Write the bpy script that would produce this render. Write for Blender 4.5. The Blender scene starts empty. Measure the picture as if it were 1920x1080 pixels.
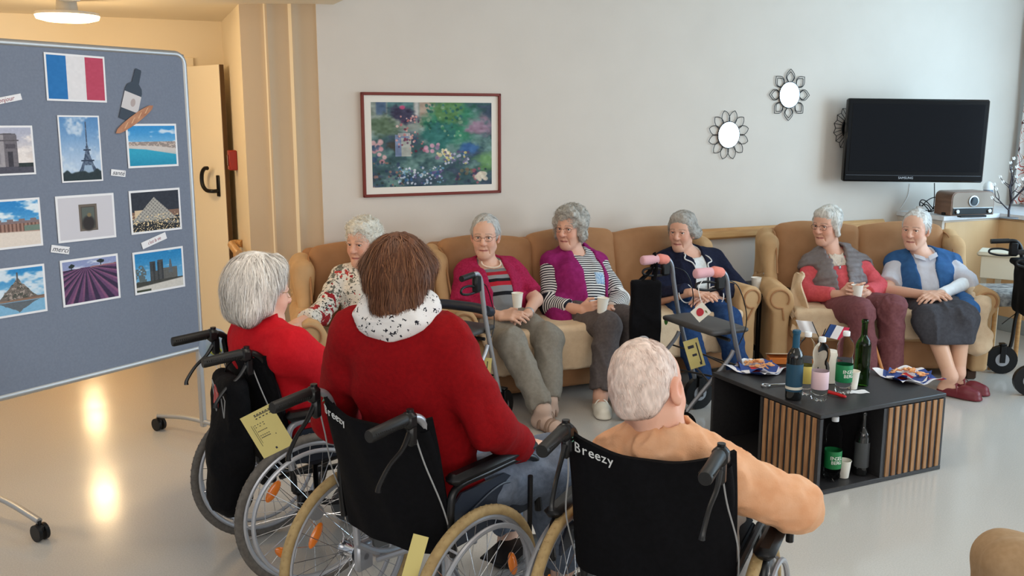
import bpy, bmesh, math, random
import numpy as np
from mathutils import Vector, Matrix, Euler
random.seed(7); RNG = np.random.default_rng(7)
SC = bpy.context.scene; COL = SC.collection
PI = math.pi; R = math.radians
V = Vector

# ------------------------------------------------------------------ camera
CAM_H, FPX = 1.75, 1750.0
PITCH = math.atan(318/1750)
cam_d = bpy.data.cameras.new('camera'); cam = bpy.data.objects.new('camera', cam_d); COL.objects.link(cam)
cam_d.sensor_width = 36; cam_d.lens = FPX/1920*36; cam_d.clip_end = 200; cam_d.clip_start = 0.02
cam.location = (0, 0, CAM_H); cam.rotation_euler = (PI/2-PITCH, 0, 0); SC.camera = cam
def at(px, py, y):
    """the point of the room at depth y that the photograph shows at px, py"""
    a, b = (px-960)/FPX, (540-py)/FPX
    d = V((a, math.cos(PITCH)+b*math.sin(PITCH), -math.sin(PITCH)+b*math.cos(PITCH)))
    t = y/d.y
    return V((d.x*t, y, CAM_H+d.z*t))
def atz(px, py, z):
    a, b = (px-960)/FPX, (540-py)/FPX
    d = V((a, math.cos(PITCH)+b*math.sin(PITCH), -math.sin(PITCH)+b*math.cos(PITCH)))
    t = (z-CAM_H)/d.z
    return V((d.x*t, d.y*t, z))

# ------------------------------------------------------------------ materials
def lin(c):
    return tuple(((v/255)/12.92 if v/255 <= .04045 else ((v/255+.055)/1.055)**2.4) for v in c[:3])
MATS = {}
def mat(name, c=(200,200,200), rough=.6, metal=0, spec=.5, noise=None, nscale=40, bump=0, bscale=200, sheen=0,
        trans=0, ior=1.45, emit=0, vcol=False, coat=0, detail=4, stretch=None, sss=0, alpha=1):
    """c sRGB; noise = second sRGB colour mixed in by a noise; vcol = colour from the attribute Col"""
    if name in MATS: return MATS[name]
    m = bpy.data.materials.new(name); m.use_nodes = True
    nt = m.node_tree; N = nt.nodes; L = nt.links
    b = N['Principled BSDF']
    b.inputs['Base Color'].default_value = (*lin(c), 1)
    b.inputs['Roughness'].default_value = rough; b.inputs['Metallic'].default_value = metal
    b.inputs['Specular IOR Level'].default_value = spec
    b.inputs['Transmission Weight'].default_value = trans; b.inputs['IOR'].default_value = ior
    b.inputs['Coat Weight'].default_value = coat; b.inputs['Alpha'].default_value = alpha
    if sheen: b.inputs['Sheen Weight'].default_value = sheen; b.inputs['Sheen Roughness'].default_value = .4; b.inputs['Sheen Tint'].default_value = (*lin([min(255, v*1.25) for v in c]), 1)
    if sss: b.inputs['Subsurface Weight'].default_value = sss; b.inputs['Subsurface Radius'].default_value = (.012,.005,.003); b.inputs['Subsurface Scale'].default_value = 1
    if emit: b.inputs['Emission Color'].default_value = (*lin(c), 1); b.inputs['Emission Strength'].default_value = emit
    tc = N.new('ShaderNodeTexCoord'); co = tc.outputs['Object']
    if stretch:
        mp = N.new('ShaderNodeMapping'); mp.inputs['Scale'].default_value = stretch; L.new(co, mp.inputs['Vector']); co = mp.outputs['Vector']
    src = None
    if vcol:
        a = N.new('ShaderNodeAttribute'); a.attribute_name = 'Col'; src = a.outputs['Color']; L.new(src, b.inputs['Base Color'])
    if noise:
        t = N.new('ShaderNodeTexNoise'); t.inputs['Scale'].default_value = nscale; t.inputs['Detail'].default_value = detail; L.new(co, t.inputs['Vector'])
        r = N.new('ShaderNodeValToRGB'); r.color_ramp.elements[0].position = .35; r.color_ramp.elements[1].position = .65; L.new(t.outputs['Fac'], r.inputs['Fac'])
        mx = N.new('ShaderNodeMix'); mx.data_type = 'RGBA'; L.new(r.outputs['Color'], mx.inputs['Factor'])
        if src: L.new(src, mx.inputs['A']); mx.inputs['Factor'].default_value = .5
        else: mx.inputs['A'].default_value = (*lin(c), 1)
        mx.inputs['B'].default_value = (*lin(noise), 1)
        L.new(mx.outputs['Result'], b.inputs['Base Color'])
    if bump:
        t = N.new('ShaderNodeTexNoise'); t.inputs['Scale'].default_value = bscale; t.inputs['Detail'].default_value = 3; L.new(co, t.inputs['Vector'])
        bp = N.new('ShaderNodeBump'); bp.inputs['Strength'].default_value = bump; bp.inputs['Distance'].default_value = .004
        L.new(t.outputs['Fac'], bp.inputs['Height']); L.new(bp.outputs['Normal'], b.inputs['Normal'])
    MATS[name] = m
    return m

# ------------------------------------------------------------------ objects
PMX = {}
def tag(o, label=None, cat=None, group=None, kind=None):
    if label: o['label'] = label
    if cat: o['category'] = cat
    if group: o['group'] = group
    if kind: o['kind'] = kind
    return o
def thing(name, label, cat, loc=(0,0,0), rz=0, group=None):
    o = bpy.data.objects.new(name, None); COL.objects.link(o)
    o.location = loc; o.rotation_euler = (0, 0, rz); o.empty_display_size = .05
    PMX[o.name] = Matrix.Translation(V(loc)) @ Matrix.Rotation(rz, 4, 'Z')
    return tag(o, label, cat, group)
def copy_thing(src, loc, rz, label, group=None):
    def rec(o, par):
        c = o.copy(); COL.objects.link(c); c.parent = par
        for ch in [x for x in SC.objects if x.parent == o]: rec(ch, c)
        return c
    c = rec(src, None); c.location = loc; c.rotation_euler = (0, 0, rz); c['label'] = label
    if group: c['group'] = group
    return c
def XF(loc=(0,0,0), rz=0, rx=0, ry=0, s=1):
    return Matrix.Translation(V(loc)) @ Euler((rx, ry, rz)).to_matrix().to_4x4() @ Matrix.Scale(s, 4)
def axm(z, x=None):
    """3x3 with its z along z (and x near x)"""
    z = V(z).normalized(); x = V(x) if x is not None else (V((1,0,0)) if abs(z.x) < .9 else V((0,1,0)))
    y = z.cross(x).normalized(); x = y.cross(z)
    return Matrix((x, y, z)).transposed()
def spl(pts, k=6, closed=False):
    P = [V(p) for p in pts]; n = len(P); out = []
    rng = range(n if closed else n-1)
    for i in rng:
        p0, p1, p2, p3 = (P[(i-1) % n], P[i], P[(i+1) % n], P[(i+2) % n]) if closed else (P[max(i-1,0)], P[i], P[i+1], P[min(i+2,n-1)])
        for j in range(k):
            t = j/k
            out.append(.5*((2*p1)+(p2-p0)*t+(2*p0-5*p1+4*p2-p3)*t*t+(3*p1-p0-3*p2+p3)*t**3))
    if not closed: out.append(P[-1])
    return out
class MB:
    def __init__(s): s.v = []; s.f = []; s.mi = []; s.m = 0; s.M = Matrix(); s.c = []; s.col = None
    def _add(s, vs, fs, M=None):
        T = s.M @ M if M is not None else s.M
        o = len(s.v); s.v += [T @ V(p) for p in vs]
        s.f += [tuple(i+o for i in f) for f in fs]; s.mi += [s.m]*len(fs); s.c += [s.col]*len(vs)
        return s
    def box(s, c, d, b=0, M=None):
        hx, hy, hz = d[0]/2, d[1]/2, d[2]/2; b = min(b, hx*.98, hy*.98, hz*.98)
        T = Matrix.Translation(V(c)); T = T @ M if M is not None else T
        if b <= 0:
            vs = [(x*hx, y*hy, z*hz) for z in (-1,1) for y in (-1,1) for x in (-1,1)]
            return s._add(vs, [(0,2,3,1),(4,5,7,6),(0,1,5,4),(2,6,7,3),(0,4,6,2),(1,3,7,5)], T)
        vs = []; idx = {}
        for x in (-1,1):
            for y in (-1,1):
                for z in (-1,1):
                    for a in range(3):
                        p = [x*hx, y*hy, z*hz]; g = (x, y, z)
                        for q in range(3):
                            if q != a: p[q] -= g[q]*b
                        idx[(x,y,z,a)] = len(vs); vs.append(p)
        fs = []
        def quad(ids, n):
            P = [V(vs[i]) for i in ids]; nn = (P[1]-P[0]).cross(P[2]-P[0])
            fs.append(tuple(ids if nn.dot(V(n)) > 0 else ids[::-1]))
        for a in range(3):
            u, w = [q for q in range(3) if q != a]
            for sg in (-1,1):
                ids = []
                for su, sw in ((-1,-1),(1,-1),(1,1),(-1,1)):
                    g = [0,0,0]; g[a]=sg; g[u]=su; g[w]=sw; ids.append(idx[(*g, a)])
                n = [0,0,0]; n[a]=sg; quad(ids, n)
            for su in (-1,1):
                for sw in (-1,1):
                    ids = []
                    for sa, q in ((-1,u),(1,u),(1,w),(-1,w)):
                        g = [0,0,0]; g[a]=sa; g[u]=su; g[w]=sw; ids.append(idx[(*g, q)])
                    n = [0,0,0]; n[u]=su; n[w]=sw; quad(ids, n)
        for x in (-1,1):
            for y in (-1,1):
                for z in (-1,1):
                    quad([idx[(x,y,z,a)] for a in range(3)], (x,y,z))
        return s._add(vs, fs, T)
    def bar(s, a, b, w, h, bev=0, up=(0,0,1)):
        a, b = V(a), V(b); d = b-a; z = d.normalized(); up = V(up)
        x = up.cross(z)
        if x.length < 1e-4: x = V((1,0,0)).cross(z)
        x.normalize(); y = z.cross(x)
        M = Matrix((x, y, z)).transposed().to_4x4()
        return s.box((a+b)/2, (w, h, d.length), bev, M)
    def tube(s, pts, r, n=10, closed=False, cap=True, flat=None):
        P = [V(p) for p in pts]; k = len(P)
        rs = list(r) if hasattr(r, '__len__') else [r]*k
        if len(rs) != k: rs = [float(np.interp(i/(k-1)*(len(rs)-1), range(len(rs)), rs)) for i in range(k)]
        T = [((P[(i+1) % k]-P[(i-1) % k]) if closed else (P[min(i+1,k-1)]-P[max(i-1,0)])).normalized() for i in range(k)]
        x = V((0,0,1)).cross(T[0])
        if x.length < .05: x = V((1,0,0)).cross(T[0])
        x.normalize(); vs = []; fs = []
        for i in range(k):
            x = (x-T[i]*x.dot(T[i])).normalized(); y = T[i].cross(x)
            for j in range(n):
                a = 2*PI*j/n; fx = flat if flat else 1
                vs.append(P[i]+(x*math.cos(a)+y*math.sin(a)*fx)*rs[i])
        for i in range(k if closed else k-1):
            for j in range(n):
                a, b = i*n, ((i+1) % k)*n
                fs.append((a+j, a+(j+1) % n, b+(j+1) % n, b+j))
        if cap and not closed: fs += [tuple(range(n))[::-1], tuple((k-1)*n+j for j in range(n))]
        return s._add(vs, fs)
    def lathe(s, prof, n=20, M=None, cap=True):
        vs = []; fs = []; k = len(prof)
        for r, z in prof:
            for j in range(n):
                a = 2*PI*j/n; vs.append((r*math.cos(a), r*math.sin(a), z))
        for i in range(k-1):
            for j in range(n): fs.append((i*n+j, i*n+(j+1) % n, (i+1)*n+(j+1) % n, (i+1)*n+j))
        if cap: fs += [tuple(range(n))[::-1], tuple((k-1)*n+j for j in range(n))]
        return s._add(vs, fs, M)
    def cyl(s, a, b, r, n=16, r2=None):
        return s.tube([a, b], [r, r if r2 is None else r2], n)
    def ell(s, c, r, n=14, m=9, M=None):
        vs = []; fs = []
        for i in range(m+1):
            t = PI*i/m
            for j in range(n):
                a = 2*PI*j/n; vs.append((r[0]*math.sin(t)*math.cos(a), r[1]*math.sin(t)*math.sin(a), -r[2]*math.cos(t)))
        for i in range(m):
            for j in range(n): fs.append((i*n+j, i*n+(j+1) % n, (i+1)*n+(j+1) % n, (i+1)*n+j))
        T = Matrix.Translation(V(c)); T = T @ M if M is not None else T
        return s._add(vs, fs, T)
    def prism(s, poly, z0, z1, M=None):
        n = len(poly); area = sum(poly[i][0]*poly[(i+1) % n][1]-poly[(i+1) % n][0]*poly[i][1] for i in range(n))
        if area < 0: poly = poly[::-1]
        vs = [(x, y, z0) for x, y in poly]+[(x, y, z1) for x, y in poly]
        fs = [tuple(range(n))[::-1], tuple(range(n, 2*n))]+[(i, (i+1) % n, n+(i+1) % n, n+i) for i in range(n)]
        return s._add(vs, fs, M)
    def sheet(s, f, nu, nv, th=0, M=None):
        """a cloth or paper: f(u,v) -> point; th gives it thickness"""
        P = [[V(f(i/nu, j/nv)) for j in range(nv+1)] for i in range(nu+1)]
        vs = [p for row in P for p in row]; w = nv+1
        fs = [(i*w+j, (i+1)*w+j, (i+1)*w+j+1, i*w+j+1) for i in range(nu) for j in range(nv)]
        if th:
            o = len(vs); nv_ = []
            for i in range(nu+1):
                for j in range(w):
                    du = P[min(i+1,nu)][j]-P[max(i-1,0)][j]; dv = P[i][min(j+1,nv)]-P[i][max(j-1,0)]
                    nv_.append(P[i][j]-du.cross(dv).normalized()*th)
            vs += nv_; fs += [tuple(o+q for q in f_[::-1]) for f_ in fs]
            rim = [(i, 0) for i in range(nu+1)]+[(nu, j) for j in range(1, w)]+[(i, nv) for i in range(nu-1, -1, -1)]+[(0, j) for j in range(nv-1, 0, -1)]
            ids = [i*w+j for i, j in rim]
            fs += [(ids[q], o+ids[q], o+ids[(q+1) % len(ids)], ids[(q+1) % len(ids)]) for q in range(len(ids))]
        return s._add(vs, fs, M)
    def text(s, t, size, M, depth=.0006, shear=0, align='CENTER'):
        cu = bpy.data.curves.new('t', 'FONT'); cu.body = t; cu.size = size; cu.shear = shear; cu.align_x = align; cu.align_y = 'CENTER'; cu.extrude = depth/2; cu.resolution_u = 2
        o = bpy.data.objects.new('t', cu); me = o.to_mesh()
        s._add([v.co.copy() for v in me.vertices], [tuple(p.vertices) for p in me.polygons], M)
        o.to_mesh_clear(); bpy.data.objects.remove(o); bpy.data.curves.remove(cu); return s
    def build(s, name, m, parent=None, smooth=40, world=False, loc=None, rz=0, sub=0):
        vs = s.v
        if world and parent is not None:
            p = parent
            while p.parent is not None: p = p.parent
            I = PMX[p.name].inverted(); vs = [I @ p_ for p_ in vs]
        me = bpy.data.meshes.new(name); me.from_pydata([tuple(p) for p in vs], [], s.f); me.update()
        o = bpy.data.objects.new(name, me); COL.objects.link(o)
        for mm in (m if isinstance(m, (list, tuple)) else [m]): me.materials.append(mm)
        if any(s.mi): me.polygons.foreach_set('material_index', s.mi)
        if any(c is not None for c in s.c):
            a = me.color_attributes.new('Col', 'FLOAT_COLOR', 'POINT')
            a.data.foreach_set('color', np.array([(*(lin(c) if c else (0,0,0)), 1) for c in s.c], 'f').ravel())
        if smooth:
            me.polygons.foreach_set('use_smooth', [True]*len(me.polygons)); me.set_sharp_from_angle(angle=R(smooth))
        if loc is not None:
            o.location = loc; o.rotation_euler = (0,0,rz)
            if world: me.transform((Matrix.Translation(V(loc)) @ Matrix.Rotation(rz,4,'Z')).inverted())
            PMX[o.name] = Matrix.Translation(V(loc)) @ Matrix.Rotation(rz, 4, 'Z')
        if parent is not None: o.parent = parent
        elif o.name not in PMX: PMX[o.name] = Matrix()
        if sub:
            md = o.modifiers.new('sub', 'SUBSURF'); md.levels = md.render_levels = sub
        return o
def cat_build(mb, name, m, label, cat, group=None, loc=(0,0,0), rz=0, world=False, smooth=40):
    return tag(mb.build(name, m, None, smooth, world, loc, rz), label, cat, group)
def struct(mb, name, m, smooth=0, parent=None):
    o = mb.build(name, m, parent, smooth)
    if parent is None: o['kind'] = 'structure'
    return o

# ------------------------------------------------------------------ soft shapes: distance fields meshed by surface nets
def np3(p): return np.array((p[0], p[1], p[2]), 'f')
class Prim:
    pass
def rc(a, b, ra, rb=None, k=None, clip=None, tagv=0, op='u', flat=None):
    p = Prim(); p.t = 'rc'; p.a, p.b, p.ra, p.rb = np3(a), np3(b), ra, ra if rb is None else rb; p.k = k; p.clip = clip; p.tag = tagv; p.op = op; p.flat = flat
    return p
def el(c, r, M=None, k=None, clip=None, tagv=0, op='u'):
    p = Prim(); p.t = 'el'; p.c, p.r = np3(c), np.array(r, 'f'); p.M = np.array(M.to_3x3(), 'f') if M is not None else np.eye(3, dtype='f'); p.k = k; p.clip = clip; p.tag = tagv; p.op = op
    return p
def bx(c, h, r=.02, M=None, k=None, clip=None, tagv=0, op='u'):
    p = Prim(); p.t = 'bx'; p.c, p.h, p.rr = np3(c), np.array(h, 'f'), r; p.M = np.array(M.to_3x3(), 'f') if M is not None else np.eye(3, dtype='f'); p.k = k; p.clip = clip; p.tag = tagv; p.op = op
    return p
def pbox(p):
    if p.t == 'rc':
        lo = np.minimum(p.a-p.ra, p.b-p.rb); hi = np.maximum(p.a+p.ra, p.b+p.rb); return lo, hi
    e = p.r if p.t == 'el' else p.h
    w = np.abs(p.M) @ e
    return p.c-w, p.c+w
def pdist(p, X, Y, Z, grow=0.0):
    if p.t == 'rc':
        ba = p.b-p.a; l2 = float(ba @ ba)+1e-9
        x, y, z = X-p.a[0], Y-p.a[1], Z-p.a[2]
        t = np.clip((x*ba[0]+y*ba[1]+z*ba[2])/l2, 0, 1)
        dx, dy, dz = x-t*ba[0], y-t*ba[1], z-t*ba[2]
        if p.flat is not None:      # squashed along one direction
            n, q = p.flat; s_ = dx*n[0]+dy*n[1]+dz*n[2]; e = s_*(1/q-1); dx, dy, dz = dx+n[0]*e, dy+n[1]*e, dz+n[2]*e
        d = np.sqrt(dx*dx+dy*dy+dz*dz)-(p.ra+(p.rb-p.ra)*t)-grow
    else:
        x, y, z = X-p.c[0], Y-p.c[1], Z-p.c[2]; M = p.M
        u, v, w = x*M[0,0]+y*M[1,0]+z*M[2,0], x*M[0,1]+y*M[1,1]+z*M[2,1], x*M[0,2]+y*M[1,2]+z*M[2,2]
        if p.t == 'el':
            r = p.r+grow
            k0 = np.sqrt((u/r[0])**2+(v/r[1])**2+(w/r[2])**2); k1 = np.sqrt((u/r[0]**2)**2+(v/r[1]**2)**2+(w/r[2]**2)**2)+1e-9
            d = k0*(k0-1)/k1
        else:
            h = p.h-p.rr
            qx, qy, qz = np.abs(u)-h[0], np.abs(v)-h[1], np.abs(w)-h[2]
            d = np.sqrt(np.maximum(qx,0)**2+np.maximum(qy,0)**2+np.maximum(qz,0)**2)+np.minimum(np.maximum(np.maximum(qx,qy),qz),0)-p.rr-grow
    if p.clip:
        for q, n in p.clip:
            d = np.maximum(d, (X-q[0])*n[0]+(Y-q[1])*n[1]+(Z-q[2])*n[2])
    return d
_lat = RNG.random((32,32,32)).astype('f')
def vnoise(x, y, z):
    xi, yi, zi = np.floor(x).astype(int), np.floor(y).astype(int), np.floor(z).astype(int)
    fx, fy, fz = x-xi, y-yi, z-zi
    fx, fy, fz = fx*fx*(3-2*fx), fy*fy*(3-2*fy), fz*fz*(3-2*fz)
    g = lambda a, b, c: _lat[(xi+a) & 31, (yi+b) & 31, (zi+c) & 31]
    l = lambda a, b, t: a+(b-a)*t
    return l(l(l(g(0,0,0),g(1,0,0),fx), l(g(0,1,0),g(1,1,0),fx), fy), l(l(g(0,0,1),g(1,0,1),fx), l(g(0,1,1),g(1,1,1),fx), fy), fz)-.5
def fieldat(prims, X, Y, Z, k=.03, grow=0, k_default=None):
    F = np.full(np.broadcast(X, Y, Z).shape, 1e3, 'f')
    for p in prims:
        d = pdist(p, X, Y, Z, grow if p.op == 'u' else 0); kk = p.k if p.k is not None else k
        if p.op == 'u':
            h = np.maximum(kk-np.abs(F-d), 0)/kk; F = np.minimum(F, d)-h*h*kk*.25
        elif p.op == 's':
            h = np.maximum(kk-np.abs(F+d), 0)/kk; F = np.maximum(F, -d)+h*h*kk*.25
        else:
            F = np.maximum(F, d)
    return F
def snet(prims, vox, k=.03, grow=0, noise=None, box=None, cut=None, post=None):
    """mesh of the field < 0. noise = (amp, freq) or list; box = (lo, hi) limits; cut = [(point, normal)] keeps the side against the normal"""
    if box is None:
        los, his = zip(*[pbox(p) for p in prims if p.op == 'u'])
        lo, hi = np.min(los, 0)-grow-3*vox, np.max(his, 0)+grow+3*vox
    else: lo, hi = np3(box[0]), np3(box[1])
    n = np.maximum(np.ceil((hi-lo)/vox).astype(int)+1, 4)
    ax = [(lo[i]+vox*np.arange(n[i])).astype('f') for i in range(3)]
    F = np.full(n, .08, 'f')
    for p in prims:
        kk = p.k if p.k is not None else k
        a, b = pbox(p); pad = grow+kk+2*vox+.01
        if p.op == 'i': i0, i1 = [0,0,0], n
        else: i0 = np.clip(np.floor((a-pad-lo)/vox).astype(int), 0, n); i1 = np.clip(np.ceil((b+pad-lo)/vox).astype(int)+1, 0, n)
        if np.any(i1 <= i0): continue
        sl = tuple(slice(i0[i], i1[i]) for i in range(3))
        X, Y, Z = ax[0][sl[0]][:,None,None], ax[1][sl[1]][None,:,None], ax[2][sl[2]][None,None,:]
        d = pdist(p, X, Y, Z, grow if p.op == 'u' else 0); f = F[sl]
        if p.op == 'u':
            h = np.maximum(kk-np.abs(f-d), 0)/kk; F[sl] = np.minimum(f, d)-h*h*kk*.25
        elif p.op == 's':
            h = np.maximum(kk-np.abs(f+d), 0)/kk; F[sl] = np.maximum(f, -d)+h*h*kk*.25
        else: F[sl] = np.maximum(f, d)
    X, Y, Z = ax[0][:,None,None], ax[1][None,:,None], ax[2][None,None,:]
    if noise:
        for nz_ in (noise if isinstance(noise, list) else [noise]):
            a, fr = nz_[:2]
            fr = (fr, fr, fr) if not hasattr(fr, '__len__') else fr
            m = np.abs(F) < a+2*vox
            ii = np.nonzero(m)
            x_, y_, z_ = ax[0][ii[0]]*fr[0]+7, ax[1][ii[1]]*fr[1]+3, ax[2][ii[2]]*fr[2]+11
            if len(nz_) > 2:        # folds: ridges along bent lines
                wq = vnoise(x_*.5+40, y_*.5, z_*.5)*2.2; v_ = np.abs(vnoise(x_+wq, y_-wq, z_+wq*.6)*2)
                F[m] += a*(np.minimum(v_*2.6, 1.2)-.7)
            else: F[m] += a*2*vnoise(x_, y_, z_)
    if post is not None: F = post(F, X, Y, Z)
    if cut:
        for q, nn in cut: F = np.maximum(F, (X-q[0])*nn[0]+(Y-q[1])*nn[1]+(Z-q[2])*nn[2])
    for a in range(3):
        sl = [slice(None)]*3; sl[a] = 0; F[tuple(sl)] = np.maximum(F[tuple(sl)], vox*.3); sl[a] = -1; F[tuple(sl)] = np.maximum(F[tuple(sl)], vox*.3)
    return _nets(F, lo, vox)
def _nets(F, lo, vox):
    I = F < 0
    n = np.array(F.shape)
    acc = np.zeros((*(n-1), 3), 'f'); cnt = np.zeros(n-1, 'f')
    c = [[slice(0, -1), slice(1, None)] for _ in range(3)]
    for a in range(3):
        o = [q for q in range(3) if q != a]
        for i in (0, 1):
            for j in (0, 1):
                s0 = [None]*3; s0[a] = c[a][0]; s0[o[0]] = c[o[0]][i]; s0[o[1]] = c[o[1]][j]
                s1 = list(s0); s1[a] = c[a][1]
                f0, f1 = F[tuple(s0)], F[tuple(s1)]
                x = (f0 < 0) != (f1 < 0)
                t = np.where(x, f0/np.where(x, f0-f1, 1), 0)
                cnt += x; acc[..., a] += t
                if i: acc[..., o[0]] += x
                if j: acc[..., o[1]] += x
    act = cnt > 0
    ids = np.full(n-1, -1, 'i4'); idx = np.argwhere(act); ids[act] = np.arange(len(idx))
    P = (idx+acc[act]/cnt[act][:,None])*vox+lo
    Q = []
    for a in range(3):
        o = [(a+1) % 3, (a+2) % 3]
        s0 = [slice(None)]*3; s0[a] = slice(0, -1); s1 = [slice(None)]*3; s1[a] = slice(1, None)
        i0, i1 = I[tuple(s0)], I[tuple(s1)]
        for flip, m in ((0, i0 & ~i1), (1, ~i0 & i1)):
            e = np.argwhere(m)
            e = e[(e[:,o[0]] > 0) & (e[:,o[1]] > 0) & (e[:,o[0]] < n[o[0]]-1) & (e[:,o[1]] < n[o[1]]-1)]
            if not len(e): continue
            q = []
            for d0, d1 in ((-1,-1),(0,-1),(0,0),(-1,0)):
                ee = e.copy(); ee[:,o[0]] += d0; ee[:,o[1]] += d1; q.append(ids[ee[:,0],ee[:,1],ee[:,2]])
            q = np.stack(q, 1); Q.append(q[:, ::-1] if flip else q)
    Q = np.concatenate(Q) if Q else np.zeros((0,4), int)
    return P, Q
def relax(P, Q, it=1, w=.5):
    for _ in range(it):
        s_ = np.zeros_like(P); c_ = np.zeros(len(P))
        for i in range(4):
            for j in (1, 3):
                np.add.at(s_, Q[:,i], P[Q[:,(i+j) % 4]]); np.add.at(c_, Q[:,i], 1)
        P = P*(1-w)+w*s_/np.maximum(c_,1)[:,None]
    return P
def join(*pq):
    Ps = []; Qs = []; o = 0
    for P, Q in pq: Ps.append(P); Qs.append(Q+o); o += len(P)
    return np.concatenate(Ps), np.concatenate(Qs)
def nmesh(name, P, Q, m, parent=None, col=None, mi=None, attrs=None, smooth=True, world=True, loc=None):
    if parent is not None and world:
        p = parent
        while p.parent is not None: p = p.parent
        I = np.array(PMX[p.name].inverted()); P = P @ I[:3,:3].T+I[:3,3]
    if loc is not None: P = P-np3(loc)
    me = bpy.data.meshes.new(name)
    P = np.asarray(P, 'f'); Q = np.asarray(Q, 'i4'); k = Q.shape[1]
    me.vertices.add(len(P)); me.vertices.foreach_set('co', P.ravel())
    me.loops.add(Q.size); me.loops.foreach_set('vertex_index', Q.ravel())
    me.polygons.add(len(Q)); me.polygons.foreach_set('loop_start', np.arange(0, Q.size, k, dtype='i4'))
    me.update(calc_edges=True); me.validate()
    me.polygons.foreach_set('use_smooth', [smooth]*len(me.polygons))
    for mm in (m if isinstance(m, (list, tuple)) else [m]): me.materials.append(mm)
    if mi is not None: me.polygons.foreach_set('material_index', np.asarray(mi, 'i4'))
    if col is not None:
        a = me.color_attributes.new('Col', 'FLOAT_COLOR', 'POINT')
        c = np.ones((len(P), 4), 'f'); c[:,:3] = col; a.data.foreach_set('color', c.ravel())
    if attrs:
        for kx, vv in attrs.items():
            a = me.attributes.new(kx, 'FLOAT', 'POINT'); a.data.foreach_set('value', np.asarray(vv, 'f'))
    o = bpy.data.objects.new(name, me); COL.objects.link(o)
    if loc is not None: o.location = loc; PMX[o.name] = Matrix.Translation(V(loc))
    if parent is not None: o.parent = parent
    elif o.name not in PMX: PMX[o.name] = Matrix()
    return o
def lnp(c): return np.array(lin(c), 'f')
def soft(name, prims, vox, m, parent=None, k=.03, grow=0, noise=None, cut=None, rel=0, post=None, **kw):
    P, Q = snet(prims, vox, k, grow, noise, cut=cut, post=post)
    if rel: P = relax(P, Q, rel)
    return nmesh(name, P, Q, m, parent, **kw)
# ------------------------------------------------------------------ the room
EX = V((.9135, .4067, 0)); MN = V((.4067, -.9135, 0)); WA = math.atan2(.4067, .9135)
W0 = V((1.936, 7.33, 0))
def wp(s, n=0, z=0): return W0+EX*s+MN*n+V((0,0,z))
MW = Matrix((EX, -MN, V((0,0,1)))).transposed().to_4x4()      # wall frame: x along, y into the wall, z up
K0 = V((-1.1775, 5.944, 0)); K3 = V((-1.673, 5.93, 0)); D0 = V((-2.106, 7.0, 0))
m_wall = mat('wall paint', (215,204,192), .75, noise=(212,201,189), nscale=3, bump=.05, bscale=90)
m_warm = mat('corridor paint', (236,220,190), .7, bump=.04, bscale=90)
m_jamb = mat('shaded jamb paint', (196,174,146), .75)  # darker than the wall paint: the jamb's weaker light is in the colour
m_ceil = mat('ceiling paint', (235,232,226), .8)
m_skirt = mat('skirting vinyl', (150,160,164), .5)
m_beech = mat('beech wood', (206,160,104), .4, noise=(190,140,88), nscale=6, stretch=(1,1,9))
m_panel = mat('beech panel', (228,192,148), .45, noise=(220,182,136), nscale=5, stretch=(1,1,.25))
m_white = mat('white lacquer', (238,238,236), .35)
m_black = mat('black plastic', (14,14,16), .4, spec=.4)
m_dk = mat('dark steel', (40,38,38), .4, metal=.6)
m_chrome = mat('chrome', (205,206,210), .22, metal=1)
m_alu = mat('aluminium', (186,186,186), .48, metal=.8)

def floor_mat():
    m = mat('linoleum', (199,195,189), .2, noise=(188,184,178), nscale=160, detail=6)
    nt = m.node_tree; N = nt.nodes; L = nt.links; b = N['Principled BSDF']
    b.inputs['Roughness'].default_value = .2; b.inputs['Specular IOR Level'].default_value = .6
    tc = N.new('ShaderNodeTexCoord'); t = N.new('ShaderNodeTexNoise'); t.inputs['Scale'].default_value = 5; t.inputs['Detail'].default_value = 5
    L.new(tc.outputs['Object'], t.inputs['Vector'])
    mr = N.new('ShaderNodeMapRange'); mr.inputs['To Min'].default_value = .10; mr.inputs['To Max'].default_value = .20; L.new(t.outputs['Fac'], mr.inputs['Value']); L.new(mr.outputs['Result'], b.inputs['Roughness'])
    bp = N.new('ShaderNodeBump'); bp.inputs['Strength'].default_value = .05; bp.inputs['Distance'].default_value = .01
    L.new(t.outputs['Fac'], bp.inputs['Height']); L.new(bp.outputs['Normal'], b.inputs['Normal'])
    return m
q = MB(); q.box((0,6,-.05), (22,20,.1)); struct(q, 'floor', floor_mat())
q = MB(); q.M = XF(wp(0)) @ MW
q.box((-.1425,.1,1.475), (6.585,.2,2.95)); struct(q, 'wall_back', m_wall)
q = MB(); q.M = XF(wp(0)) @ MW
q.box((-.27,-.006,.047), (6.25,.012,.094), .004); struct(q, 'baseboard_back', m_skirt)
# jamb between the back wall and the corridor: flat face with two rounded beads
q = MB(); n_ = 40; dv = K3-K0; nrm = V((0,-1,0)); poly = []
for i in range(n_+1):
    t = i/n_; p = K0+dv*t; b_ = 0
    for c_ in (.34, .66): b_ += .022*math.exp(-((t-c_)/.045)**2)
    poly.append((p.x, p.y-b_))
poly += [(D0.x+.0, D0.y), (D0.x+.35, D0.y+.15), (-1.05,6.2)]
q.prism(poly, 0, 2.95); o = struct(q, 'wall_left', [m_jamb], smooth=35)
# the corridor face of the same wall is its lit side and gets the lighter corridor paint
o.data.materials.append(m_warm)
for p_ in o.data.polygons:
    if p_.normal.x < -.5: p_.material_index = 1
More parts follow.
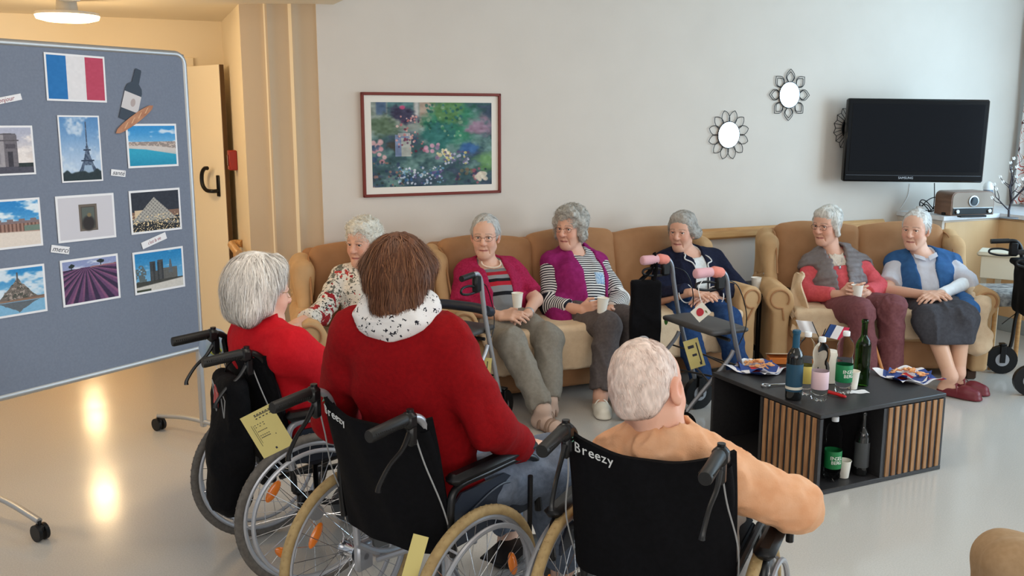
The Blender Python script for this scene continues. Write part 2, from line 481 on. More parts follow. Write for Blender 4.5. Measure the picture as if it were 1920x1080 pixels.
# header over the opening
q = MB(); c = K3-EX*2.6; q.box((0,0,0), (5.2,.2,.48), .01)
q.M = Matrix(); q2 = MB(); q2.M = XF((c.x-MN.x*.1, c.y-MN.y*.1, 2.71)) @ MW; q2.box((0,0,0), (5.2,.2,.48), .01); struct(q2, 'trim_1', m_jamb)
# main ceiling (above the frame) and the lower corridor ceiling
q = MB(); q.M = XF(wp(0)) @ MW; q.box((-1,-4.4,3.0), (10,9.2,.1)); struct(q, 'ceiling', m_ceil)
q = MB(); cc = D0-EX*2.2+MN*(-3); q.M = XF(cc) @ MW; q.box((0,0,2.47), (5.4,9.4,.06)); struct(q, 'ceiling_corridor', mat('corridor ceiling', (240,228,204), .75))
# door wall across the corridor, with its opening and the lintel
q = MB(); q.M = XF(D0) @ MW
q.box((-.125,.08,1.22), (.25,.16,2.44)); q.box((-3.4,.08,1.22), (2.4,.16,2.44)); q.box((-1.225,.08,2.285), (1.95,.16,.31)); struct(q, 'wall_corridor', m_warm)
q = MB(); q.M = XF(D0) @ MW                                    # further corridor: right side, end and left side
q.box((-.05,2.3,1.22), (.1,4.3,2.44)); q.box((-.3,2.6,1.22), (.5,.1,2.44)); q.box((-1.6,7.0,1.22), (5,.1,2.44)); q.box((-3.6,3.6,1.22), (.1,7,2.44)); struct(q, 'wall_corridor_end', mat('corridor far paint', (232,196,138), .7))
q = MB(); q.M = XF(D0) @ MW; q.box((-.3,2.535,.14), (.5,.03,.28), .003); struct(q, 'baseboard_corridor', mat('corridor base', (196,176,142), .6))
q = MB(); q.M = XF(D0) @ MW
for x in (-.24,-2.2): q.box((x,-.012,1.06), (.06,.03,2.13), .004)
q.box((-1.22,-.012,2.15), (2.02,.03,.06), .004); q.box((-1.22,.05,2.112), (1.9,.1,.02)); struct(q, 'trim_2', m_warm)
# open door leaf
hg = D0-EX*.25+MN*.03; fe = V((-2.005,6.60,0)); dr = fe-hg; ang = math.atan2(dr.y, dr.x)
dd = V((0,0,0))
q = MB(); q.M = XF(hg, ang); q.box((dr.length/2,0,1.065), (dr.length,.042,2.1), .003)
door = struct(q, 'door_1', mat('door leaf', (250,236,208), .45), parent=None)
q = MB(); q.M = XF(hg, ang); q.box((dr.length+.004,0,1.065), (.008,.03,2.1)); q.build('door_edge', mat('door edge', (92,66,38), .5), door)
q = MB(); q.M = XF(hg, ang); hx_ = dr.length-.075
q.box((hx_,-.026,1.28), (.035,.012,.15), .004)
q.tube(spl([(hx_,-.03,1.245), (hx_,-.075,1.245), (hx_-.07,-.08,1.25), (hx_-.115,-.08,1.29), (hx_-.115,-.08,1.36), (hx_-.08,-.08,1.40), (hx_-.04,-.08,1.405)], 5), .014, 10)
q.build('door_handle', m_black, door)
q = MB(); q.M = XF(D0) @ MW; q.tube([(-.5,2.49,.93), (-.1,2.49,.93)], .024, 10); q.box((-.3,2.52,.92), (.03,.05,.05)); cat_build(q, 'handrail', m_beech, 'short beech handrail seen through the open doorway beside the pinboard', 'handrail', 'wooden wall handrails')
# beech handrail with a curved return at the corridor corner
cs = (D0-K3).normalized(); cn = V((cs.y, -cs.x, 0))*-1
def cpt(t, n, z): return K3+cs*t+cn*n+V((0,0,z))
q = MB(); z_ = at(455,466,6.15).z
pts = [cpt(-.03,.075,z_), cpt(.25,.075,z_), cpt(.42,.075,z_+.0), cpt(.5,.07,z_), cpt(.53,.035,z_), cpt(.5,-.0,z_)]
q.tube(spl(pts, 5), .027, 12); r_ = cat_build(q, 'handrail', m_beech, 'beech handrail with a rounded return on the corridor corner, under the red call box', 'handrail', 'wooden wall handrails')
q = MB(); q.tube(spl([cpt(.3,.0,z_-.13), cpt(.3,.06,z_-.13), cpt(.3,.075,z_-.03)], 5), .011, 8); q.box(cpt(.3,.006,z_-.13), (.05,.05,.05), .004); q.build('bracket', m_beech, r_)
# long rail on the back wall behind the sofas
q = MB(); q.M = XF(wp(0)) @ MW; zr = at(1372,438,7.1).z
q.box((.32,-.075,zr), (1.87,.042,.085), .018); rl = cat_build(q, 'handrail', m_beech, 'straight beech handrail on the white wall between the two sofas', 'handrail', 'wooden wall handrails')
for x in (-.35,.9):
    q = MB(); q.M = XF(wp(0)) @ MW; q.box((x,-.03,zr-.02), (.03,.06,.04), .004); q.build('bracket', m_alu, rl)
# red call box
cb = cpt(.6,0,at(441,300,6.5).z); mb_ = Matrix((cs, V((0,0,1)), cn)).transposed().to_4x4()
t = thing('fire_call_box', 'red fire call box on the corridor wall beside the open door', 'alarm box', cb)
q = MB(); q.M = XF(cb) @ mb_; q.box((0,0,.028), (.12,.135,.056), .006); q.build('housing', mat('alarm red', (150,34,22), .4), t, world=True)
q = MB(); q.M = XF(cb) @ mb_; q.box((0,0,.058), (.05,.075,.006), .002); q.build('glass_window', mat('alarm glass', (96,22,18), .2), t, world=True)
# corridor lamps
m_lamp = mat('lamp glow', (255,224,170), .5, emit=9)
def clamp_(p, label, en=18):
    t = thing('ceiling_lamp', label, 'lamp', (p.x,p.y,p.z), 0, 'round corridor ceiling lamps')
    q = MB(); q.lathe([(.05,.12), (.06,.02), (.17,.015), (.175,0)], 28); q.build('lamp_body', mat('lamp body', (196,186,170), .5), t)
    q = MB(); q.lathe([(.172,-.001), (.165,-.02), (.12,-.032), (.04,-.036)], 28); q.build('lamp_shade', m_lamp, t)
    l = bpy.data.lights.new('corridor_light', 'POINT'); l.energy = en; l.color = (1,.72,.40); l.shadow_soft_size = .12
    lo = bpy.data.objects.new('corridor_light', l); COL.objects.link(lo); lo.location = p-V((0,0,.16)); lo['kind'] = 'helper'
lp = at(128,48,5.55); clamp_(V((lp.x,lp.y,2.33)), 'glowing round ceiling lamp above the pinboard', 12)
clamp_(V((-3.7,4.3,2.35)), 'round ceiling lamp of the corridor, hidden left of the pinboard', 48)  # unseen lamp, added to warm the left floor and the door leaf
for x, y, n_ in ((-4.34,9.39,'nearer'),(-5.67,12.2,'farther')): clamp_(V((x,y,2.35)), 'round corridor lamp, the %s of the two mirrored in the floor below the pinboard' % n_)
sd = at(130,12,5.4); q = MB(); q.lathe([(.07,.0), (.075,-.02), (.055,-.045), (.02,-.05)], 24)
cat_build(q, 'smoke_detector', m_white, 'white round smoke detector on the corridor ceiling above the glowing lamp', 'smoke detector', loc=(sd.x,sd.y,2.44))

# right-hand wall with the windows (mostly outside the frame; the daylight comes from here)
CR = wp(2.95)
def rp(t, n=0, z=0): return CR+MN*t-EX*n+V((0,0,z))        # t along the right wall towards the camera, n into the room
MR = Matrix((MN, EX, V((0,0,1)))).transposed().to_4x4()
q = MB(); q.M = XF(CR) @ MR
q.box((5,.1,.45), (10,.2,.9)); q.box((5,.1,2.75), (10,.2,.4))
for a, b in ((-.2,1.0),(3.1,3.2),(5.6,5.7),(8.1,10)): q.box(((a+b)/2,.1,1.7), (b-a,.2,1.8))
struct(q, 'wall_right', m_wall)
for i, (a, b) in enumerate(((1.0,3.1),(3.2,5.6),(5.7,8.1))):
    q = MB(); q.M = XF(CR) @ MR
    for x in (a+.03,(a+b)/2,b-.03): q.box((x,.1,1.725), (.06,.07,1.65), .005)
    for z in (.93,2.52): q.box(((a+b)/2,.1,z), (b-a,.07,.06), .005)
    w_ = struct(q, 'window_%d' % (i+1), m_white)
    q = MB(); q.M = XF(CR) @ MR; q.box(((a+b)/2,.1,1.725), (b-a-.08,.006,1.6)); q.build('pane', mat('window glass', (255,255,255), .02, trans=1, ior=1.01), w_)
# ledge along the back wall, turning along the window wall
LZ = .975
q = MB(); q.M = XF(wp(0)) @ MW
q.box((2.05,-.23,LZ/2-.02), (1.14,.46,LZ-.04)); st = struct(q, 'wall_ledge', m_wall)
q = MB(); q.M = XF(wp(0)) @ MW; q.box((1.815,-.463,LZ/2-.02), (.61,.012,LZ-.07), .002); q.build('front_panel', m_panel, st)
q = MB(); q.M = XF(wp(0)) @ MW; q.box((2.13,-1.46,LZ/2-.02), (.02,2.0,LZ-.07), .002); q.box((2.54,-1.46,LZ/2-.02), (.8,2.0,LZ-.05)); q.build('side_panel', m_panel, st)
q = MB(); q.M = XF(wp(0)) @ MW
q.prism([(1.46,0),(2.95,0),(2.95,-2.5),(2.10,-2.5),(2.10,-.49),(1.46,-.49)], LZ-.035, LZ); q.build('ledge_top', mat('white stone ledge', (236,238,240), .3, noise=(220,224,230), nscale=14), st)
q = MB(); q.M = XF(wp(0)) @ MW; q.box((2.115,-1.46,.06), (.012,2.0,.12), .002); q.build('kickboard', m_skirt, st)
# curtain
def m_curtain():
    m = mat('printed curtain', (236,232,226), .85)
    nt = m.node_tree; N = nt.nodes; L = nt.links; b = N['Principled BSDF']
    tc = N.new('ShaderNodeUVMap'); at_ = N.new('ShaderNodeAttribute'); at_.attribute_name = 'uvp'
    base = None
    for sc, w, cl, off in ((7,.04,(70,34,40),0),(7.5,.05,(180,54,42),3.3),(11,.03,(206,124,72),7.7)):
        mp = N.new('ShaderNodeMapping'); mp.inputs['Location'].default_value = (off,off,0); L.new(at_.outputs['Vector'], mp.inputs['Vector'])
        ns = N.new('ShaderNodeTexNoise'); ns.inputs['Scale'].default_value = sc; ns.inputs['Detail'].default_value = 1; L.new(mp.outputs['Vector'], ns.inputs['Vector'])
        sb = N.new('ShaderNodeMath'); sb.operation = 'SUBTRACT'; sb.inputs[1].default_value = .5; L.new(ns.outputs['Fac'], sb.inputs[0])
        ab = N.new('ShaderNodeMath'); ab.operation = 'ABSOLUTE'; L.new(sb.outputs[0], ab.inputs[0])
        lt = N.new('ShaderNodeMath'); lt.operation = 'LESS_THAN'; lt.inputs[1].default_value = w*.22; L.new(ab.outputs[0], lt.inputs[0])
        mx = N.new('ShaderNodeMix'); mx.data_type = 'RGBA'; L.new(lt.outputs[0], mx.inputs['Factor'])
        if base: L.new(base, mx.inputs['A'])
        else: mx.inputs['A'].default_value = (*lin((238,232,226)),1)
        mx.inputs['B'].default_value = (*lin(cl),1); base = mx.outputs['Result']
    L.new(base, b.inputs['Base Color']); return m
q = MB(); nu = 90
q.sheet(lambda u, v: rp(.06+u*.85, .14+.035*math.sin(u*52)+.01*math.sin(v*9+u*20), LZ+.02+v*1.86), nu, 10)
cu = cat_build(q, 'curtain', m_curtain(), 'white curtain with red and dark floral print at the window corner', 'curtain')
a_ = cu.data.attributes.new('uvp', 'FLOAT_VECTOR', 'POINT')
for i in range(nu+1):
    for j in range(11): a_.data[i*11+j].vector = (i/nu*1.6, j/10*1.86, 0)
q = MB(); q.tube([rp(.0,.14,2.87), rp(6,.14,2.87)], .014, 8)
cat_build(q, 'curtain_rod', m_white, 'white curtain rail above the printed curtain in the window corner', 'curtain rail')

# ------------------------------------------------------------------ daylight and added ceiling fill
w = bpy.data.worlds.new('World'); SC.world = w; w.use_nodes = True
w.node_tree.nodes['Background'].inputs['Color'].default_value = (.80,.90,1,1); w.node_tree.nodes['Background'].inputs['Strength'].default_value = .55
def area(name, p, to, sx, sy, e, col):
    l = bpy.data.lights.new(name, 'AREA'); l.shape = 'RECTANGLE'; l.size = sx; l.size_y = sy; l.energy = e; l.color = col
    o = bpy.data.objects.new(name, l); COL.objects.link(o); o.location = p; o.rotation_euler = (V(to)-V(p)).to_track_quat('-Z', 'Y').to_euler(); o['kind'] = 'helper'; return o
for a, b, en, tilt, cl in ((1.0,3.1,62,.75,(.46,.75,1)),(3.2,5.6,88,.3,(.66,.86,1)),(5.7,8.1,120,0,(.82,.92,1))):
    c = rp((a+b)/2, .25, 1.75); area('daylight', c, c-EX-MN*tilt, (b-a)*.9, 1.6, en, cl)
c = V((1.2,-2.2,2.2)); area('daylight_behind', c, (0.3,6,1.0), 5, 2.2, 105, (1,.93,.84))
for x, y in ((-.6,3.0),(1.6,3.6)):
    area('added_ceiling_fill', V((x,y,2.93)), V((x,y,0)), 1.2, 1.2, 16, (1,.90,.76))  # unseen warm fill added under the ceiling; no fixtures there
SC.view_settings.view_transform = 'Standard'; SC.view_settings.look = 'None'; SC.view_settings.gamma = 1; SC.view_settings.exposure = 0
SC.view_settings.use_curve_mapping = False
SC.cycles.max_bounces = 8; SC.cycles.transparent_max_bounces = 8
# ------------------------------------------------------------------ wing sofas
def m_velvet(name, c, c2):
    m = mat(name, c, .8, noise=c2, nscale=7, sheen=.55, bump=.12, bscale=400, spec=.2)
    return m
m_vel = m_velvet('brown velour', (172,127,90), (162,118,82))
m_vel2 = m_velvet('light brown velour', (198,162,120), (189,152,110))
m_throw = mat('cream fleece', (226,200,168), .95, noise=(220,192,160), nscale=30, bump=.4, bscale=160, sheen=.3, spec=.1)
m_wood = mat('dark wood', (60,38,24), .5)
def wing_sofa(name, label, cat, loc, rz, wid, n, group=None, back_h=1.0, dep=.84):
    t = thing(name, label, cat, loc, rz, group)
    hw = wid/2; ci = hw-.07
    soft('base', [bx((0,dep/2+.02,.205), (hw+.02,dep/2-.04,.145), .03)], .016, m_vel, t, world=False, noise=(.004,9))
    for i in range(n):
        w = 2*ci/n; x = -ci+w*(i+.5)
        soft('seat_cushion', [bx((x,.29,.345), (w/2-.004,.315,.085), .05), el((x,.28,.375), (w/2*.92,.27,.075), k=.05)], .014, m_vel2, t, world=False, noise=(.004,8), k=.04)
        tz = back_h-.02-.03*abs((i+.5)-n/2)/max(n/2,1); dz = (tz-.42)/2
        rl_ = -.03*((i+.5)-n/2)/max(n/2,1)*2 if n > 1 else 0
        M = Euler((R(-13), rl_, 0)).to_matrix()
        soft('back_cushion', [bx((x,.66,.42+dz), (w/2+.012,.085,dz), .06, M), el((x,.61,.55), (w/2*.85,.09,.13), M, k=.08),
             el((x,.70,.42+dz*1.75), (w/2*.95,.07,dz*.32), M, k=.06)], .015, m_vel, t, world=False, noise=(.004,7), k=.05)
    soft('backrest', [bx((0,.79,.5), (hw-.02,.05,.44), .045, Euler((R(-8),0,0)).to_matrix())], .02, m_vel, t, world=False)
    for s in (-1,1):
        X = s*hw
        # rolled arm: side panel, roll, scroll front
        arm = [bx((X,.36,.31), (.058,.36,.25), .03), rc((X+s*.012,.02,.545), (X+s*.012,.68,.57), .088, .07), rc((X-s*.04,.05,.50), (X-s*.04,.6,.50), .05, k=.05)]
        a = soft('armrest', arm, .013, m_vel2, t, world=False, k=.035, noise=(.003,12), cut=[((0,0,0),(0,-1,0))])
        q = MB(); q.tube([(X+s*.012+.062*math.cos(u)*(1-.0*u), -.004, .545+.062*math.sin(u)) for u in np.linspace(-.6,5.0,26)]+[(X-.02*s,-.004,.40)], .0065, 6)
        q.build('piping', m_vel, a)
        top = back_h-.10
        wing = [rc((X*.985,.70,top-.03), (X*.985,.58,top-.06), .055, .05), rc((X*.985,.58,top-.06), (X,.40,.60), .05, .045), rc((X*.985,.72,top-.03), (X,.72,.5), .06, .06),
                bx((X*.99,.62,.72), (.045,.12,.15), .03)]
        w_ = soft('wing', wing, .014, m_vel2, t, world=False, k=.06, noise=(.003,10))
        q = MB(); q.tube(spl([(X*.985-s*.045,.70,top+.02), (X*.985-s*.04,.56,top-.02), (X-s*.038,.375,.66)], 6), .006, 6); q.build('piping', m_vel, w_)
    for sx in (-1,1):
        for y in (.08,dep-.1):
            q = MB(); q.box((sx*(hw-.03),y,.032), (.07,.07,.064), .01); q.build('foot', m_wood, t)
    return t
SF3 = V((.672,5.812,0)); RZ3 = R(23)
SF2 = V((2.49,6.15,0)); RZ2 = R(-4.5)
SF1 = V((-.757,5.21,0)); RZ1 = R(17)
wing_sofa('sofa', 'brown velour three-seat wing sofa on which three women sit under the garden picture', 'sofa', SF3, RZ3, 2.05, 3, back_h=1.0)
wing_sofa('sofa', 'brown velour two-seat wing sofa under the television on which two women sit', 'sofa', SF2, RZ2, 1.33, 2, back_h=1.015)
wing_sofa('armchair', 'brown velour wing armchair of the woman in the floral blouse', 'armchair', SF1, RZ1, .76, 1, back_h=.985)
def throw(label, loc, rz, x0, x1, zlow, y1=.56):
    t_ = snet([bx(((x0+x1)/2,y1/2-.01,.462), ((x1-x0)/2,y1/2+.025,.016), .014), bx(((x0+x1)/2,-.04,(zlow+.46)/2), ((x1-x0)/2,.014,(.478-zlow)/2), .012), el(((x0+x1)/2,.26,.437), ((x1-x0)*.47,.3,.05), k=.05)], .013, .06, noise=[(.006,9),(.003,25)])
    M = np.array(Matrix.Translation(loc) @ Matrix.Rotation(rz,4,'Z')); P = t_[0] @ M[:3,:3].T+M[:3,3]
    return tag(nmesh('throw_blanket', P, t_[1], m_throw, loc=loc), label, 'blanket')
throw('cream fleece blanket over the seat of the three-seat sofa, hanging down its front', SF3, RZ3, -.93, .93, .22)
throw('cream fleece blanket over the seat of the two-seat sofa', SF2, RZ2, -.57, .57, .30)
throw('cream knitted cushion cover in the armchair beside the floral blouse', SF1, RZ1, -.30, .30, .33)
M2 = XF(SF2, RZ2)
q = MB(); q.M = M2
q.sheet(lambda u, v: (-.60+.10*u+.02*math.sin(v*9), -.02+.30*v-.05*math.sin(u*7), .60-.10*math.cos(u*3)-.40*(1-v)**2*(.4+.6*u)+.012*math.sin(u*17+v*8)), 14, 14, .012)
cat_build(q, 'throw_blanket', m_throw, 'crumpled cream cloth in the corner of the two-seat sofa beside its left arm', 'blanket', world=True, loc=tuple(SF2), rz=RZ2, smooth=80)
P, Q = snet([bx((.60,-.05,.40), (.07,.035,.16), .03), rc((.62,-.02,.54), (.64,.2,.58), .05, .05), rc((.68,-.07,.33), (.60,-.08,.26), .035, .05)], .012, .07, noise=[(.018,9),(.01,22)])
M_ = np.array(M2); P = P @ M_[:3,:3].T+M_[:3,3]
tag(nmesh('throw_blanket', P, Q, m_throw, loc=SF2), 'crumpled cream blanket bunched over the front of the sofa arm beside the skirt', 'blanket')

# ------------------------------------------------------------------ slatted coffee table
m_tab = mat('charcoal board', (46,45,47), .45, noise=(40,39,41), nscale=60)
def m_slatwood():
    return mat('oak slats', (178,134,92), .5, noise=(140,98,64), nscale=9, stretch=(6,6,.7), bump=.1)
TA, TB, TCn = V((1.432,4.163,0)), V((1.046,4.85,0)), V((2.206,4.527,0))     # front, left and right corners on the floor
TC = (TB+TCn)/2; tdir = (TCn-TA).normalized(); TRZ = math.atan2(tdir.y, tdir.x); TL = .82; TH = .40
MT = XF((TC.x,TC.y,0), TRZ)
t = thing('coffee_table', 'low square charcoal coffee table with oak slat panels and open corner niches', 'table', (TC.x,TC.y,0), TRZ)
hl = TL/2
q = MB(); q.box((0,0,TH-.011), (TL,TL,.022), .003); q.build('tabletop', m_tab, t)
q = MB(); q.box((0,0,.012), (TL,TL,.024), .003); q.build('bottom_board', m_tab, t)
q = MB()      # the four corner niches are boxes open to one side each, pinwheel fashion
for k in range(4):
    q.M = Matrix.Rotation(k*PI/2, 4, 'Z')
    q.box((-.001,-hl+.2,TH/2), (.018,.40,TH-.05)); q.box((-hl+.011,-hl+.2,TH/2), (.018,.395,TH-.05)); q.box((-hl/2,-.02,TH/2), (hl-.02,.018,TH-.05))
q.build('carcass', m_tab, t)
ms_ = m_slatwood()
for k in range(4):
    M = Matrix.Rotation(k*PI/2, 4, 'Z')
    q = MB(); q.M = M; q.box((hl/2,-hl+.016,TH/2), (hl-.015,.012,TH-.05)); p_ = q.build('slat_panel', m_tab, t)
    for i in range(9):
        q = MB(); q.M = M; q.box((.022+i*.0425+.012,-hl+.004,TH/2), (.023,.018,TH-.05), .0015); q.build('slat', ms_, p_)
def tp(x, y, z=TH): return MT @ V((x,y,z))
def tpx(px, py, z=TH): return atz(px, py, z)

# ------------------------------------------------------------------ bottles
m_glassg = mat('green glass', (46,92,22), .03, trans=1, ior=1.3)
m_glassd = mat('dark bottle glass', (12,16,18), .06, spec=.8)
m_pet = mat('clear plastic', (252,254,254), .02, trans=1, ior=1.05)
m_waterw = mat('water', (246,250,252), .0, trans=1, ior=1.03)
def wine(p, label, glass, h=.31, r=.037, lab=None, cap=None, lab2=None):
    h *= 1.06; r *= 1.04; t = thing('wine_bottle', label, 'bottle', p, RNG.random()*0)
    q = MB(); q.lathe([(r*.5,.0), (r*.94,.002), (r,.008), (r,h*.60), (r*.96,h*.645), (r*.75,h*.70), (r*.48,h*.745), (r*.40,h*.78), (r*.38,h*.95), (r*.46,h*.952), (r*.46,h*.985), (r*.40,h)], 28); q.build('glass_body', glass, t)
    if lab:
        q = MB(); q.lathe([(r*1.012,h*.13), (r*1.02,h*.135), (r*1.02,h*.52), (r*1.012,h*.525)], 28, cap=False); l_ = q.build('paper_label', lab, t)
        if lab2:
            q = MB(); q.lathe([(r*1.03,h*.16), (r*1.03,h*.20)], 28, cap=False); q.build('label_band', lab2, l_)
    if cap:
        q = MB(); q.lathe([(r*.47,h*.74), (r*.44,h*.78), (r*.42,h*.95), (r*.5,h*.955), (r*.5,h*.995), (r*.42,h*1.003)], 24); q.build('capsule', cap, t)
    return t
def water(p, label, labc, txt=None, h=.29, r=.038, txc=(240,240,232), fill=.66, cap=(236,238,240)):
    t = thing('water_bottle', label, 'bottle', p)
    ks = 1.09; h *= ks; r *= 1.06
    pr = [(r*.55,.004), (r*.8,.0), (r*.98,.02), (r*.92,.035), (r,.05), (r,.155), (r*.93,.168), (r*.86,.178), (r*.96,.195), (r*1.02,.215), (r*.95,.236), (r*.7,.255), (r*.40,.266), (r*.36,.275), (r*.36,h-.008)]
    pr = [(a_, b_*ks if i_ < len(pr)-1 else b_) for i_, (a_, b_) in enumerate(pr)]
    n = 30; q = MB(); vs = []; fs = []
    for r_, z in pr:
        for j in range(n):
            a = 2*PI*j/n; k = 1-(.16*max(0, math.cos(5*a))**2 if z < .03 else 0); vs.append((r_*k*math.cos(a), r_*k*math.sin(a), z+(.014*max(0,-math.cos(5*a)) if z < .01 else 0)))
    for i in range(len(pr)-1):
        for j in range(n): fs.append((i*n+j, i*n+(j+1) % n, (i+1)*n+(j+1) % n, (i+1)*n+j))
    fs += [tuple(range(n))[::-1], tuple((len(pr)-1)*n+j for j in range(n))]
    q._add(vs, fs); q.build('plastic_body', m_pet, t)
    q = MB(); q.lathe([(r*.42,h-.02), (r*.43,h-.018), (r*.43,h), (r*.38,h+.003)], 20); q.build('cap', mat('bottle cap %d' % cap[0], cap, .4), t)
    q = MB(); q.lathe([(r*1.008,.06*ks), (r*1.02,.061*ks), (r*1.02,.139*ks), (r*1.008,.14*ks)], 30, cap=False); l_ = q.build('paper_label', mat('label %d %d %d' % labc, labc, .5), t)
    if txt:
        q = MB()
        for k, s_ in enumerate(txt):
            for i, ch in enumerate(s_):
                a = (i-(len(s_)-1)/2)*.30+TXA; zz = (.110-k*.020)*ks
                q.text(ch, .024, XF((r*1.03*math.sin(a),-r*1.03*math.cos(a),zz), a, PI/2), .0008)
        q.build('lettering', mat('lettering %d' % txc[0], txc, .5), l_)
    if fill:
        q = MB(); q.lathe([(r*.5,.03*ks), (r*.9,.04*ks), (r*.95,.055*ks), (r*.95,fill*.22*ks), (r*.3,fill*.2203*ks)], 24); q.build('water', m_waterw, t)
    return t
TXA = .25
m_card_blue = mat('teal paper', (28,70,94), .5); m_band = mat('cream paper', (214,210,196), .6)
wine(tpx(1487,748), 'dark wine bottle with a teal label and teal capsule at the table front corner', m_glassd, .325, .038, m_card_blue, mat('teal capsule', (22,78,106), .4), m_band)
wine(tpx(1614,722), 'green glass wine bottle with its cork out, rearmost on the coffee table', m_glassg, .325, .037, None)
water(tpx(1509,740), 'clear water bottle with a yellow label beside the teal wine bottle', (228,206,110), None, fill=.8)
water(tpx(1535,752), 'clear water bottle with a pale pink label, frontmost on the coffee table', (226,196,204), None, fill=.5)
water(tpx(1580,738), 'clear water bottle with a green label on the coffee table top', (24,128,78), ('ENGEL','BERG'), fill=.75)
TXA = .1
nz = .026
water(tpx(1559,899,nz), 'clear water bottle with a green label inside the table niche', (26,122,66), ('ENGEL','BERG'), fill=.3)
wine(tpx(1613,888,nz), 'dark empty wine bottle standing inside the table niche', mat('smoke glass', (26,26,26), .05, spec=.9), .30, .034, mat('grey label', (74,76,78), .5), None)
m_cup = mat('paper cup', (240,234,222), .6)
def cup(p, label, h=.085, r=.034, group='white paper cups', m=None, M=None):
    q = MB(); q.lathe([(r*.2,.002), (r*.72,.0), (r*.74,.004), (r*.98,h-.003), (r*1.05,h-.001), (r*1.03,h+.002), (r*.95,h-.002), (r*.71,.008), (r*.2,.007)], 24, M)
    return cat_build(q, 'paper_cup', m or m_cup, label, 'cup', group, loc=p)
cup(tpx(1581,894,nz), 'white paper cup beside the green-label bottle inside the table niche')
cup(tpx(1597,728), 'white paper cup between the green-label bottle and the green wine bottle', .09, .035)
# carafe, flag stand, box, napkins and snacks
q = MB(); q.lathe([(.03,.0), (.045,.003), (.046,.15), (.040,.165), (.03,.17)], 24); cat_build(q, 'carafe', mat('cream plastic', (232,226,214), .45), 'cream thermos jug behind the water bottles', 'jug', loc=tpx(1554,716))
fs_ = thing('flag_stand', 'small table stand with paper flags behind the bottles', 'flag stand', tpx(1535,706))
q = MB(); q.lathe([(.04,.0), (.04,.012), (.012,.018), (.010,.17), (.016,.172), (.016,.2), (.008,.204)], 16); q.build('stand', m_black, fs_)
m_fb, m_fw, m_fr = mat('flag blue', (34,66,124), .6), mat('flag white', (238,236,238), .6), mat('flag red', (206,38,72), .6)
def flag(a, dirx, w, h, three, yaw=0):
    q = MB(); q.tube([V((0,0,.19)), a], .0022, 6); q.build('flag_stick', m_dk, fs_)
    d = V(a)-V((0,0,.19)); d.normalize(); X = V(dirx).normalized()
    q = MB(); n = 12
    for i in range(n):
        q.m = min(2, i*3//n) if three else 1
        f = lambda u, v: V(a)-d*(h*v)+X*(w*(i+u)/n)+V((0,.006*math.sin((i+u)/n*7),0))
        q.sheet(f, 1, 2, .0006)
    q.build('flag_cloth', [m_fb, m_fw, m_fr], fs_, smooth=80)
flag((.045,.0,.285), (1,.15,-.22), .115, .075, True)
flag((-.055,-.01,.30), (-1,.1,.1), .085, .075, False)
flag((.015,-.02,.265), (.12,.9,-.6), .1, .07, True)
cp = tpx(1465,680); t = thing('snack_box', 'flat open orange snack box behind the left napkin', 'box', cp, TRZ-.5)
q = MB(); q.box((0,0,.019), (.15,.09,.036), .003); q.build('carton', mat('orange carton', (204,116,46), .6), t)
q = MB(); q.box((0,.0,.052), (.16,.1,.003), .001, Euler((R(-14),0,0)).to_matrix().to_4x4()); q.build('lid', mat('cream card', (240,226,200), .6), t)
def napkin_mat():
    m = mat('tricolour napkin', (240,238,240), .8)
    nt = m.node_tree; N = nt.nodes; L = nt.links; b = N['Principled BSDF']
    tc = N.new('ShaderNodeTexCoord'); v = N.new('ShaderNodeTexVoronoi'); v.inputs['Scale'].default_value = 11; L.new(tc.outputs['Object'], v.inputs['Vector'])
    sp = N.new('ShaderNodeSeparateColor'); L.new(v.outputs['Color'], sp.inputs['Color'])
    r = N.new('ShaderNodeValToRGB'); r.color_ramp.interpolation = 'CONSTANT'; e = r.color_ramp.elements
    e[0].color = (*lin((58,84,156)),1); e[1].position = .30; e[1].color = (*lin((238,236,240)),1)
    x = e.new(.70); x.color = (*lin((212,52,56)),1)
    L.new(sp.outputs['Red'], r.inputs['Fac']); L.new(r.outputs['Color'], b.inputs['Base Color']); return m
m_nap = napkin_mat(); m_chip = mat('cracker', (238,182,126), .7, noise=(222,146,90), nscale=30)
def snack(p, rz, lab, lab2):
    q = MB(); q.sheet(lambda u, v: ((u-.5)*.26, (v-.5)*.26, .004+.028*max(abs(u-.5),abs(v-.5))**2*4*(.5+.5*math.sin(u*9+v*7+rz))+.003*math.sin(u*21)*math.cos(v*17)), 16, 16, .0012)
    q.sheet(lambda u, v: ((u-.5)*.2*.7-(v-.5)*.2*.7, (u-.5)*.2*.7+(v-.5)*.2*.7, .010+.03*max(abs(u-.5),abs(v-.5))**2*4*(.5+.5*math.sin(u*7-v*9))), 12, 12, .0012)
    cat_build(q, 'paper_napkin', m_nap, lab, 'napkin', loc=p, rz=rz, smooth=80)
    for i in range(34):
        a = RNG.random()*6.28; r = .066*math.sqrt(RNG.random()); q = MB()
        M = XF((0,0,0), RNG.random()*6.28, (RNG.random()-.5)*.9, (RNG.random()-.5)*.9)
        if i % 2: q.box((0,0,0), (.038,.009,.006), .002, M)
        else: q.box((0,0,0), (.026,.022,.005), .002, M)
        cat_build(q, 'cracker', m_chip, lab2, 'cracker', lab2[:40]+' pile', loc=(p.x+r*math.cos(a)*1.25, p.y+r*math.sin(a), p.z+.026+.026*(1-r/.066)+RNG.random()*.006))
snack(tpx(1420,694), TRZ+.3, 'red, white and blue paper napkin spread under crackers at the left table corner', 'orange cracker heaped on the left napkin beside the wine bottle')
snack(tpx(1703,709), TRZ-.2, 'red, white and blue paper napkin under crackers near the right table corner', 'orange cracker heaped on the right napkin near the burgundy shoe')
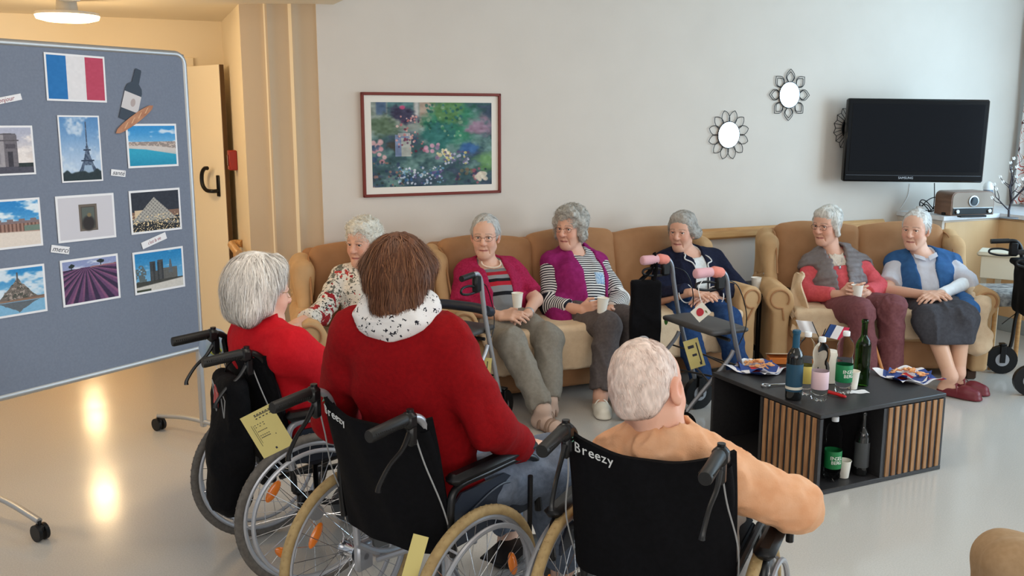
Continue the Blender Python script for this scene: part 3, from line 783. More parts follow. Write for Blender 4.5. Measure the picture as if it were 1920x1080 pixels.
bp = tpx(1450,724); t = thing('bottle_opener', 'silver corkscrew lying beside the teal wine bottle', 'opener', bp, .2)
q = MB(); q.tube(spl([(-.02,.0,.008), (-.035,.018,.008), (-.06,.012,.008), (-.06,-.012,.008), (-.035,-.018,.008)], 5, True), .004, 8, True); q.build('ring_handle', m_chrome, t)
q = MB(); q.tube([(-.02,0,.008), (.07,.0,.008)], .0045, 8); q.build('shaft', m_chrome, t)
t = thing('plastic_tongs', 'red plastic tongs lying before the green-label bottle', 'tongs', tpx(1566,742), -.9)
q = MB(); q.tube(spl([(-.05,.008,.012), (0,.004,.012), (.045,.006,.008)], 5), .006, 8); q.tube(spl([(-.05,-.008,.01), (0,-.004,.009), (.045,-.004,.007)], 5), .006, 8); q.build('arm', mat('red plastic', (196,32,36), .35), t)
q = MB(); q.ell((.05,0,.008), (.011,.009,.007)); q.build('tip', mat('red plastic', (196,32,36)), t)
q = MB(); q.sheet(lambda u, v: ((u-.5)*.10, (v-.5)*.055, .002+.002*math.sin(u*9)), 6, 4, .001); cat_build(q, 'paper_slip', m_fw, 'small white paper slip lying in front of the green wine bottle', 'paper', loc=tpx(1608,735), rz=.1)

# ------------------------------------------------------------------ picture, mirrors, television
from_wall = lambda px, py, n: (lambda d: d)(None)
def onwall(px, py, n=0.0):
    """point of the photograph on the back wall, n in front of it"""
    a = at(px, py, 1.0); d = a-V((0,0,CAM_H)); o = V((0,0,CAM_H)); c0 = W0+MN*n
    t = (c0-o).dot(MN)/d.dot(MN); return o+d*t
def wl(p): d = p-W0; return V((d.dot(EX), p.z))
def raster(w, h, nx, ny, fn, parent, name, M, m, z=0):
    """flat print: a fine grid of coloured faces; fn(u,v) with v up returns linear colours"""
    u, v = np.meshgrid((np.arange(nx)+.5)/nx, (np.arange(ny)+.5)/ny, indexing='ij')
    gx, gy = np.meshgrid(np.linspace(-w/2,w/2,nx+1), np.linspace(-h/2,h/2,ny+1), indexing='ij')
    P = np.stack([gx.ravel(), gy.ravel(), np.full(gx.size, z)], 1); i, j = np.meshgrid(np.arange(nx), np.arange(ny), indexing='ij'); k = ny+1
    Q = np.stack([(i*k+j).ravel(), ((i+1)*k+j).ravel(), ((i+1)*k+j+1).ravel(), (i*k+j+1).ravel()], 1)
    c = np.clip(fn(u, v), 0, 1).reshape(-1, 3); Mn = np.array(M); P = P @ Mn[:3,:3].T+Mn[:3,3]
    o = nmesh(name, P, Q, m, parent, smooth=False)
    a = o.data.color_attributes.new('Col', 'FLOAT_COLOR', 'CORNER'); cc = np.ones((len(Q)*4,4),'f'); cc[:,:3] = np.repeat(c, 4, 0); a.data.foreach_set('color', cc.ravel())
    return o
def srgb2lin(c): c = np.asarray(c)/255.; return np.where(c <= .04045, c/12.92, ((c+.055)/1.055)**2.4)
def blank(u, c): return np.ones((*u.shape,3))*np.array(c, float)
def put(I, m, c):
    m = np.clip(m, 0, 1)[...,None]; I[:] = I*(1-m)+np.array(c, float)*m
def nz2(u, v, f, s=0): return vnoise(u*f+s, v*f+s*1.7, np.full_like(u, s*.37+.5))*2
def fbm(u, v, f, s=0): return nz2(u,v,f,s)*.55+nz2(u,v,f*2.1,s+3)*.3+nz2(u,v,f*4.3,s+9)*.18
def ss(a, b, x): t = np.clip((x-a)/(b-a), 0, 1); return t*t*(3-2*t)
m_print = mat('print', (255,255,255), .55, vcol=True, spec=.3)
pc = [wl(onwall(*p, .02)) for p in ((675,172),(938,176),(683,370),(940,362))]
cx = sum(p.x for p in pc)/4; cz = sum(p.y for p in pc)/4; pw_ = (pc[1].x-pc[0].x+pc[3].x-pc[2].x)/2; ph = (pc[0].y-pc[2].y+pc[1].y-pc[3].y)/2
PB = wp(cx,.0,cz)
MPIC = Matrix((EX, V((0,0,1)), MN)).transposed().to_4x4()
t = thing('framed_picture', 'garden painting with white mount in a thin red-brown frame on the white wall', 'picture', PB, WA)
MP = XF(PB) @ MPIC
q = MB(); q.M = MP
for x, y, w_, h_ in ((0,ph/2-.009,pw_,.018),(0,-ph/2+.009,pw_,.018),(-pw_/2+.009,0,.018,ph),(pw_/2-.009,0,.018,ph)): q.box((x,y,.014), (w_,h_,.028), .003)
q.build('frame', mat('mahogany frame', (118,40,28), .4), t, world=True)
q = MB(); q.M = MP; q.box((0,0,.008), (pw_-.02,ph-.02,.008)); q.build('mount', mat('mount card', (234,226,214), .8), t, world=True)
def garden(u, v):
    I = blank(u, (64,92,96)); w = fbm(u, v, 6, 1); w2 = fbm(u, v, 14, 5); w3 = nz2(u, v, 34, 8)
    put(I, ss(-.1,.5,w+w2*.6), (96,128,122)); put(I, ss(.1,.5,-w+w3*.4), (50,66,84))
    put(I, ss(.55,.75,v+.1*w)*ss(.48,.36,u), (138,146,138))
    for x0, x1, y0, y1, c in ((.04,.12,.86,1,(84,104,130)),(.13,.34,.84,1,(86,122,124)),(.35,.38,.8,1,(186,184,180)),(.39,.52,.72,1,(166,146,130))):
        put(I, ss(x0-.01,x0+.01,u)*ss(x1+.01,x1-.01,u)*ss(y0-.03,y0+.01,v), c)
    put(I, ss(.28,.16,np.hypot((u-.66)/1.1,(v-.74)/1.2)+.1*w2), (50,122,92)); put(I, ss(.2,.1,np.hypot(u-.56,v-.6)+.1*w2), (46,108,102)); put(I, ss(.17,.08,np.hypot(u-.62,v-.92)+.12*w2), (92,134,84))
    put(I, ss(.16,.05,np.hypot(u-.88,(v-.72)/1.1)+.12*w2), (154,126,144)); put(I, ss(.12,.04,np.hypot(u-.80,v-.45)+.09*w2), (58,100,150)); put(I, ss(.15,.05,np.hypot(u-.97,v-.3)+.1*w2), (104,146,92))
    put(I, ss(.17,.08,np.hypot((u-.09)/1.1,v-.72)+.08*w2), (92,112,88)); put(I, ss(.1,.04,np.hypot(u-.17,v-.5)+.1*w2), (60,58,52))
    put(I, ss(.13,.05,np.hypot((u-.27)/1.1,v-.85)+.1*w2), (62,58,82)); put(I, ss(.03,.015,np.hypot(u-.25,v-.94)), (178,70,110))
    put(I, (np.abs(u-.25)<.065)*(np.abs(v-.49)<.13)*1., (120,134,164)); put(I, (np.abs(u-.275)<.04)*(np.abs(v-.47)<.11)*1., (170,172,164)); put(I, (np.abs(u-.26)<.05)*(np.abs(v-.62)<.02)*1., (160,158,158))
    rg = np.random.default_rng(3)
    def dots(n, x0, x1, y0, y1, s0, s1, cols):
        for _ in range(n):
            x, y, s = rg.uniform(x0,x1), rg.uniform(y0,y1), rg.uniform(s0,s1); put(I, ss(s,s*.5,np.hypot((u-x)*1.42,v-y)+.008*w3)*.85, cols[rg.integers(len(cols))])
    dots(60,.2,.42,.4,.85,.01,.022,[(190,120,120),(226,190,180),(120,50,70),(92,60,90),(214,150,140)])
    dots(14,.0,.11,.3,.56,.025,.045,[(228,176,176),(206,142,150),(60,80,110)])
    dots(8,.42,.56,.3,.5,.025,.04,[(222,160,180),(150,120,150),(190,110,130)])
    dots(14,.53,.64,.36,.44,.02,.035,[(232,216,186),(214,196,150)])
    dots(110,.2,.58,.02,.24,.012,.024,[(196,200,214),(120,160,186),(60,96,140),(214,214,220),(100,84,130)])
    dots(60,.58,.8,.26,.42,.012,.026,[(176,176,196),(206,206,220),(96,90,120),(200,184,110)])
    dots(40,.68,.95,.02,.2,.014,.03,[(70,58,84),(160,96,108),(52,66,84),(120,110,90)]); dots(18,.86,.96,.06,.14,.02,.04,[(236,226,206),(214,200,180)])
    dots(60,.0,.25,.0,.3,.012,.024,[(52,70,96),(92,110,120),(150,110,100),(48,60,60)]); dots(60,.45,.75,.6,.98,.012,.03,[(70,140,104),(40,92,80),(130,160,130),(52,110,110)])
    I += (w2*26+w3*20)[...,None]
    return srgb2lin(np.clip(I,0,255))
raster(pw_*.865, ph*.815, 300, 210, garden, t, 'painting', MP @ XF((.0,.0,.0125)), m_print)
def petals(kind):
    out = []
    if kind == 'lotus':
        for k in range(12):
            a = k*PI/6+.26
            for s_ in (-1,1): out.append([(a+s_*.30,.095), (a+s_*.27,.135), (a+s_*.14,.168), (a,.187)])
    elif kind == 'petal':
        for k in range(8):
            a = k*PI/4
            for r_ in (1,.86):
                for s_ in (-1,1): out.append([(a+s_*.12*r_,.095), (a+s_*.30*r_,.13), (a+s_*.22*r_,.165*(.4+.6*r_)), (a,.197*(.25+.75*r_))])
    else:
        for k in range(16):
            a = k*PI/8
            out += [[(a,.092),(a,.165)], [(a+.13,.092),(a+.196,.187)], [(a,.165),(a+.196,.187)], [(a+.196,.187),(a+PI/8,.165)]]
    return out
m_mirror = mat('mirror', (235,240,242), .02, metal=1)
for (px, py), kind, lab, rs_ in (((1367,253),'lotus','small round wall mirror with a wire frame of crossing pointed petals, left of the three',1.0),((1481,178),'petal','small round wall mirror with double wire petals, topmost of the three',1.0),((1597,240),'ray','small round wall mirror with a rayed wire frame half behind the television',1.0)):
    p = onwall(px, py, .015); b_ = wp(wl(p).x, 0, p.z); t = thing('wall_mirror', lab, 'mirror', b_, WA, 'wire flower mirrors'); MM = XF(b_) @ MPIC
    q = MB(); q.M = MM; q.lathe([(.001,.006), (.098,.006), (.098,.014), (.001,.0145)], 40); q.build('mirror_glass', m_mirror, t, world=True)
    q = MB(); q.M = MM; q.tube([(.099*math.cos(a),.099*math.sin(a),.012) for a in np.linspace(0,2*PI,41)[:-1]], .004, 6, True)
    for c_ in petals(kind):
        q.tube(spl([(r_*math.cos(a),r_*math.sin(a),.012) for a, r_ in c_], 4 if len(c_) > 2 else 1), .0026, 5)
    q.build('wire_frame', m_dk, t, world=True)
# television on a swivel arm, turned to the room
yt = 7.45; c4 = [at(*p, yt) for p in ((1592,184),(1856,187),(1580,340),(1845,343))]
tw = ((c4[1]-c4[0]).length+(c4[3]-c4[2]).length)/2; thh = ((c4[0]-c4[2]).length+(c4[1]-c4[3]).length)/2; tc_ = sum(c4, V())/4
xa = (c4[1]-c4[0]+c4[3]-c4[2]).normalized(); ya = (c4[0]-c4[2]+c4[1]-c4[3]); ya = (ya-xa*ya.dot(xa)).normalized(); za = xa.cross(ya)
MTV = XF(tc_) @ Matrix((xa, ya, za)).transposed().to_4x4()
t = thing('television', 'black flat television on a wall arm above the radio', 'television', tc_)
q = MB(); q.M = MTV; q.box((0,0,-.03), (tw,thh,.06), .012); q.build('casing', mat('piano black', (7,8,10), .15, spec=.4), t, world=True)
q = MB(); q.M = MTV; q.box((0,.022,.0015), (tw-.075,thh-.125,.004), .001); q.build('screen', mat('screen glass', (8,10,15), .12, spec=.35), t, world=True)
q = MB(); q.M = MTV; q.box((0,-thh/2+.052,.001), (tw-.04,.004,.003)); q.build('trim_strip', mat('grey strip', (70,74,80), .3), t, world=True)
q = MB(); q.M = MTV @ XF((-.06,-thh/2+.032,.001)); q.text('SAMSUNG', .026, Matrix(), .001); q.build('lettering', mat('logo silver', (190,194,200), .3), t, world=True)
q = MB(); q.M = MTV; q.box((0,0,-.08), (.3,.3,.04), .005); q.M = Matrix(); bk = MTV @ V((0,0,-.1)); wq = wp(wl(bk).x-.12,0,bk.z); q.bar(bk, wq, .06, .09, .004); q.build('wall_arm', m_black, t, world=True)
# radio, cables, figurine, blossom branch on the ledge
def lp_(s, n): return wp(s, n, LZ)
rb = at(1823,394,7.55); r0 = V((rb.x,rb.y,LZ)); d_ = wl(r0).x
t = thing('radio', 'retro table radio with taupe front and round display on the white ledge', 'radio', r0, WA*.55)
rw, rh, rd = .40, .19, .20
q = MB(); pr = [(-rw/2,.0),(rw/2,.0),(rw/2,rh-.05)]+[(rw/2-.05+.05*math.cos(a),rh-.05+.05*math.sin(a)) for a in np.linspace(0,PI/2,7)]+[(-rw/2+.05-.05*math.sin(a),rh-.05+.05*math.cos(a)) for a in np.linspace(0,PI/2,7)]
q.prism(pr, -.0, rd, XF((0,0,.004), 0, PI/2) @ XF((0,0,-rd)) ); q.build('cabinet', mat('walnut veneer', (132,98,76), .35, noise=(112,80,60), nscale=5, stretch=(1,1,6)), t)
q = MB(); pr2 = [(x*.955, .01+(y-.0)*.91) for x, y in pr]; q.prism(pr2, -.002, .004, XF((0,0,.004), 0, PI/2)); q.build('front_panel', mat('taupe front', (152,134,118), .5), t)
q = MB(); q.box((0,-.006,.036), (rw*.93,.006,.05), .002); q.build('control_strip', m_black, t)
q = MB(); q.box((0,-.007,.064), (rw*.93,.006,.005)); q.build('trim_strip', m_alu, t)
q = MB(); q.lathe([(.046,0),(.046,.01),(.036,.012),(.036,.006),(.0,.006)], 28, XF((0,-.002,.117), 0, PI/2)); q.build('display_ring', m_alu, t)
q = MB(); q.lathe([(.001,.0),(.036,.0),(.036,.009),(.001,.009)], 24, XF((0,-.002,.117), 0, PI/2)); q.build('display', mat('display glass', (24,28,34), .1), t)
for s_ in (-1,1):
    q = MB(); q.lathe([(.018,0),(.018,.012),(.014,.016),(.001,.016)], 18, XF((s_*.15,-.008,.036), 0, PI/2)); q.build('knob', m_chrome, t)
q = MB(); q.box((0,0,.008), (.24,.045,.016), .004); cat_build(q, 'remote_control', m_black, 'black remote control lying in front of the radio', 'remote control', loc=V((at(1817,398,7.48).x,7.43,LZ)), rz=WA*.5)
q = MB(); q.box((0,0,.012), (.07,.035,.024), .006); cat_build(q, 'power_adapter', m_black, 'small black adapter lying left of the radio', 'adapter', loc=V((at(1772,397,7.6).x,7.58,LZ)), rz=.1)
q = MB(); b0 = V((at(1745,392,7.75).x,7.75,LZ))
for k in range(5):
    a = k*1.1; rr = .05+.012*k; q.tube(spl([b0+V((rr*math.cos(a+i*.7)*1.2+.02*k-.05, .02*math.sin(i*1.3+k), .008+max(0,rr*1.3*math.sin(i*.7))+.004*k)) for i in range(7)], 5), .0042, 6)
up = at(1752,343,7.7); q.tube(spl([up, V((up.x+.01,7.7,1.1)), b0+V((.02,0,.01))], 6), .004, 6)
cat_build(q, 'cable', m_black, 'tangle of black cables on the ledge left of the radio', 'cables', smooth=60)
q = MB(); a0 = at(1706,345,7.75); q.tube(spl([onwall(1706,345,.006), onwall(1702,368,.006), onwall(1688,392,.006)], 6), .003, 6); cat_build(q, 'cable', m_white, 'thin white cable hanging on the wall below the television', 'cable')
q = MB(); q.box((0,0,.03), (.05,.03,.06), .006); cat_build(q, 'socket_adapter', m_white, 'white plug adapter on the ledge beside the cable tangle', 'adapter', loc=V((at(1724,390,7.72).x,7.72,LZ)))
fp = at(1853,352,7.95); t = thing('tealight_jar', 'small grey and white tea-light jar on the ledge behind the radio', 'jar', (fp.x,7.95,LZ))
q = MB(); q.lathe([(.03,0),(.042,.01),(.042,.16),(.036,.18)], 20); q.build('jar_body', mat('grey jar', (112,120,132), .4), t)
q = MB(); q.lathe([(.04,.18),(.044,.2),(.03,.235),(.01,.25)], 20); q.build('lid', m_white, t)
t = thing('blossom_branch', 'bare dark branch ornament with white blossoms on the ledge by the curtain', 'branch ornament', V((at(1893,390,7.35).x,7.35,LZ)))
q = MB(); q.lathe([(.07,0),(.07,.006),(.02,.01)], 20); q.build('foot_plate', mat('pewter', (120,124,130), .4), t)
q = MB(); rg = random.Random(5); tips = []
def branch(p, d, l, r_, dep):
    n = 4; pts = [p]; dd = V(d).normalized()
    for i in range(n):
        dd = (dd+V((rg.uniform(-.35,.35), rg.uniform(-.25,.25), rg.uniform(-.1,.3)))).normalized(); pts.append(pts[-1]+dd*l/n)
    q.tube(pts, [r_, r_*.6], 6)
    if dep == 0: tips.append(pts[-1]); return
    for i in range(3): branch(pts[2+i % 3], dd+V((rg.uniform(-1,1), rg.uniform(-.5,.5), rg.uniform(-.2,.8))), l*.62, r_*.6, dep-1)
branch(V((0,0,0)), (-.1,0,1), .24, .010, 2); branch(V((0,0,.1)), (.5,0,.9), .22, .008, 2); branch(V((0,0,.06)), (-.8,0,.8), .16, .006, 1)
q.build('branch', mat('dark twig', (48,40,48), .6), t)
for p in tips:
    q = MB()
    for k in range(5):
        a = k*2*PI/5; q.ell((p.x+.008*math.cos(a), p.y+.003*math.sin(3*a), p.z+.008*math.sin(a)), (.0065,.003,.0065), 6, 4)
    q.build('blossom', m_white, t)

# ------------------------------------------------------------------ side table between the sofas, cream table and stool in the corner
sp_ = V((1.80,6.70,0)); t = thing('side_table', 'small black-legged side table between the two sofas', 'side table', sp_, RZ3)
q = MB(); q.box((0,0,.53), (.38,.5,.02), .004); q.build('tabletop', m_dk, t)
for x in (-.16,.16):
    for y in (-.22,.22):
        q = MB(); q.box((x,y,.26), (.026,.026,.52), .003); q.build('leg', m_black, t)
c_ = V((at(1417,545,6.55).x,6.55,.54)); cup(c_, 'white paper cup on the small side table between the sofas', .095, .036)
c_ = V((at(1424,545,6.72).x,6.70,.54)); q = MB(); q.lathe([(.03,0),(.032,.11),(.034,.112)], 20); cat_build(q, 'drinking_glass', mat('clear glass', (255,255,255), .02, trans=1), 'clear drinking glass behind the cup on the small side table', 'glass', loc=c_)
dp = at(1900,500,6.95); t = thing('low_bench', 'cream painted low bench against the panelling at the right edge', 'bench', (dp.x+.12,dp.y,0), R(-32))
zt = at(1888,480,6.9).z; q = MB(); q.box((0,0,zt), (.70,.28,.035), .012); q.build('bench_top', mat('cream paint', (236,226,204), .5), t)
q = MB(); q.box((0,-.11,zt-.1), (.64,.02,.17), .004); q.build('apron', mat('cream paint', (236,226,204)), t)
for x in (-.3,-.2,.3):
    q = MB(); q.box((x,-.0,zt/2-.05), (.04,.04,zt-.1), .004); q.build('leg', mat('cream paint', (236,226,204)), t)
sp2 = at(1888,545,6.55); t = thing('stool', 'upholstered stool with grey floral seat beside the right sofa arm', 'stool', (sp2.x+.02,sp2.y,0))
soft('seat', [bx((0,0,sp2.z-.03), (.22,.2,.055), .045)], .014, mat('grey floral cloth', (176,172,166), .9, noise=(92,90,92), nscale=26), t, world=False)
for x in (-.17,.17):
    for y in (-.15,.15):
        q = MB(); q.cyl((x,y,0), (x,y,sp2.z-.06), .016, 10); q.build('leg', m_beech, t)
# ------------------------------------------------------------------ pinboard on castors
BRc = at(381,656,4.88); TRc = at(352,97,4.88)
BX0 = (BRc.x+TRc.x)/2; bdir = V((-.536,-.844,0)); bn = V((.844,-.536,0))
BO = V((BX0,4.88,0)); bz0, bz1 = BRc.z, TRc.z; BL = 1.22
MBD = XF(BO) @ Matrix((-bdir, V((0,0,1)), bn)).transposed().to_4x4()       # x to the right along the board, y up, z off the board
def bpt(px, py):
    a = at(px, py, 1.0); o = V((0,0,CAM_H)); d = a-o; t = (BO-o).dot(bn)/d.dot(bn); p = o+d*t-BO
    return V((p.dot(-bdir), p.z))
t = thing('pinboard', 'blue-grey pinboard on castor feet covered with pinned photos of France', 'pinboard', BO, math.atan2(-bdir.y,-bdir.x))
q = MB(); q.M = MBD; q.box((-BL/2,(bz0+bz1)/2,-.014), (BL-.03,bz1-bz0-.03,.022), .002); q.build('felt_panel', mat('felt blue grey', (126,134,150), .95, noise=(121,129,145), nscale=90, spec=.1), t, world=True)
q = MB(); q.M = MBD; rr = .05; z0, z1 = bz0+.014, bz1-.014; x0, x1 = -BL+.014, -.014; pts = []
for cx_, cy_, a0 in ((x1-rr,z1-rr,0),(x0+rr,z1-rr,PI/2),(x0+rr,z0+.01,PI),(x1-rr,z0+.01,1.5*PI)):
    r_ = rr if a0 < 3 else .01; cx2 = cx_ if r_ == rr else (x0+.01 if a0 < 4 else x1-.01)
    pts += [(cx2+r_*math.cos(a0+a), cy_+r_*math.sin(a0+a), -.012) for a in np.linspace(0,PI/2,6)]
q.tube(pts, .016, 8, True); q.build('frame', m_alu, t, world=True, smooth=60)
for xx, near in ((-.02,False),(-BL+.02,True)):
    q = MB(); q.M = MBD; q.box((xx+.012,.09+(bz0+.35-.09)/2,-.035), (.03,bz0+.35-.09,.03), .005); f_ = q.build('upright', m_alu, t, world=True)
    q = MB(); q.M = MBD; q.tube(spl([(xx+.012,.085,-.42), (xx+.012,.115,-.2), (xx+.012,.12,-.03), (xx+.012,.115,.15), (xx+.012,.085,.36)], 5), .014, 10); q.build('foot', m_alu, t, world=True, smooth=60)
    for zz in (-.42,.36):
        q = MB(); q.M = MBD; q.cyl((xx+.012,.085,zz), (xx+.012,.065,zz), .008, 8); q.cyl((xx-.012,.036,zz), (xx+.004,.036,zz), .036, 18); q.cyl((xx+.02,.036,zz), (xx+.036,.036,zz), .036, 18); q.box((xx+.012,.055,zz), (.02,.03,.05), .006); q.build('castor', m_black, t, world=True)
q = MB(); q.M = MBD; q.box((-.006,bz0+.13,-.035), (.012,.2,.014)); q.build('tally_strip', m_black, t, world=True)
# papers on the board
def paper(pxs, fn, nx, ny, name, label, cat, border=.035, bc=(236,234,236), grp='photos pinned to the board', zoff=.0):
    P = [bpt(*p) for p in pxs]       # tl tr br bl
    c = sum(P, V((0,0)))/4; X = ((P[1]-P[0])+(P[2]-P[3]))/2; Y = ((P[0]-P[3])+(P[1]-P[2]))/2; w, h = X.length, Y.length; a = math.atan2(X.y, X.x)
    M = MBD @ XF((c.x,c.y,.001+zoff), a); b_ = M @ V((0,0,0))
    q = MB(); q.M = M; q.box((0,0,0), (w,h,.0014)); q.m = 0
    o = q.build(name, mat('photo paper %d' % bc[0], bc, .6), None, 0, True, b_, math.atan2(-bdir.y,-bdir.x)); tag(o, label, cat, grp)
    if fn: raster(w*(1-border*2), h-w*border*2, nx, ny, fn, o, 'print', M @ XF((0,0,.0009)), m_print)
    return o, M, w, h
def f_flag(u, v):
    I = blank(u, (226,222,224)); put(I, (u < .33)*1., (32,112,178)); put(I, (u > .67)*1., (186,66,92)); return srgb2lin(np.clip(I+(nz2(u,v,20)*5)[...,None],0,255))
def sky(u, v, top, bot, cl=.0, cc=(226,230,238), s=0):
    I = blank(u, bot); put(I, ss(.2,1,v), top); put(I, ss(.0,.45,fbm(u,v*1.8,4,s)+cl), cc); return I
fin = lambda I: srgb2lin(np.clip(I,0,255))
def f_arch(u, v):
    I = sky(u,v,(176,178,196),(228,214,206),.1,(236,226,222),2); u2 = u
    put(I, ((v < .16))*1., (78,76,88)); put(I, (v < .22)*(v > .13)*(u > .68)*1., (44,52,52))
    st = (158,152,156); body = (v > .14)*(v < .86+.03*u)*(u < .70-.1*(v > .84)); put(I, body*1., st); put(I, body*(u > .44)*1., (112,106,112))
    put(I, ss(.02,.01,abs(v-.72))*(u < .74), (92,86,92)); put(I, ss(.014,.008,abs(v-.86))*(u < .68), (86,82,88)); put(I, (abs(v-.61)<.05)*(abs(u-.2)<.12)*1., (120,114,120)); put(I, (abs(v-.60)<.05)*(abs(u-.56)<.1)*1., (84,78,86))
    put(I, (u > .5)*(u < .60)*(v > .14)*(v < .48+.0*u)*1., (60,56,64)); put(I, (u < .03)*(v < .5)*1., (84,80,88)); put(I, (abs(u-.25)<.1)*(abs(v-.32)<.12)*1., (138,132,138)); return fin(I+(fbm(u,v,30)*14)[...,None])
def f_tower(u, v):
    I = sky(u,v,(92,140,190),(176,196,220),.02,(196,210,226),5)
    c = .66; w = .014+.95*np.clip(.62-v,0,1)**2.0+.012*(v < .55); body = (abs(u-c) < w)*(v > .12)*(v < .93)
    put(I, body*1., (66,80,104)); put(I, body*(nz2(u,v,40,3) > .1), (98,112,134)); put(I, (abs(u-c) < w*.55)*(v < .24)*1., (150,172,196))
    for y, ww in ((.48,.09),(.31,.17)): put(I, (abs(v-y)<.012)*(abs(u-c)<ww), (50,62,84))
    put(I, ss(.0,.03,.16+.05*nz2(u,v*0,9,1)-v), (38,50,54)); return fin(I+(fbm(u,v,24)*10)[...,None])
def f_beach(u, v):
    I = sky(u,v,(50,142,204),(170,200,226),-.15,(206,220,236),7); sh = .48-.10*(u-.2)
    put(I, (v < .60)*1., (150,136,130)); put(I, (v < .60)*(nz2(u,v,34,2) > .1), (196,176,164)); put(I, ss(.02,.0,v-(sh+.03*np.sin(u*3)))*1., (206,196,190)); put(I, ss(.02,.0,v-(sh-.07-.12*np.clip(u-.35,0,1)))*1., (46,160,192)); put(I, ss(.4,.0,v)*.6, (22,132,168)); return fin(I+(fbm(u,v,30)*8)[...,None])
def f_chateau(u, v):
    I = sky(u,v,(40,130,196),(120,180,220),.05,(226,234,240),11); put(I, (v < .56)*1., (158,122,108)); put(I, (v < .52)*(v > .32)*(np.sin(u*90) > .2), (112,80,70)); put(I, (v < .58+.02*np.sign(np.sin(u*30)))*(v > .5), (132,112,112))
    put(I, ss(.34,.30,v+.04*(u-.5)), (226,212,200)); put(I, (u > .72)*(v < .44)*(v > .32), (112,130,118)); return fin(I+(fbm(u,v,40)*10)[...,None])
def f_framed(u, v):
    I = blank(u, (206,202,208)); put(I, (abs(u-.53)<.17)*(abs(v-.5)<.32)*1., (110,98,88)); put(I, (abs(u-.53)<.13)*(abs(v-.5)<.265)*1., (84,76,68)); put(I, (abs(u-.53)<.115)*(abs(v-.5)<.24)*1., (92,98,92))
    put(I, ss(.2,.12,np.hypot((u-.53)*1.4,(v-.36)*.9)), (48,40,38)); put(I, ss(.06,.04,np.hypot((u-.55)*1.3,v-.56)), (130,112,80)); return fin(I)       # a plain dark still life in a grey frame
def f_pyr(u, v):
    I = blank(u, (44,46,56)); put(I, (v < .5)*(v > .34)*1., (128,96,80)); put(I, (v < .55)*(v > .3)*(abs(u-.14) < .09)*1., (214,190,158)); h_ = .86-1.1*abs(u-.47)*1.15; k = (v < h_)*(v > .26)
    put(I, k*1., (132,128,124)); put(I, k*((np.sin((u+v*.8)*80) > .5) | (np.sin((u-v*.8)*80) > .5)), (176,170,160)); put(I, (v < .27)*1., (36,36,40)); put(I, ss(.05,.02,abs(v-.22-.05*np.sin(u*5)))*.6, (150,150,148)); put(I, (nz2(u,v,50,3) > .34)*(v < .42), (232,206,160)); return fin(I+(fbm(u,v,30)*12)[...,None])
def f_mont(u, v):
    I = sky(u,v,(48,136,196),(150,192,218),.12,(212,224,234),13); pk = .83-1.25*abs(u-.54)**.8*.9+.03*nz2(u,v*0,26,1)
    put(I, (v < np.maximum(pk,.0))*(v > .3)*1., (116,106,100)); put(I, (v < pk)*(v > .3)*(fbm(u,v,22,4) > .08), (82,82,74)); put(I, (v < pk)*(v > .3)*(fbm(u,v,22,8) > .2), (166,152,142)); put(I, (abs(u-.54)<.012)*(v < .92)*(v > .7), (90,86,86))
    put(I, ss(.34,.32,v+.05*(u-.5)*-1), (120,96,84)); put(I, (v < .28)*1., (128,178,210)); put(I, (v < .27)*(v > .28-.9*np.clip(pk-.3,0,1)*.55)*1., (98,104,110)); put(I, ss(.03,.0,abs(v-.30)), (150,120,100)); return fin(I+(fbm(u,v,30)*10)[...,None])
def f_lav(u, v):
    I = sky(u,v,(140,150,190),(190,184,206),-.1); hz = .80+.05*u; a = np.arctan2(u-.42+.1*(hz-v), np.maximum(hz+.04-v,.01)); fl = v < hz
    put(I, fl*1., (104,66,104)); put(I, fl*ss(-.2,.6,np.sin(a*26)), (52,38,66)); put(I, fl*ss(.5,1,np.sin(a*26+2))*.8, (142,88,120)); put(I, fl*ss(.3,.0,v)*ss(.25,.0,abs(u-.45))*.6, (66,50,80)); put(I, fl*ss(.05,.0,hz-v)*.7*(u > .5), (196,140,120))
    for x, y, r_ in ((.16,.88,.055),(.70,.93,.06)): put(I, (np.hypot(u-x,(v-y)*1.2) < r_*(1+.3*nz2(u,v,30)))*1., (36,44,44)); put(I, (abs(u-x)<.006)*(v < y)*(v > y-.1), (36,40,40))
    return fin(I+(fbm(u,v,40)*12)[...,None])
def f_church(u, v):
    I = sky(u,v,(34,128,186),(112,168,206),-.25,(190,210,226),17)
    for x0, x1, y1, c in ((.3,.42,.76,(62,64,66)),(.46,.58,.78,(70,72,74)),(.3,.58,.5,(76,76,76)),(.58,.88,.55,(98,96,92))): put(I, (u > x0)*(u < x1)*(v < y1)*(v > .2)*1., c)
    put(I, (abs(u-.74) < .10*np.clip(.9-v,0,1))*(v > .4)*(v < .76), (92,98,104)); put(I, (np.sin(u*70) > .4)*(u > .3)*(u < .58)*(v < .72)*(v > .25)*.6, (40,42,46)); put(I, (u < .22)*(v < .6+.2*nz2(u,v,9))*(nz2(u,v,24) > -.2), (92,102,104)); put(I, (v < .26)*1., (66,64,58)); put(I, ss(.2,.17,v-.1*(u-.6))*1., (206,200,192)); put(I, (v < .06)*(u < .3), (60,66,50)); return fin(I+(fbm(u,v,34)*14)[...,None])
paper(((81,98),(195,106),(200,193),(88,188)), f_flag, 90, 60, 'flag_print', 'printed French flag at the top of the pinboard', 'paper print', .03)
paper(((-42,236),(60,235),(67,327),(-36,331)), f_arch, 110, 90, 'photo_print', 'pinned photo of a stone triumphal arch at the left edge of the board', 'photo')
paper(((107,217),(186,216),(192,340),(116,342)), f_tower, 90, 130, 'photo_print', 'pinned upright photo of an iron lattice tower under a blue sky', 'photo')
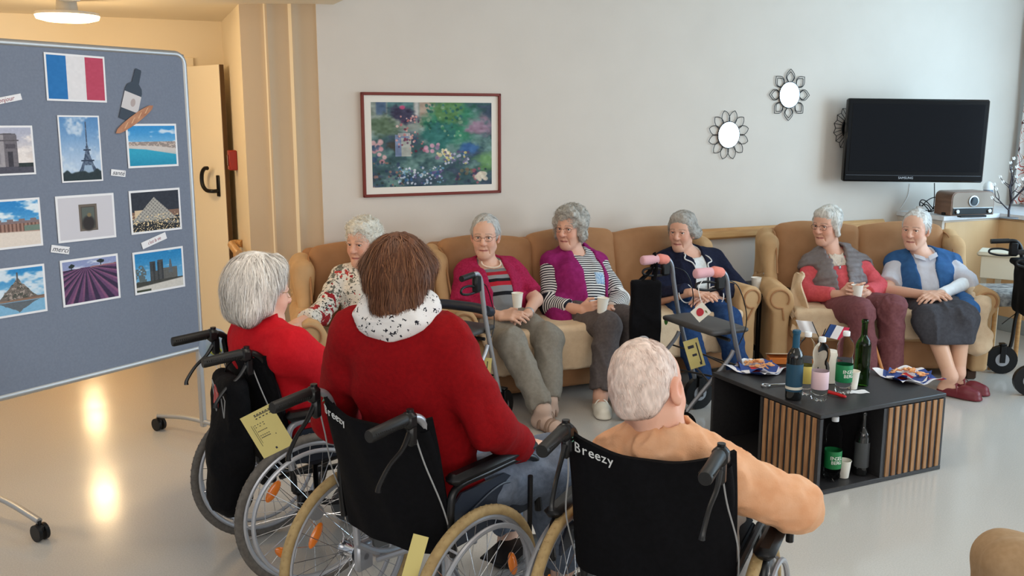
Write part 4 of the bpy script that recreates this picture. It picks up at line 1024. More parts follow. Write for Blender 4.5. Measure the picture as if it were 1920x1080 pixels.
paper(((235,233),(330,231),(334,312),(240,315)), f_beach, 110, 90, 'photo_print', 'pinned photo of a turquoise bay and beach beside the baguette cutout', 'photo')
paper(((-40,376),(74,371),(80,459),(-34,474)), f_chateau, 110, 90, 'photo_print', 'pinned photo of a long palace front under clouds', 'photo')
paper(((102,369),(212,361),(218,445),(110,456)), f_framed, 110, 90, 'photo_print', 'pinned photo of a small grey-framed picture on a pale wall', 'photo')
paper(((241,359),(336,351),(341,430),(246,440)), f_pyr, 110, 90, 'photo_print', 'pinned night photo of a lit glass pyramid', 'photo')
paper(((-34,508),(82,494),(89,583),(-27,602)), f_mont, 110, 90, 'photo_print', 'pinned photo of an abbey island mirrored in water', 'photo')
paper(((111,489),(220,475),(226,558),(119,577)), f_lav, 120, 95, 'photo_print', 'pinned photo of purple lavender rows with two trees', 'photo')
paper(((248,474),(342,461),(347,537),(253,554)), f_church, 110, 90, 'photo_print', 'pinned photo of a twin-towered stone cathedral', 'photo')
m_ink = mat('ink', (44,44,58), .6); m_inkr = mat('red ink', (150,64,74), .6)
for pxs, txt, mm in ((((-26,188),(39,175),(40,187),(-25,200)),'bonjour',m_inkr),(((208,317),(235,320),(235,332),(208,329)),'sant\u00e9',m_ink),(((96,459),(130,463),(129,477),(95,473)),'merci',m_ink),(((265,455),(310,435),(312,447),(267,468)),"c'est la vie",m_inkr)):
    o, M, w, h = paper(pxs, None, 0, 0, 'word_slip', 'small white paper slip reading %s pinned to the board' % txt, 'word slip', grp='word slips on the board')
    q = MB(); q.M = M @ XF((0,0,.0011)); q.text(txt, h*(1.0 if len(txt) < 9 else .72), Matrix.Scale(min(1.0, w/(h*.47*len(txt))), 4, (1,0,0)), .0005, .35); q.build('lettering', mm, o, world=True)
# cut-outs of a bottle and a baguette
P0, P1 = bpt(238,226), bpt(259,130); ax_ = P1-P0; L_ = ax_.length; a_ = math.atan2(ax_.y, ax_.x)-PI/2
M = MBD @ XF((P0.x,P0.y,.0008), a_); b_ = M @ V((0,0,0)); r_ = .047
o = thing('bottle_cutout', 'paper cutout of a red wine bottle pinned beside the flag print', 'paper cutout', b_, math.atan2(-bdir.y,-bdir.x), 'paper cutouts on the board')
sil = [(-r_,0),(r_,0),(r_,L_*.58),(r_*.86,L_*.66),(r_*.42,L_*.73),(r_*.38,L_*.97),(r_*.3,L_),(-r_*.3,L_),(-r_*.38,L_*.97),(-r_*.42,L_*.73),(-r_*.86,L_*.66),(-r_,L_*.58)]
q = MB(); q.M = M; q.prism(sil, 0, .0015); q.build('bottle_shape', mat('print dark bottle', (34,44,60), .5), o, world=True)
q = MB(); q.M = M; q.prism([(-r_,L_*.2),(r_,L_*.2),(r_,L_*.52),(-r_,L_*.52)], .0015, .002); q.build('printed_label', mat('print label', (206,200,200), .6), o, world=True)
q = MB(); q.M = M; q.prism([(.2*r_+.013*math.cos(a), L_*.36+.02*math.sin(a)) for a in np.linspace(0,2*PI,18)[:-1]], .002, .0024); q.build('printed_emblem', mat('print emblem', (176,160,156), .6), o, world=True)
P0, P1 = bpt(216,250), bpt(286,198); ax_ = P1-P0; L_ = ax_.length; a_ = math.atan2(ax_.y, ax_.x)
M = MBD @ XF((P0.x,P0.y,.0042), a_); b_ = M @ V((0,0,0)); o = thing('baguette_cutout', 'paper cutout of a baguette lying across the bottle cutout', 'paper cutout', b_, math.atan2(-bdir.y,-bdir.x), 'paper cutouts on the board')
pr = [(L_*t, .021*math.sin(PI*min(1,max(0,t)))**.4) for t in np.linspace(.0,1,16)]
q = MB(); q.M = M; q.prism(pr+[(x,-y) for x, y in pr[::-1][1:-1]], 0, .0015); q.build('bread_shape', mat('print crust', (190,134,98), .6, noise=(168,108,76), nscale=20), o, world=True)
q = MB(); q.M = M
for k in range(4): q.prism([(L_*(.2+k*.18),-.006),(L_*(.2+k*.18)+.03,.008),(L_*(.2+k*.18)+.038,.007),(L_*(.2+k*.18)+.008,-.008)], .0015, .0018)
q.build('printed_slashes', mat('print crumb', (214,168,128), .6), o, world=True)

# ------------------------------------------------------------------ wheelchairs
m_tyre_g = mat('grey tyre', (104,98,92), .8, noise=(88,83,78), nscale=60); m_tyre_c = mat('cream tyre', (176,150,104), .75, noise=(158,132,90), nscale=50)
m_nylon = mat('black nylon', (9,9,12), .8, noise=(13,13,17), nscale=60, spec=.15, bump=.2, bscale=300)
m_grip = mat('rubber grip', (20,19,19), .5); m_silver = mat('silver paint', (176,178,184), .35, metal=.55)
m_navy = mat('navy plastic', (38,44,56), .4); m_refl = mat('amber reflector', (226,120,26), .2, spec=.7, coat=.5); m_blackp = mat('black paint', (15,15,17), .35)
m_wt = mat('white print', (232,234,234), .6); m_grn = mat('green print', (120,190,160), .6)
def wheel(t, x, y, z, R_, tyre, hub, side):
    w = MB(); N_ = 64
    M = XF((x,y,z), 0, 0, 0)
    prof = lambda r0, a, b: [(0, y+0, z)]
    def ring(q, r, rt, n=10, off=0, m=N_): q.tube([(x+off, y+r*math.cos(a), z+r*math.sin(a)) for a in np.linspace(0,2*PI,m+1)[:-1]], rt, n, True)
    q = MB(); ring(q, R_-.0165, .0165); 
    for k in range(72):                                            # tread
        a = k*2*PI/72; q.box((x, y+(R_-.0045)*math.cos(a), z+(R_-.0045)*math.sin(a)), (.013,.006,.008), 0, Euler((a-PI/2,0,0)).to_matrix().to_4x4())
    w_ = q.build('wheel', tyre, t)
    q = MB(); ring(q, R_-.037, .011, 8); q.build('rim', m_silver, w_)
    q = MB(); ring(q, R_-.055, .0085, 8, side*.042)
    for k in range(6):
        a = k*PI/3; q.cyl((x, y+(R_-.045)*math.cos(a), z+(R_-.045)*math.sin(a)), (x+side*.042, y+(R_-.055)*math.cos(a), z+(R_-.055)*math.sin(a)), .004, 6)
    q.build('handrim', m_silver, w_)
    q = MB(); q.cyl((x-.03,y,z), (x+.03,y,z), .022, 16); q.cyl((x-.035,y,z), (x-.028,y,z), .03, 16); q.cyl((x+.028,y,z), (x+.035,y,z), .03, 16); q.build('hub', m_chrome, w_)
    q = MB()
    for k in range(32):
        a = k*2*PI/32; b = a+(.45 if k % 4 < 2 else -.45); o_ = .028 if k % 2 else -.028
        q.tube([(x+o_, y+.028*math.cos(b), z+.028*math.sin(b)), (x, y+(R_-.04)*math.cos(a), z+(R_-.04)*math.sin(a))], .0013, 4, cap=False)
    q.build('spokes', m_chrome, w_)
    for a in (PI*.80, -PI*.72, .3):
        q = MB(); q.ell((x, y+R_*.62*math.cos(a), z+R_*.62*math.sin(a)), (.009,.020,.045), 12, 8, Euler((a,0,0)).to_matrix().to_4x4()); q.build('reflector', m_refl, w_)
def wheelchair(name, label, loc, rz, tyre, posts, hw=.21, HZ=.92, brand=None, silver_arm=False, armz=.70, grip_drop=.0, bend=.07, logo=True, armx=.035, padl=.33):
    t = thing(name, label, 'wheelchair', loc, rz, 'wheelchairs with seated people seen from behind')
    R_ = .30
    for s in (-1,1): wheel(t, s*(hw+.075), .20, R_, R_, tyre, None, s)
    fr = MB()
    for s in (-1,1):
        fr.tube(spl([(s*hw,-.01,HZ), (s*hw,.035,HZ-.008), (s*hw,bend,HZ-.05), (s*hw,.10,HZ-.16), (s*hw,.15,.5), (s*hw,.16,.36)], 6), .0125, 10)
        fr.tube([(s*hw,.14,.48), (s*hw,.58,.49)], .0125, 8); fr.tube(spl([(s*hw,.16,.36), (s*hw,.3,.28), (s*hw,.58,.26)], 4), .0125, 8); fr.tube(spl([(s*hw,.58,.49), (s*hw,.66,.46), (s*hw,.70,.3), (s*hw,.76,.14)], 5), .0115, 8)
        fr.cyl((s*hw,.20,R_), (s*(hw+.075),.20,R_), .012, 10); fr.box((s*(hw+.015),.20,R_), (.03,.07,.10), .008); fr.tube([(s*hw,.55,.49), (s*hw,.55,.2)], .012, 8)
    fr.tube([(-hw,.25,.27), (hw,.40,.47)], .011, 8); fr.tube([(hw,.25,.27), (-hw,.40,.47)], .011, 8)
    fr.build('frame', posts, t)
    for s in (-1,1):
        q = MB(); q.tube([(s*hw,-.012,HZ), (s*hw,-.02,HZ), (s*hw,-.15,HZ-.012), (s*hw,-.155,HZ-.012)], [.016,.0185,.0185,.017], 16)
        for k in range(16): q.tube([(s*hw+.0185*math.cos(a), -.03-k*.0075, HZ-.001+.0185*math.sin(a)) for a in np.linspace(PI+.1,2*PI-.1,8)], .0018, 4)
        h_ = q.build('push_handle', m_grip, t)
        q = MB(); q.box((s*hw,.0,HZ-.006), (.042,.045,.05), .012); q.box((s*hw,.01,HZ-.05), (.026,.03,.07), .008); q.cyl((s*hw,.004,HZ+.012), (s*hw,.004,HZ+.026), .011, 12); q.build('brake_clamp', m_blackp, h_)
        q = MB(); q.tube(spl([(s*hw,.0,HZ-.045), (s*hw,-.03,HZ-.085), (s*hw-.006*s,-.075,HZ-.12), (s*hw-.01*s,-.11,HZ-.165), (s*hw-.012*s,-.115,HZ-.185)], 5), [.009,.007,.0065,.007,.009], 8); q.build('brake_lever', m_blackp if posts is m_blackp else m_dk, h_)
        q = MB(); q.tube(spl([(s*hw,.02,HZ-.05), (s*(hw+.01),.05,HZ-.15), (s*(hw+.035),.10,HZ-.3), (s*(hw+.02),.18,.42)], 6), .0025, 6); q.build('brake_cable', mat('cable grey', (150,150,150), .4), h_)
    # slung back upholstery wrapped round the posts
    def back(u, v):
        x = (u-.5)*2; zz = .46+v*(HZ-.012-.46)+(-.04*(1-x*x) if v > .8 else 0)*(v-.8)*5
        yb = .15-(zz-.5)/(HZ-.66)*.05
        return (x*(hw+.016), yb-.02-.045*(1-x*x)**.8+.028*abs(x)**8+.004*math.sin(x*9+v*7), zz)
    q = MB(); q.sheet(back, 26, 14, -.012); bk = q.build('back_upholstery', m_nylon, t, smooth=60)
    for s in (-1,1):
        q = MB(); q.tube(spl([(s*hw,.062,HZ-.05), (s*hw,.10,HZ-.16), (s*hw,.15,.5)], 6), [.016,.021,.021], 12); q.build('sleeve', m_nylon, bk)
    if brand:
        q = MB(); 
        MT_ = Matrix.Identity(4)
        for i, ch in enumerate(brand):
            u = .10+i*.045; p = V(back(u,.92)); pu = V(back(u+.02,.92))-V(back(u-.02,.92)); pv = V(back(u,.93))-V(back(u,.86)); X = pu.normalized(); Zv = pv.normalized(); N_ = X.cross(Zv)
            q.text(ch, .042, Matrix.Translation(p+N_*.0150) @ Matrix((X, Zv, N_)).transposed().to_4x4(), .0012)
        q.build('lettering', m_wt, bk)
        q = MB(); p = V(back(.045,.95)); q.tube([p+V((-.008,-.016,0)), p+V((0,-.016,.008)), p+V((.012,-.016,.004))], [.001,.004,.001], 6); q.tube([p+V((-.002,-.016,-.009)), p+V((.006,-.016,-.002)), p+V((.015,-.016,-.006))], [.001,.003,.001], 6); q.build('leaf_emblem', m_grn, bk)
    q = MB(); q.box((0,.36,.485), (hw*2-.01,.44,.03), .012); q.box((0,.36,.515), (hw*2-.03,.42,.04), .02); q.build('seat', m_nylon, t)
    ma = m_silver if silver_arm else m_blackp
    for s in (-1,1):
        X = s*(hw+armx)
        q = MB(); q.tube(spl([(X,.14,.46), (X,.13,armz-.09), (X,.16,armz-.025), (X,.3,armz-.02), (X,.44+(padl-.33)*.6,armz-.025), (X,.53+(padl-.33)*.5,armz-.08), (X,.56,.56), (X,.57,.46)], 6), .0125, 10); a_ = q.build('armrest', ma, t)
        q = MB(); q.box((X,.29+(padl-.33)/2,armz+.006), (.058,padl,.036), .016); q.build('arm_pad', m_black if not silver_arm else m_black, a_)
        q = MB(); pl = [(.15,.47),(.55,.47),(.54,.54),(.47,.60),(.41,armz-.06),(.20,armz-.06),(.15,armz-.1)]
        q.prism(pl, -.004, .004, Matrix.Translation((X-s*.02,0,0)) @ Matrix(((0,0,1,0),(1,0,0,0),(0,1,0,0),(0,0,0,1))))
        q.tube(spl([(X-s*.012,.18,.545), (X-s*.012,.34,.60), (X-s*.012,.44,.595), (X-s*.012,.54,.51)], 6), .004, 6); q.build('side_panel', m_navy, a_)
        c_ = MB(); c_.cyl((s*hw-.016,.56,.085), (s*hw+.016,.56,.085), .085, 22); cs_ = c_.build('castor_wheel', mat('grey caster', (92,92,92), .7), t)
        c_ = MB(); c_.box((s*hw-.024,.56,.14), (.006,.03,.14), .002); c_.box((s*hw+.024,.56,.14), (.006,.03,.14), .002); c_.box((s*hw,.56,.212), (.054,.04,.012), .003); c_.build('fork', m_silver, cs_)
        q = MB(); q.tube([(s*(hw+.02),.42,.46), (s*(hw+.05),.50,.40), (s*(hw+.075),.47,.62)], [.007,.009,.009], 8); q.build('parking_brake', m_blackp, t)
        q = MB(); q.box((s*(hw-.10),.84,.10), (.15,.17,.012), .005, Euler((R(12),0,0)).to_matrix().to_4x4()); q.build('footplate', m_black, t)
    return t
WA_, WB_, WC_ = V((-1.065,3.41,0)), V((-.451,2.644,0)), V((.335,2.33,0))
HA, HB, HC = R(35)-PI/2, R(52)-PI/2, R(64)-PI/2
wheelchair('wheelchair', 'wheelchair with grey tyres and black push handles, nearest the pinboard', WA_, HA, m_tyre_g, m_blackp, hw=.19, silver_arm=True, armz=.66)
wheelchair('wheelchair', 'wheelchair with cream tyres carrying the brown-haired person in red', WB_, HB, m_tyre_c, m_silver, hw=.205, brand='Breezy', armz=.695, padl=.42)
wheelchair('wheelchair', 'wheelchair with wide black back carrying the white-haired person in peach', WC_, HC, m_tyre_c, m_blackp, hw=.212, brand='Breezy', armz=.60, armx=.095)
# cards, bag and balloon on the wheelchairs
m_ycard = mat('yellow card', (216,200,128), .6)
def ycard(name, label, M, w, h, rows, grp='yellow name cards'):
    b_ = M @ V((0,0,0)); q = MB(); q.M = M; q.box((0,0,0), (w,h,.0014)); o = q.build(name, m_ycard, None, 0, True, b_, 0); tag(o, label, 'card', grp)
    q = MB(); q.M = M
    for x, y, w_, h_ in rows: q.box((x*w,y*h,.0012), (w_*w,h_*h,.0008))
    q.build('print_lines', m_ink, o, world=True, smooth=0); return o
rows_ = [(.12+x,.42-.028*i,.05,.02) for i, n_ in ((0,6),(1,8),(3,5)) for x in np.linspace(-.2,.25,n_)]+[(-.1+x,.22-.05*i,.035,.014) for i, n_ in ((0,4),(1,3),(3,6),(5,5),(6,7)) for x in np.linspace(-.12,.14,n_)]+[(-.33,.0,.008,.5),(-.28,.02,.006,.42),(.0,-.40,.05,.045),(.2,-.12,.02,.02)]
def quadM(px4, y):
    P = [at(*p, y[i] if hasattr(y,'__len__') else y) for i, p in enumerate(px4)]; c = sum(P, V())/4; X = ((P[1]-P[0])+(P[2]-P[3]))/2; Y = ((P[0]-P[3])+(P[1]-P[2]))/2; w, h = X.length, Y.length
    X.normalize(); Y = (Y-X*Y.dot(X)).normalized(); return XF(c) @ Matrix((X, Y, X.cross(Y))).transposed().to_4x4(), w, h
M, w, h = quadM(((455,782),(512,755),(547,833),(490,863)), (3.10,3.08,3.08,3.10)); ycard('name_card', 'yellow printed card hanging behind the wheelchair nearest the pinboard', M, w, h, rows_)
M, w, h = quadM(((775,995),(784,1010),(800,1090),(752,1090)), (2.47,2.47,2.47,2.47)); ycard('name_card', 'yellow card tucked low on the back of the wheelchair with cream tyres', M, w, h, [])
tA = Matrix.Translation(WA_) @ Matrix.Rotation(HA,4,'Z')
t = thing('shopping_bag', 'black quilted bag with a small red patch hanging on the wheelchair nearest the pinboard', 'bag', WA_, HA)
soft('bag_body', [bx((.10,-.035,.66), (.115,.045,.17), .04), rc((.06,-.04,.58),(.03,-.05,.36),.07,.075), rc((.12,-.04,.58),(.10,-.05,.36),.07,.075)], .012, mat('black quilt', (9,9,12), .8, spec=.15, bump=.6, bscale=70), t, world=False, noise=[(.008,18),(.004,50)], k=.05)
for s in (.04,.18):
    q = MB(); q.tube(spl([(s,-.04,.80), (s+.005,-.02,.85), (s+.008,.03,.88)], 5), .008, 6, flat=.4); q.build('strap', m_nylon, t)
q = MB(); q.prism([(-.03,-.03),(.015,-.04),(.04,.03),(-.005,.045)], 0, .003, XF((.075,-.079,.745), 0, PI/2)); q.build('red_patch', mat('red patch', (170,60,60), .7), t)
q = MB()
for a in ((.035,.80),(.12,.795)): q.tube([(a[0],-.079,a[1]), (a[0]+.04,-.0815,a[1]-.11), (a[0]+.062,-.0815,a[1]-.04), (a[0],-.079,a[1])], .002, 4)
q.build('grey_piping', mat('grey piping', (150,150,150), .6), t)
bp_ = at(402,650,3.72); t = thing('balloon', 'pale blue translucent balloon with a yellow-green patch behind the push handles', 'balloon', bp_)
q = MB(); q.ell((0,0,0), (.062,.062,.078), 24, 16); q.build('balloon_skin', mat('balloon blue', (186,204,226), .15, trans=.45, ior=1.05), t)
q = MB(); q.ell((.012,-.028,-.004), (.036,.036,.030), 16, 10); q.build('printed_patch', mat('yellow green', (196,200,60), .4), t)
q = MB(); q.tube(spl([(0,0,-.078), (.01,.0,-.1), (.06,-.13,-.06), (.085,-.20,-.02)], 5), .0015, 5); q.build('string', m_white, t)

# ------------------------------------------------------------------ rollators
def rollator(label, loc, rz, hw, HZ, frame, seat_z=.62, grip=None, bag=False, strap=True, wheels=.1, gripm=None, yf=.30, yr=-.20):
    t = thing('rollator', label, 'walking frame', loc, rz, 'wheeled walking frames')
    for s in (-1,1):
        X = s*hw
        q = MB(); q.tube(spl([(X,-.01,HZ), (X,.04,HZ-.004), (X,.075,HZ-.05), (X,.095,HZ-.16), (X,.15,.55), (X,yf-.04,.22), (X,yf,.12)], 6), .0135, 10); q.build('post', frame, t)
        q = MB(); q.tube(spl([(X,.14,.50), (X,.09,.43), (X,yr+.05,.2), (X,yr,.11)], 5), .012, 10); q.build('leg', frame, t)
        q = MB()
        for k, yy in ((0,yf),(1,yr)):
            q = MB(); q.cyl((X-.017,yy,wheels), (X+.017,yy,wheels), wheels, 26); w_ = q.build('wheel', m_black, t)
            q = MB(); q.cyl((X-.02,yy,wheels), (X+.02,yy,wheels), wheels*.45, 18); q.build('hub', m_silver, w_)
            q = MB(); q.box((X-.026,yy,wheels+.04), (.006,.035,.12), .002); q.box((X+.026,yy,wheels+.04), (.006,.035,.12), .002); q.box((X,yy,wheels*2+.008), (.058,.04,.014), .004); q.build('fork', m_black, w_)
        q = MB(); q.tube([(X,-.005,HZ), (X,-.12,HZ-.006)], .0165, 14); g_ = q.build('hand_grip', m_grip, t)
        q = MB(); q.box((X,.03,HZ-.055), (.036,.06,.10), .012); q.build('brake_housing', m_black, g_)
        q = MB(); q.tube(spl([(X,.02,HZ-.07), (X,-.05,HZ-.055), (X,-.115,HZ-.06), (X,-.12,HZ-.085), (X,-.06,HZ-.10), (X,.01,HZ-.10)], 5), .007, 8); q.build('brake_lever', m_dk, g_)
        q = MB(); q.tube(spl([(X,.05,HZ-.05), (X-s*.02,.17,HZ-.10), (X-s*.01,.23,HZ-.28), (X,.17,.52), (X,.0,.35)], 6), .003, 6); q.build('brake_cable', m_black, g_)
        if gripm:
            q = MB(); q.tube(spl([(X,-.135,HZ-.006), (X,-.12,HZ-.006), (X,-.04,HZ-.004), (X,-.022,HZ-.004)], 4), [.02,.028,.026,.022], 14); q.build('grip_cover', gripm, g_); q = MB(); q.tube(spl([(X,-.03,HZ-.004), (X,-.01,HZ-.004), (X,.03,HZ-.012), (X,.045,HZ-.02)], 4), [.022,.031,.03,.02], 14); q.build('grip_cover', mat('salmon plush', (226,140,126), .95, sheen=.4, bump=.4, bscale=200), g_)
    if not bag:
        soft('seat', [bx((0,.13,seat_z), (hw-.015,.13,.016), .015), el((0,.13,seat_z+.004), (hw*.8,.11,.02), k=.02)], .011, mat('rollator seat', (70,68,68), .55), t, world=False, k=.02)
    else:
        soft('carry_bag', [bx((0,.16,.62), (hw-.01,.13,.17), .05), bx((0,.12,.80), (hw,.12,.02), .015)], .014, m_nylon, t, world=False, noise=[(.008,14)], k=.03)
    q = MB(); q.tube([(-hw,.11,seat_z-.04), (hw,.11,seat_z-.04)], .010, 8); q.tube([(-hw,yf-.06,.30), (hw,.02,.30)], .006, 6) if not bag else None; bag or (q.tube([(hw,yf-.06,.30), (-hw,.02,.30)], .006, 6), q.tube([(-hw,.10,.42), (hw,.20,.40)], .005, 6), q.tube([(hw,.10,.42), (-hw,.20,.40)], .005, 6)); q.build('cross_brace', m_dk, t)
    if strap:
        q = MB(); q.tube(spl([(-hw,.12,HZ-.22), (-hw*.95,.19,HZ-.24), (-hw*.5,.24,HZ-.24), (0,.25,HZ-.24), (hw*.5,.24,HZ-.24), (hw*.95,.19,HZ-.24), (hw,.12,HZ-.22)], 6), .029, 12); q.build('back_bar', m_navy, t)
    return t
# beside the woman with the pearl necklace
r1 = atz(888,515,.92); f1 = V((.5,.866,0)); rz1 = math.atan2(f1.y,f1.x)-PI/2; rg1 = V((f1.y,-f1.x,0))
rollator('silver rollator with a black curved back bar, beside the woman with pearls', V((r1.x,r1.y,0))-rg1*.26, rz1, .26, .92, m_silver, seat_z=.58)
nr, fr_ = atz(1342,508,.95), atz(1240,484,.95); rr_ = (nr-fr_); rr_.z = 0; rz2 = math.atan2(rr_.y, rr_.x); hw2 = rr_.length/2; c2 = (nr+fr_)/2; m_pink = mat('pink plush', (220,170,178), .95, sheen=.4, bump=.4, bscale=200)
rollator('grey rollator with pink plush grips, hung with a black tote bag', V((c2.x,c2.y,0)), rz2, hw2, .95, mat('grey frame paint', (128,130,136), .35, metal=.5), seat_z=.60, gripm=m_pink, strap=False, wheels=.1)
RM2 = Matrix.Translation(V((c2.x,c2.y,0))) @ Matrix.Rotation(rz2,4,'Z')
r3 = atz(1902,472,.93); rollator('black rollator with a dark carry bag at the right edge of the room', V((r3.x+.20,r3.y+.26,0)), R(-100), .27, .93, m_black, bag=True, strap=False, yr=.02, yf=.36)
# things hanging on the middle rollator
t = thing('tote_bag', 'black cloth tote bag hanging from the far pink grip', 'bag', RM2 @ V((-hw2,-.05,0)), 0)
ML = Matrix.Translation(RM2 @ V((-hw2,-.05,0)))
c4 = [at(*p, fr_.y-.06) for p in ((1181,526),(1239,526),(1238,668),(1180,668))]
bw = (c4[1]-c4[0]).length; bh = (c4[0]-c4[3]).length; bc_ = sum(c4, V())/4; o_ = RM2 @ V((-hw2,-.05,0))
P, Q = snet([bx((0,0,0), (bw/2,.035,bh/2), .012)], .009, .03, noise=[(.003,14),(.004,9,'r')]); P = P+np3(bc_)
nmesh('bag_body', P, Q, m_nylon, t)
q = MB(); gz = .95
for s in (-1,1):
    q.tube(spl([bc_+V((s*bw*.22,-.02,bh/2-.01)), V((o_.x+s*.012,o_.y-.02,gz-.06)), V((o_.x,o_.y,gz+.034)), V((o_.x+s*.012,o_.y+.025,gz-.06)), bc_+V((s*bw*.22,.025,bh/2-.01))], 6), .010, 6, flat=.3)
q.build('strap', m_nylon, t, world=True)
q = MB(); q.M = XF(bc_+V((0,-.048,-bh*.44))); q.tube([(.035*math.cos(a),0,.02*math.sin(a)) for a in np.linspace(0,PI,12)], .003, 5); q.build('printed_ring', m_silver, t, world=True)
M, w, h = quadM(((1315,565),(1333,584),(1312,606),(1296,586)), nr.y-.10)
b_ = M @ V((0,0,0)); q = MB(); q.M = M; q.box((0,0,0), (w,h,.002)); o = q.build('gift_tag', mat('cream tag', (226,220,206), .6), None, 0, True, b_, 0); tag(o, 'square cream tag with a red fruit picture hanging over the rollator seat', 'tag')
Mf = M @ XF((0,0,.0015), -PI/4)
q = MB(); q.M = Mf; q.prism([(.022*math.cos(a)*(1-.1*math.sin(a)),.020*math.sin(a)-.004) for a in np.linspace(0,2*PI,20)[:-1]], 0, .001); q.build('red_fruit', mat('fruit red', (178,40,52), .6), o, world=True)
q = MB(); q.M = Mf; q.prism([(-.012,.018),(0,.026),(.004,.036),(-.01,.03)], 0, .0011); q.build('leaf', mat('leaf olive', (120,124,80), .6), o, world=True)
q = MB(); q.tube(spl([at(1315,566,nr.y-.10), at(1310,540,nr.y-.08), at(1322,520,nr.y-.03)], 5), .002, 5); q.build('string', m_white, o, world=True)
M, w, h = quadM(((1281,640),(1309,633),(1322,684),(1295,694)), nr.y+.22); ycard('name_card', 'yellow printed card hanging under the seat of the rollator with pink grips', M, w, h, [(.3,.0,.08,.7),(-.1,.25,.4,.1),(.0,-.05,.3,.08),(.25,-.38,.14,.1)])
M, w, h = quadM(((895,668),(923,673),(918,712),(895,712)), r1.y+.12); ycard('name_card', 'pale yellow card hanging under the seat of the silver rollator', M, w, h, [(.2,.1,.06,.5),(.0,-.1,.3,.06)])
q = MB(); q.M = XF(at(1249,600,fr_.y+.02)); q.ell((0,0,0), (.012,.008,.03), 12, 8); cat_build(q, 'keyring', mat('green tag', (70,140,60), .5), 'small green tag dangling beside the black tote bag', 'key tag', world=True, loc=at(1249,600,fr_.y+.02))
# walking stick leaning at the two-seat sofa
q = MB(); a, b = at(1634,628,5.98), atz(1652,688,0.0); b = at(1656,700,5.85); d = (b-a).normalized(); foot = a+d*((0.012-a.z)/d.z)
q.tube([foot, a, a-d*.12], .011, 10); cat_build(q, 'walking_stick', mat('cane wood', (190,124,66), .4), 'honey-coloured wooden walking stick leaning against the maroon trousers', 'walking stick', world=True, loc=foot)
# ------------------------------------------------------------------ people
def m_skin():
    m = mat('skin', (222,178,156), .55, vcol=True, sss=.0, spec=.35, bump=.06, bscale=260)
    return m
MS = m_skin()
m_eye = mat('eye', (255,255,255), .1, vcol=True, spec=.6)
m_glsrim = mat('spectacle metal', (120,96,84), .3, metal=.7); m_lens = mat('spectacle lens', (255,255,255), .02, trans=1, ior=1.02)
def hairmat(name, c): return mat('hair '+name, c, .55, vcol=True, spec=.35)
m_hair = hairmat('strands', (220,220,216))
def frame(f, up, roll=0):
    """3x3 matrix: columns right, forward, up"""
    f = V(f).normalized(); up = V(up); X = f.cross(up).normalized(); U = X.cross(f)
    M = Matrix((X, f, U)).transposed()
    return M @ Euler((0, roll, 0)).to_matrix() if roll else M
def onfront(x, z, y0=.30, off=.004, prims=None, grow=.025):
    """point on the front of the person p at x across, z up (fractions of the trunk)"""
    a = np.linspace(.0, y0, 110); pts = np.array([np3(p.tr(x, y, z)) for y in a]); F = fieldat(prims or p.torso(), pts[:,0], pts[:,1], pts[:,2], .03, grow); k = np.nonzero(F < 0)[0]
    return p.tr(x, (a[k[-1]] if len(k) else .08)+off, z)
def headM(H, yaw, pitch=0, roll=0):
    """yaw = heading in degrees (0 = +x, -90 = to the camera), pitch down positive"""
    a = R(yaw); f = V((math.cos(a)*math.cos(R(pitch)), math.sin(a)*math.cos(R(pitch)), -math.sin(R(pitch)))); 
    return Matrix.Translation(H) @ frame(f, (0,0,1), R(roll)).to_4x4()
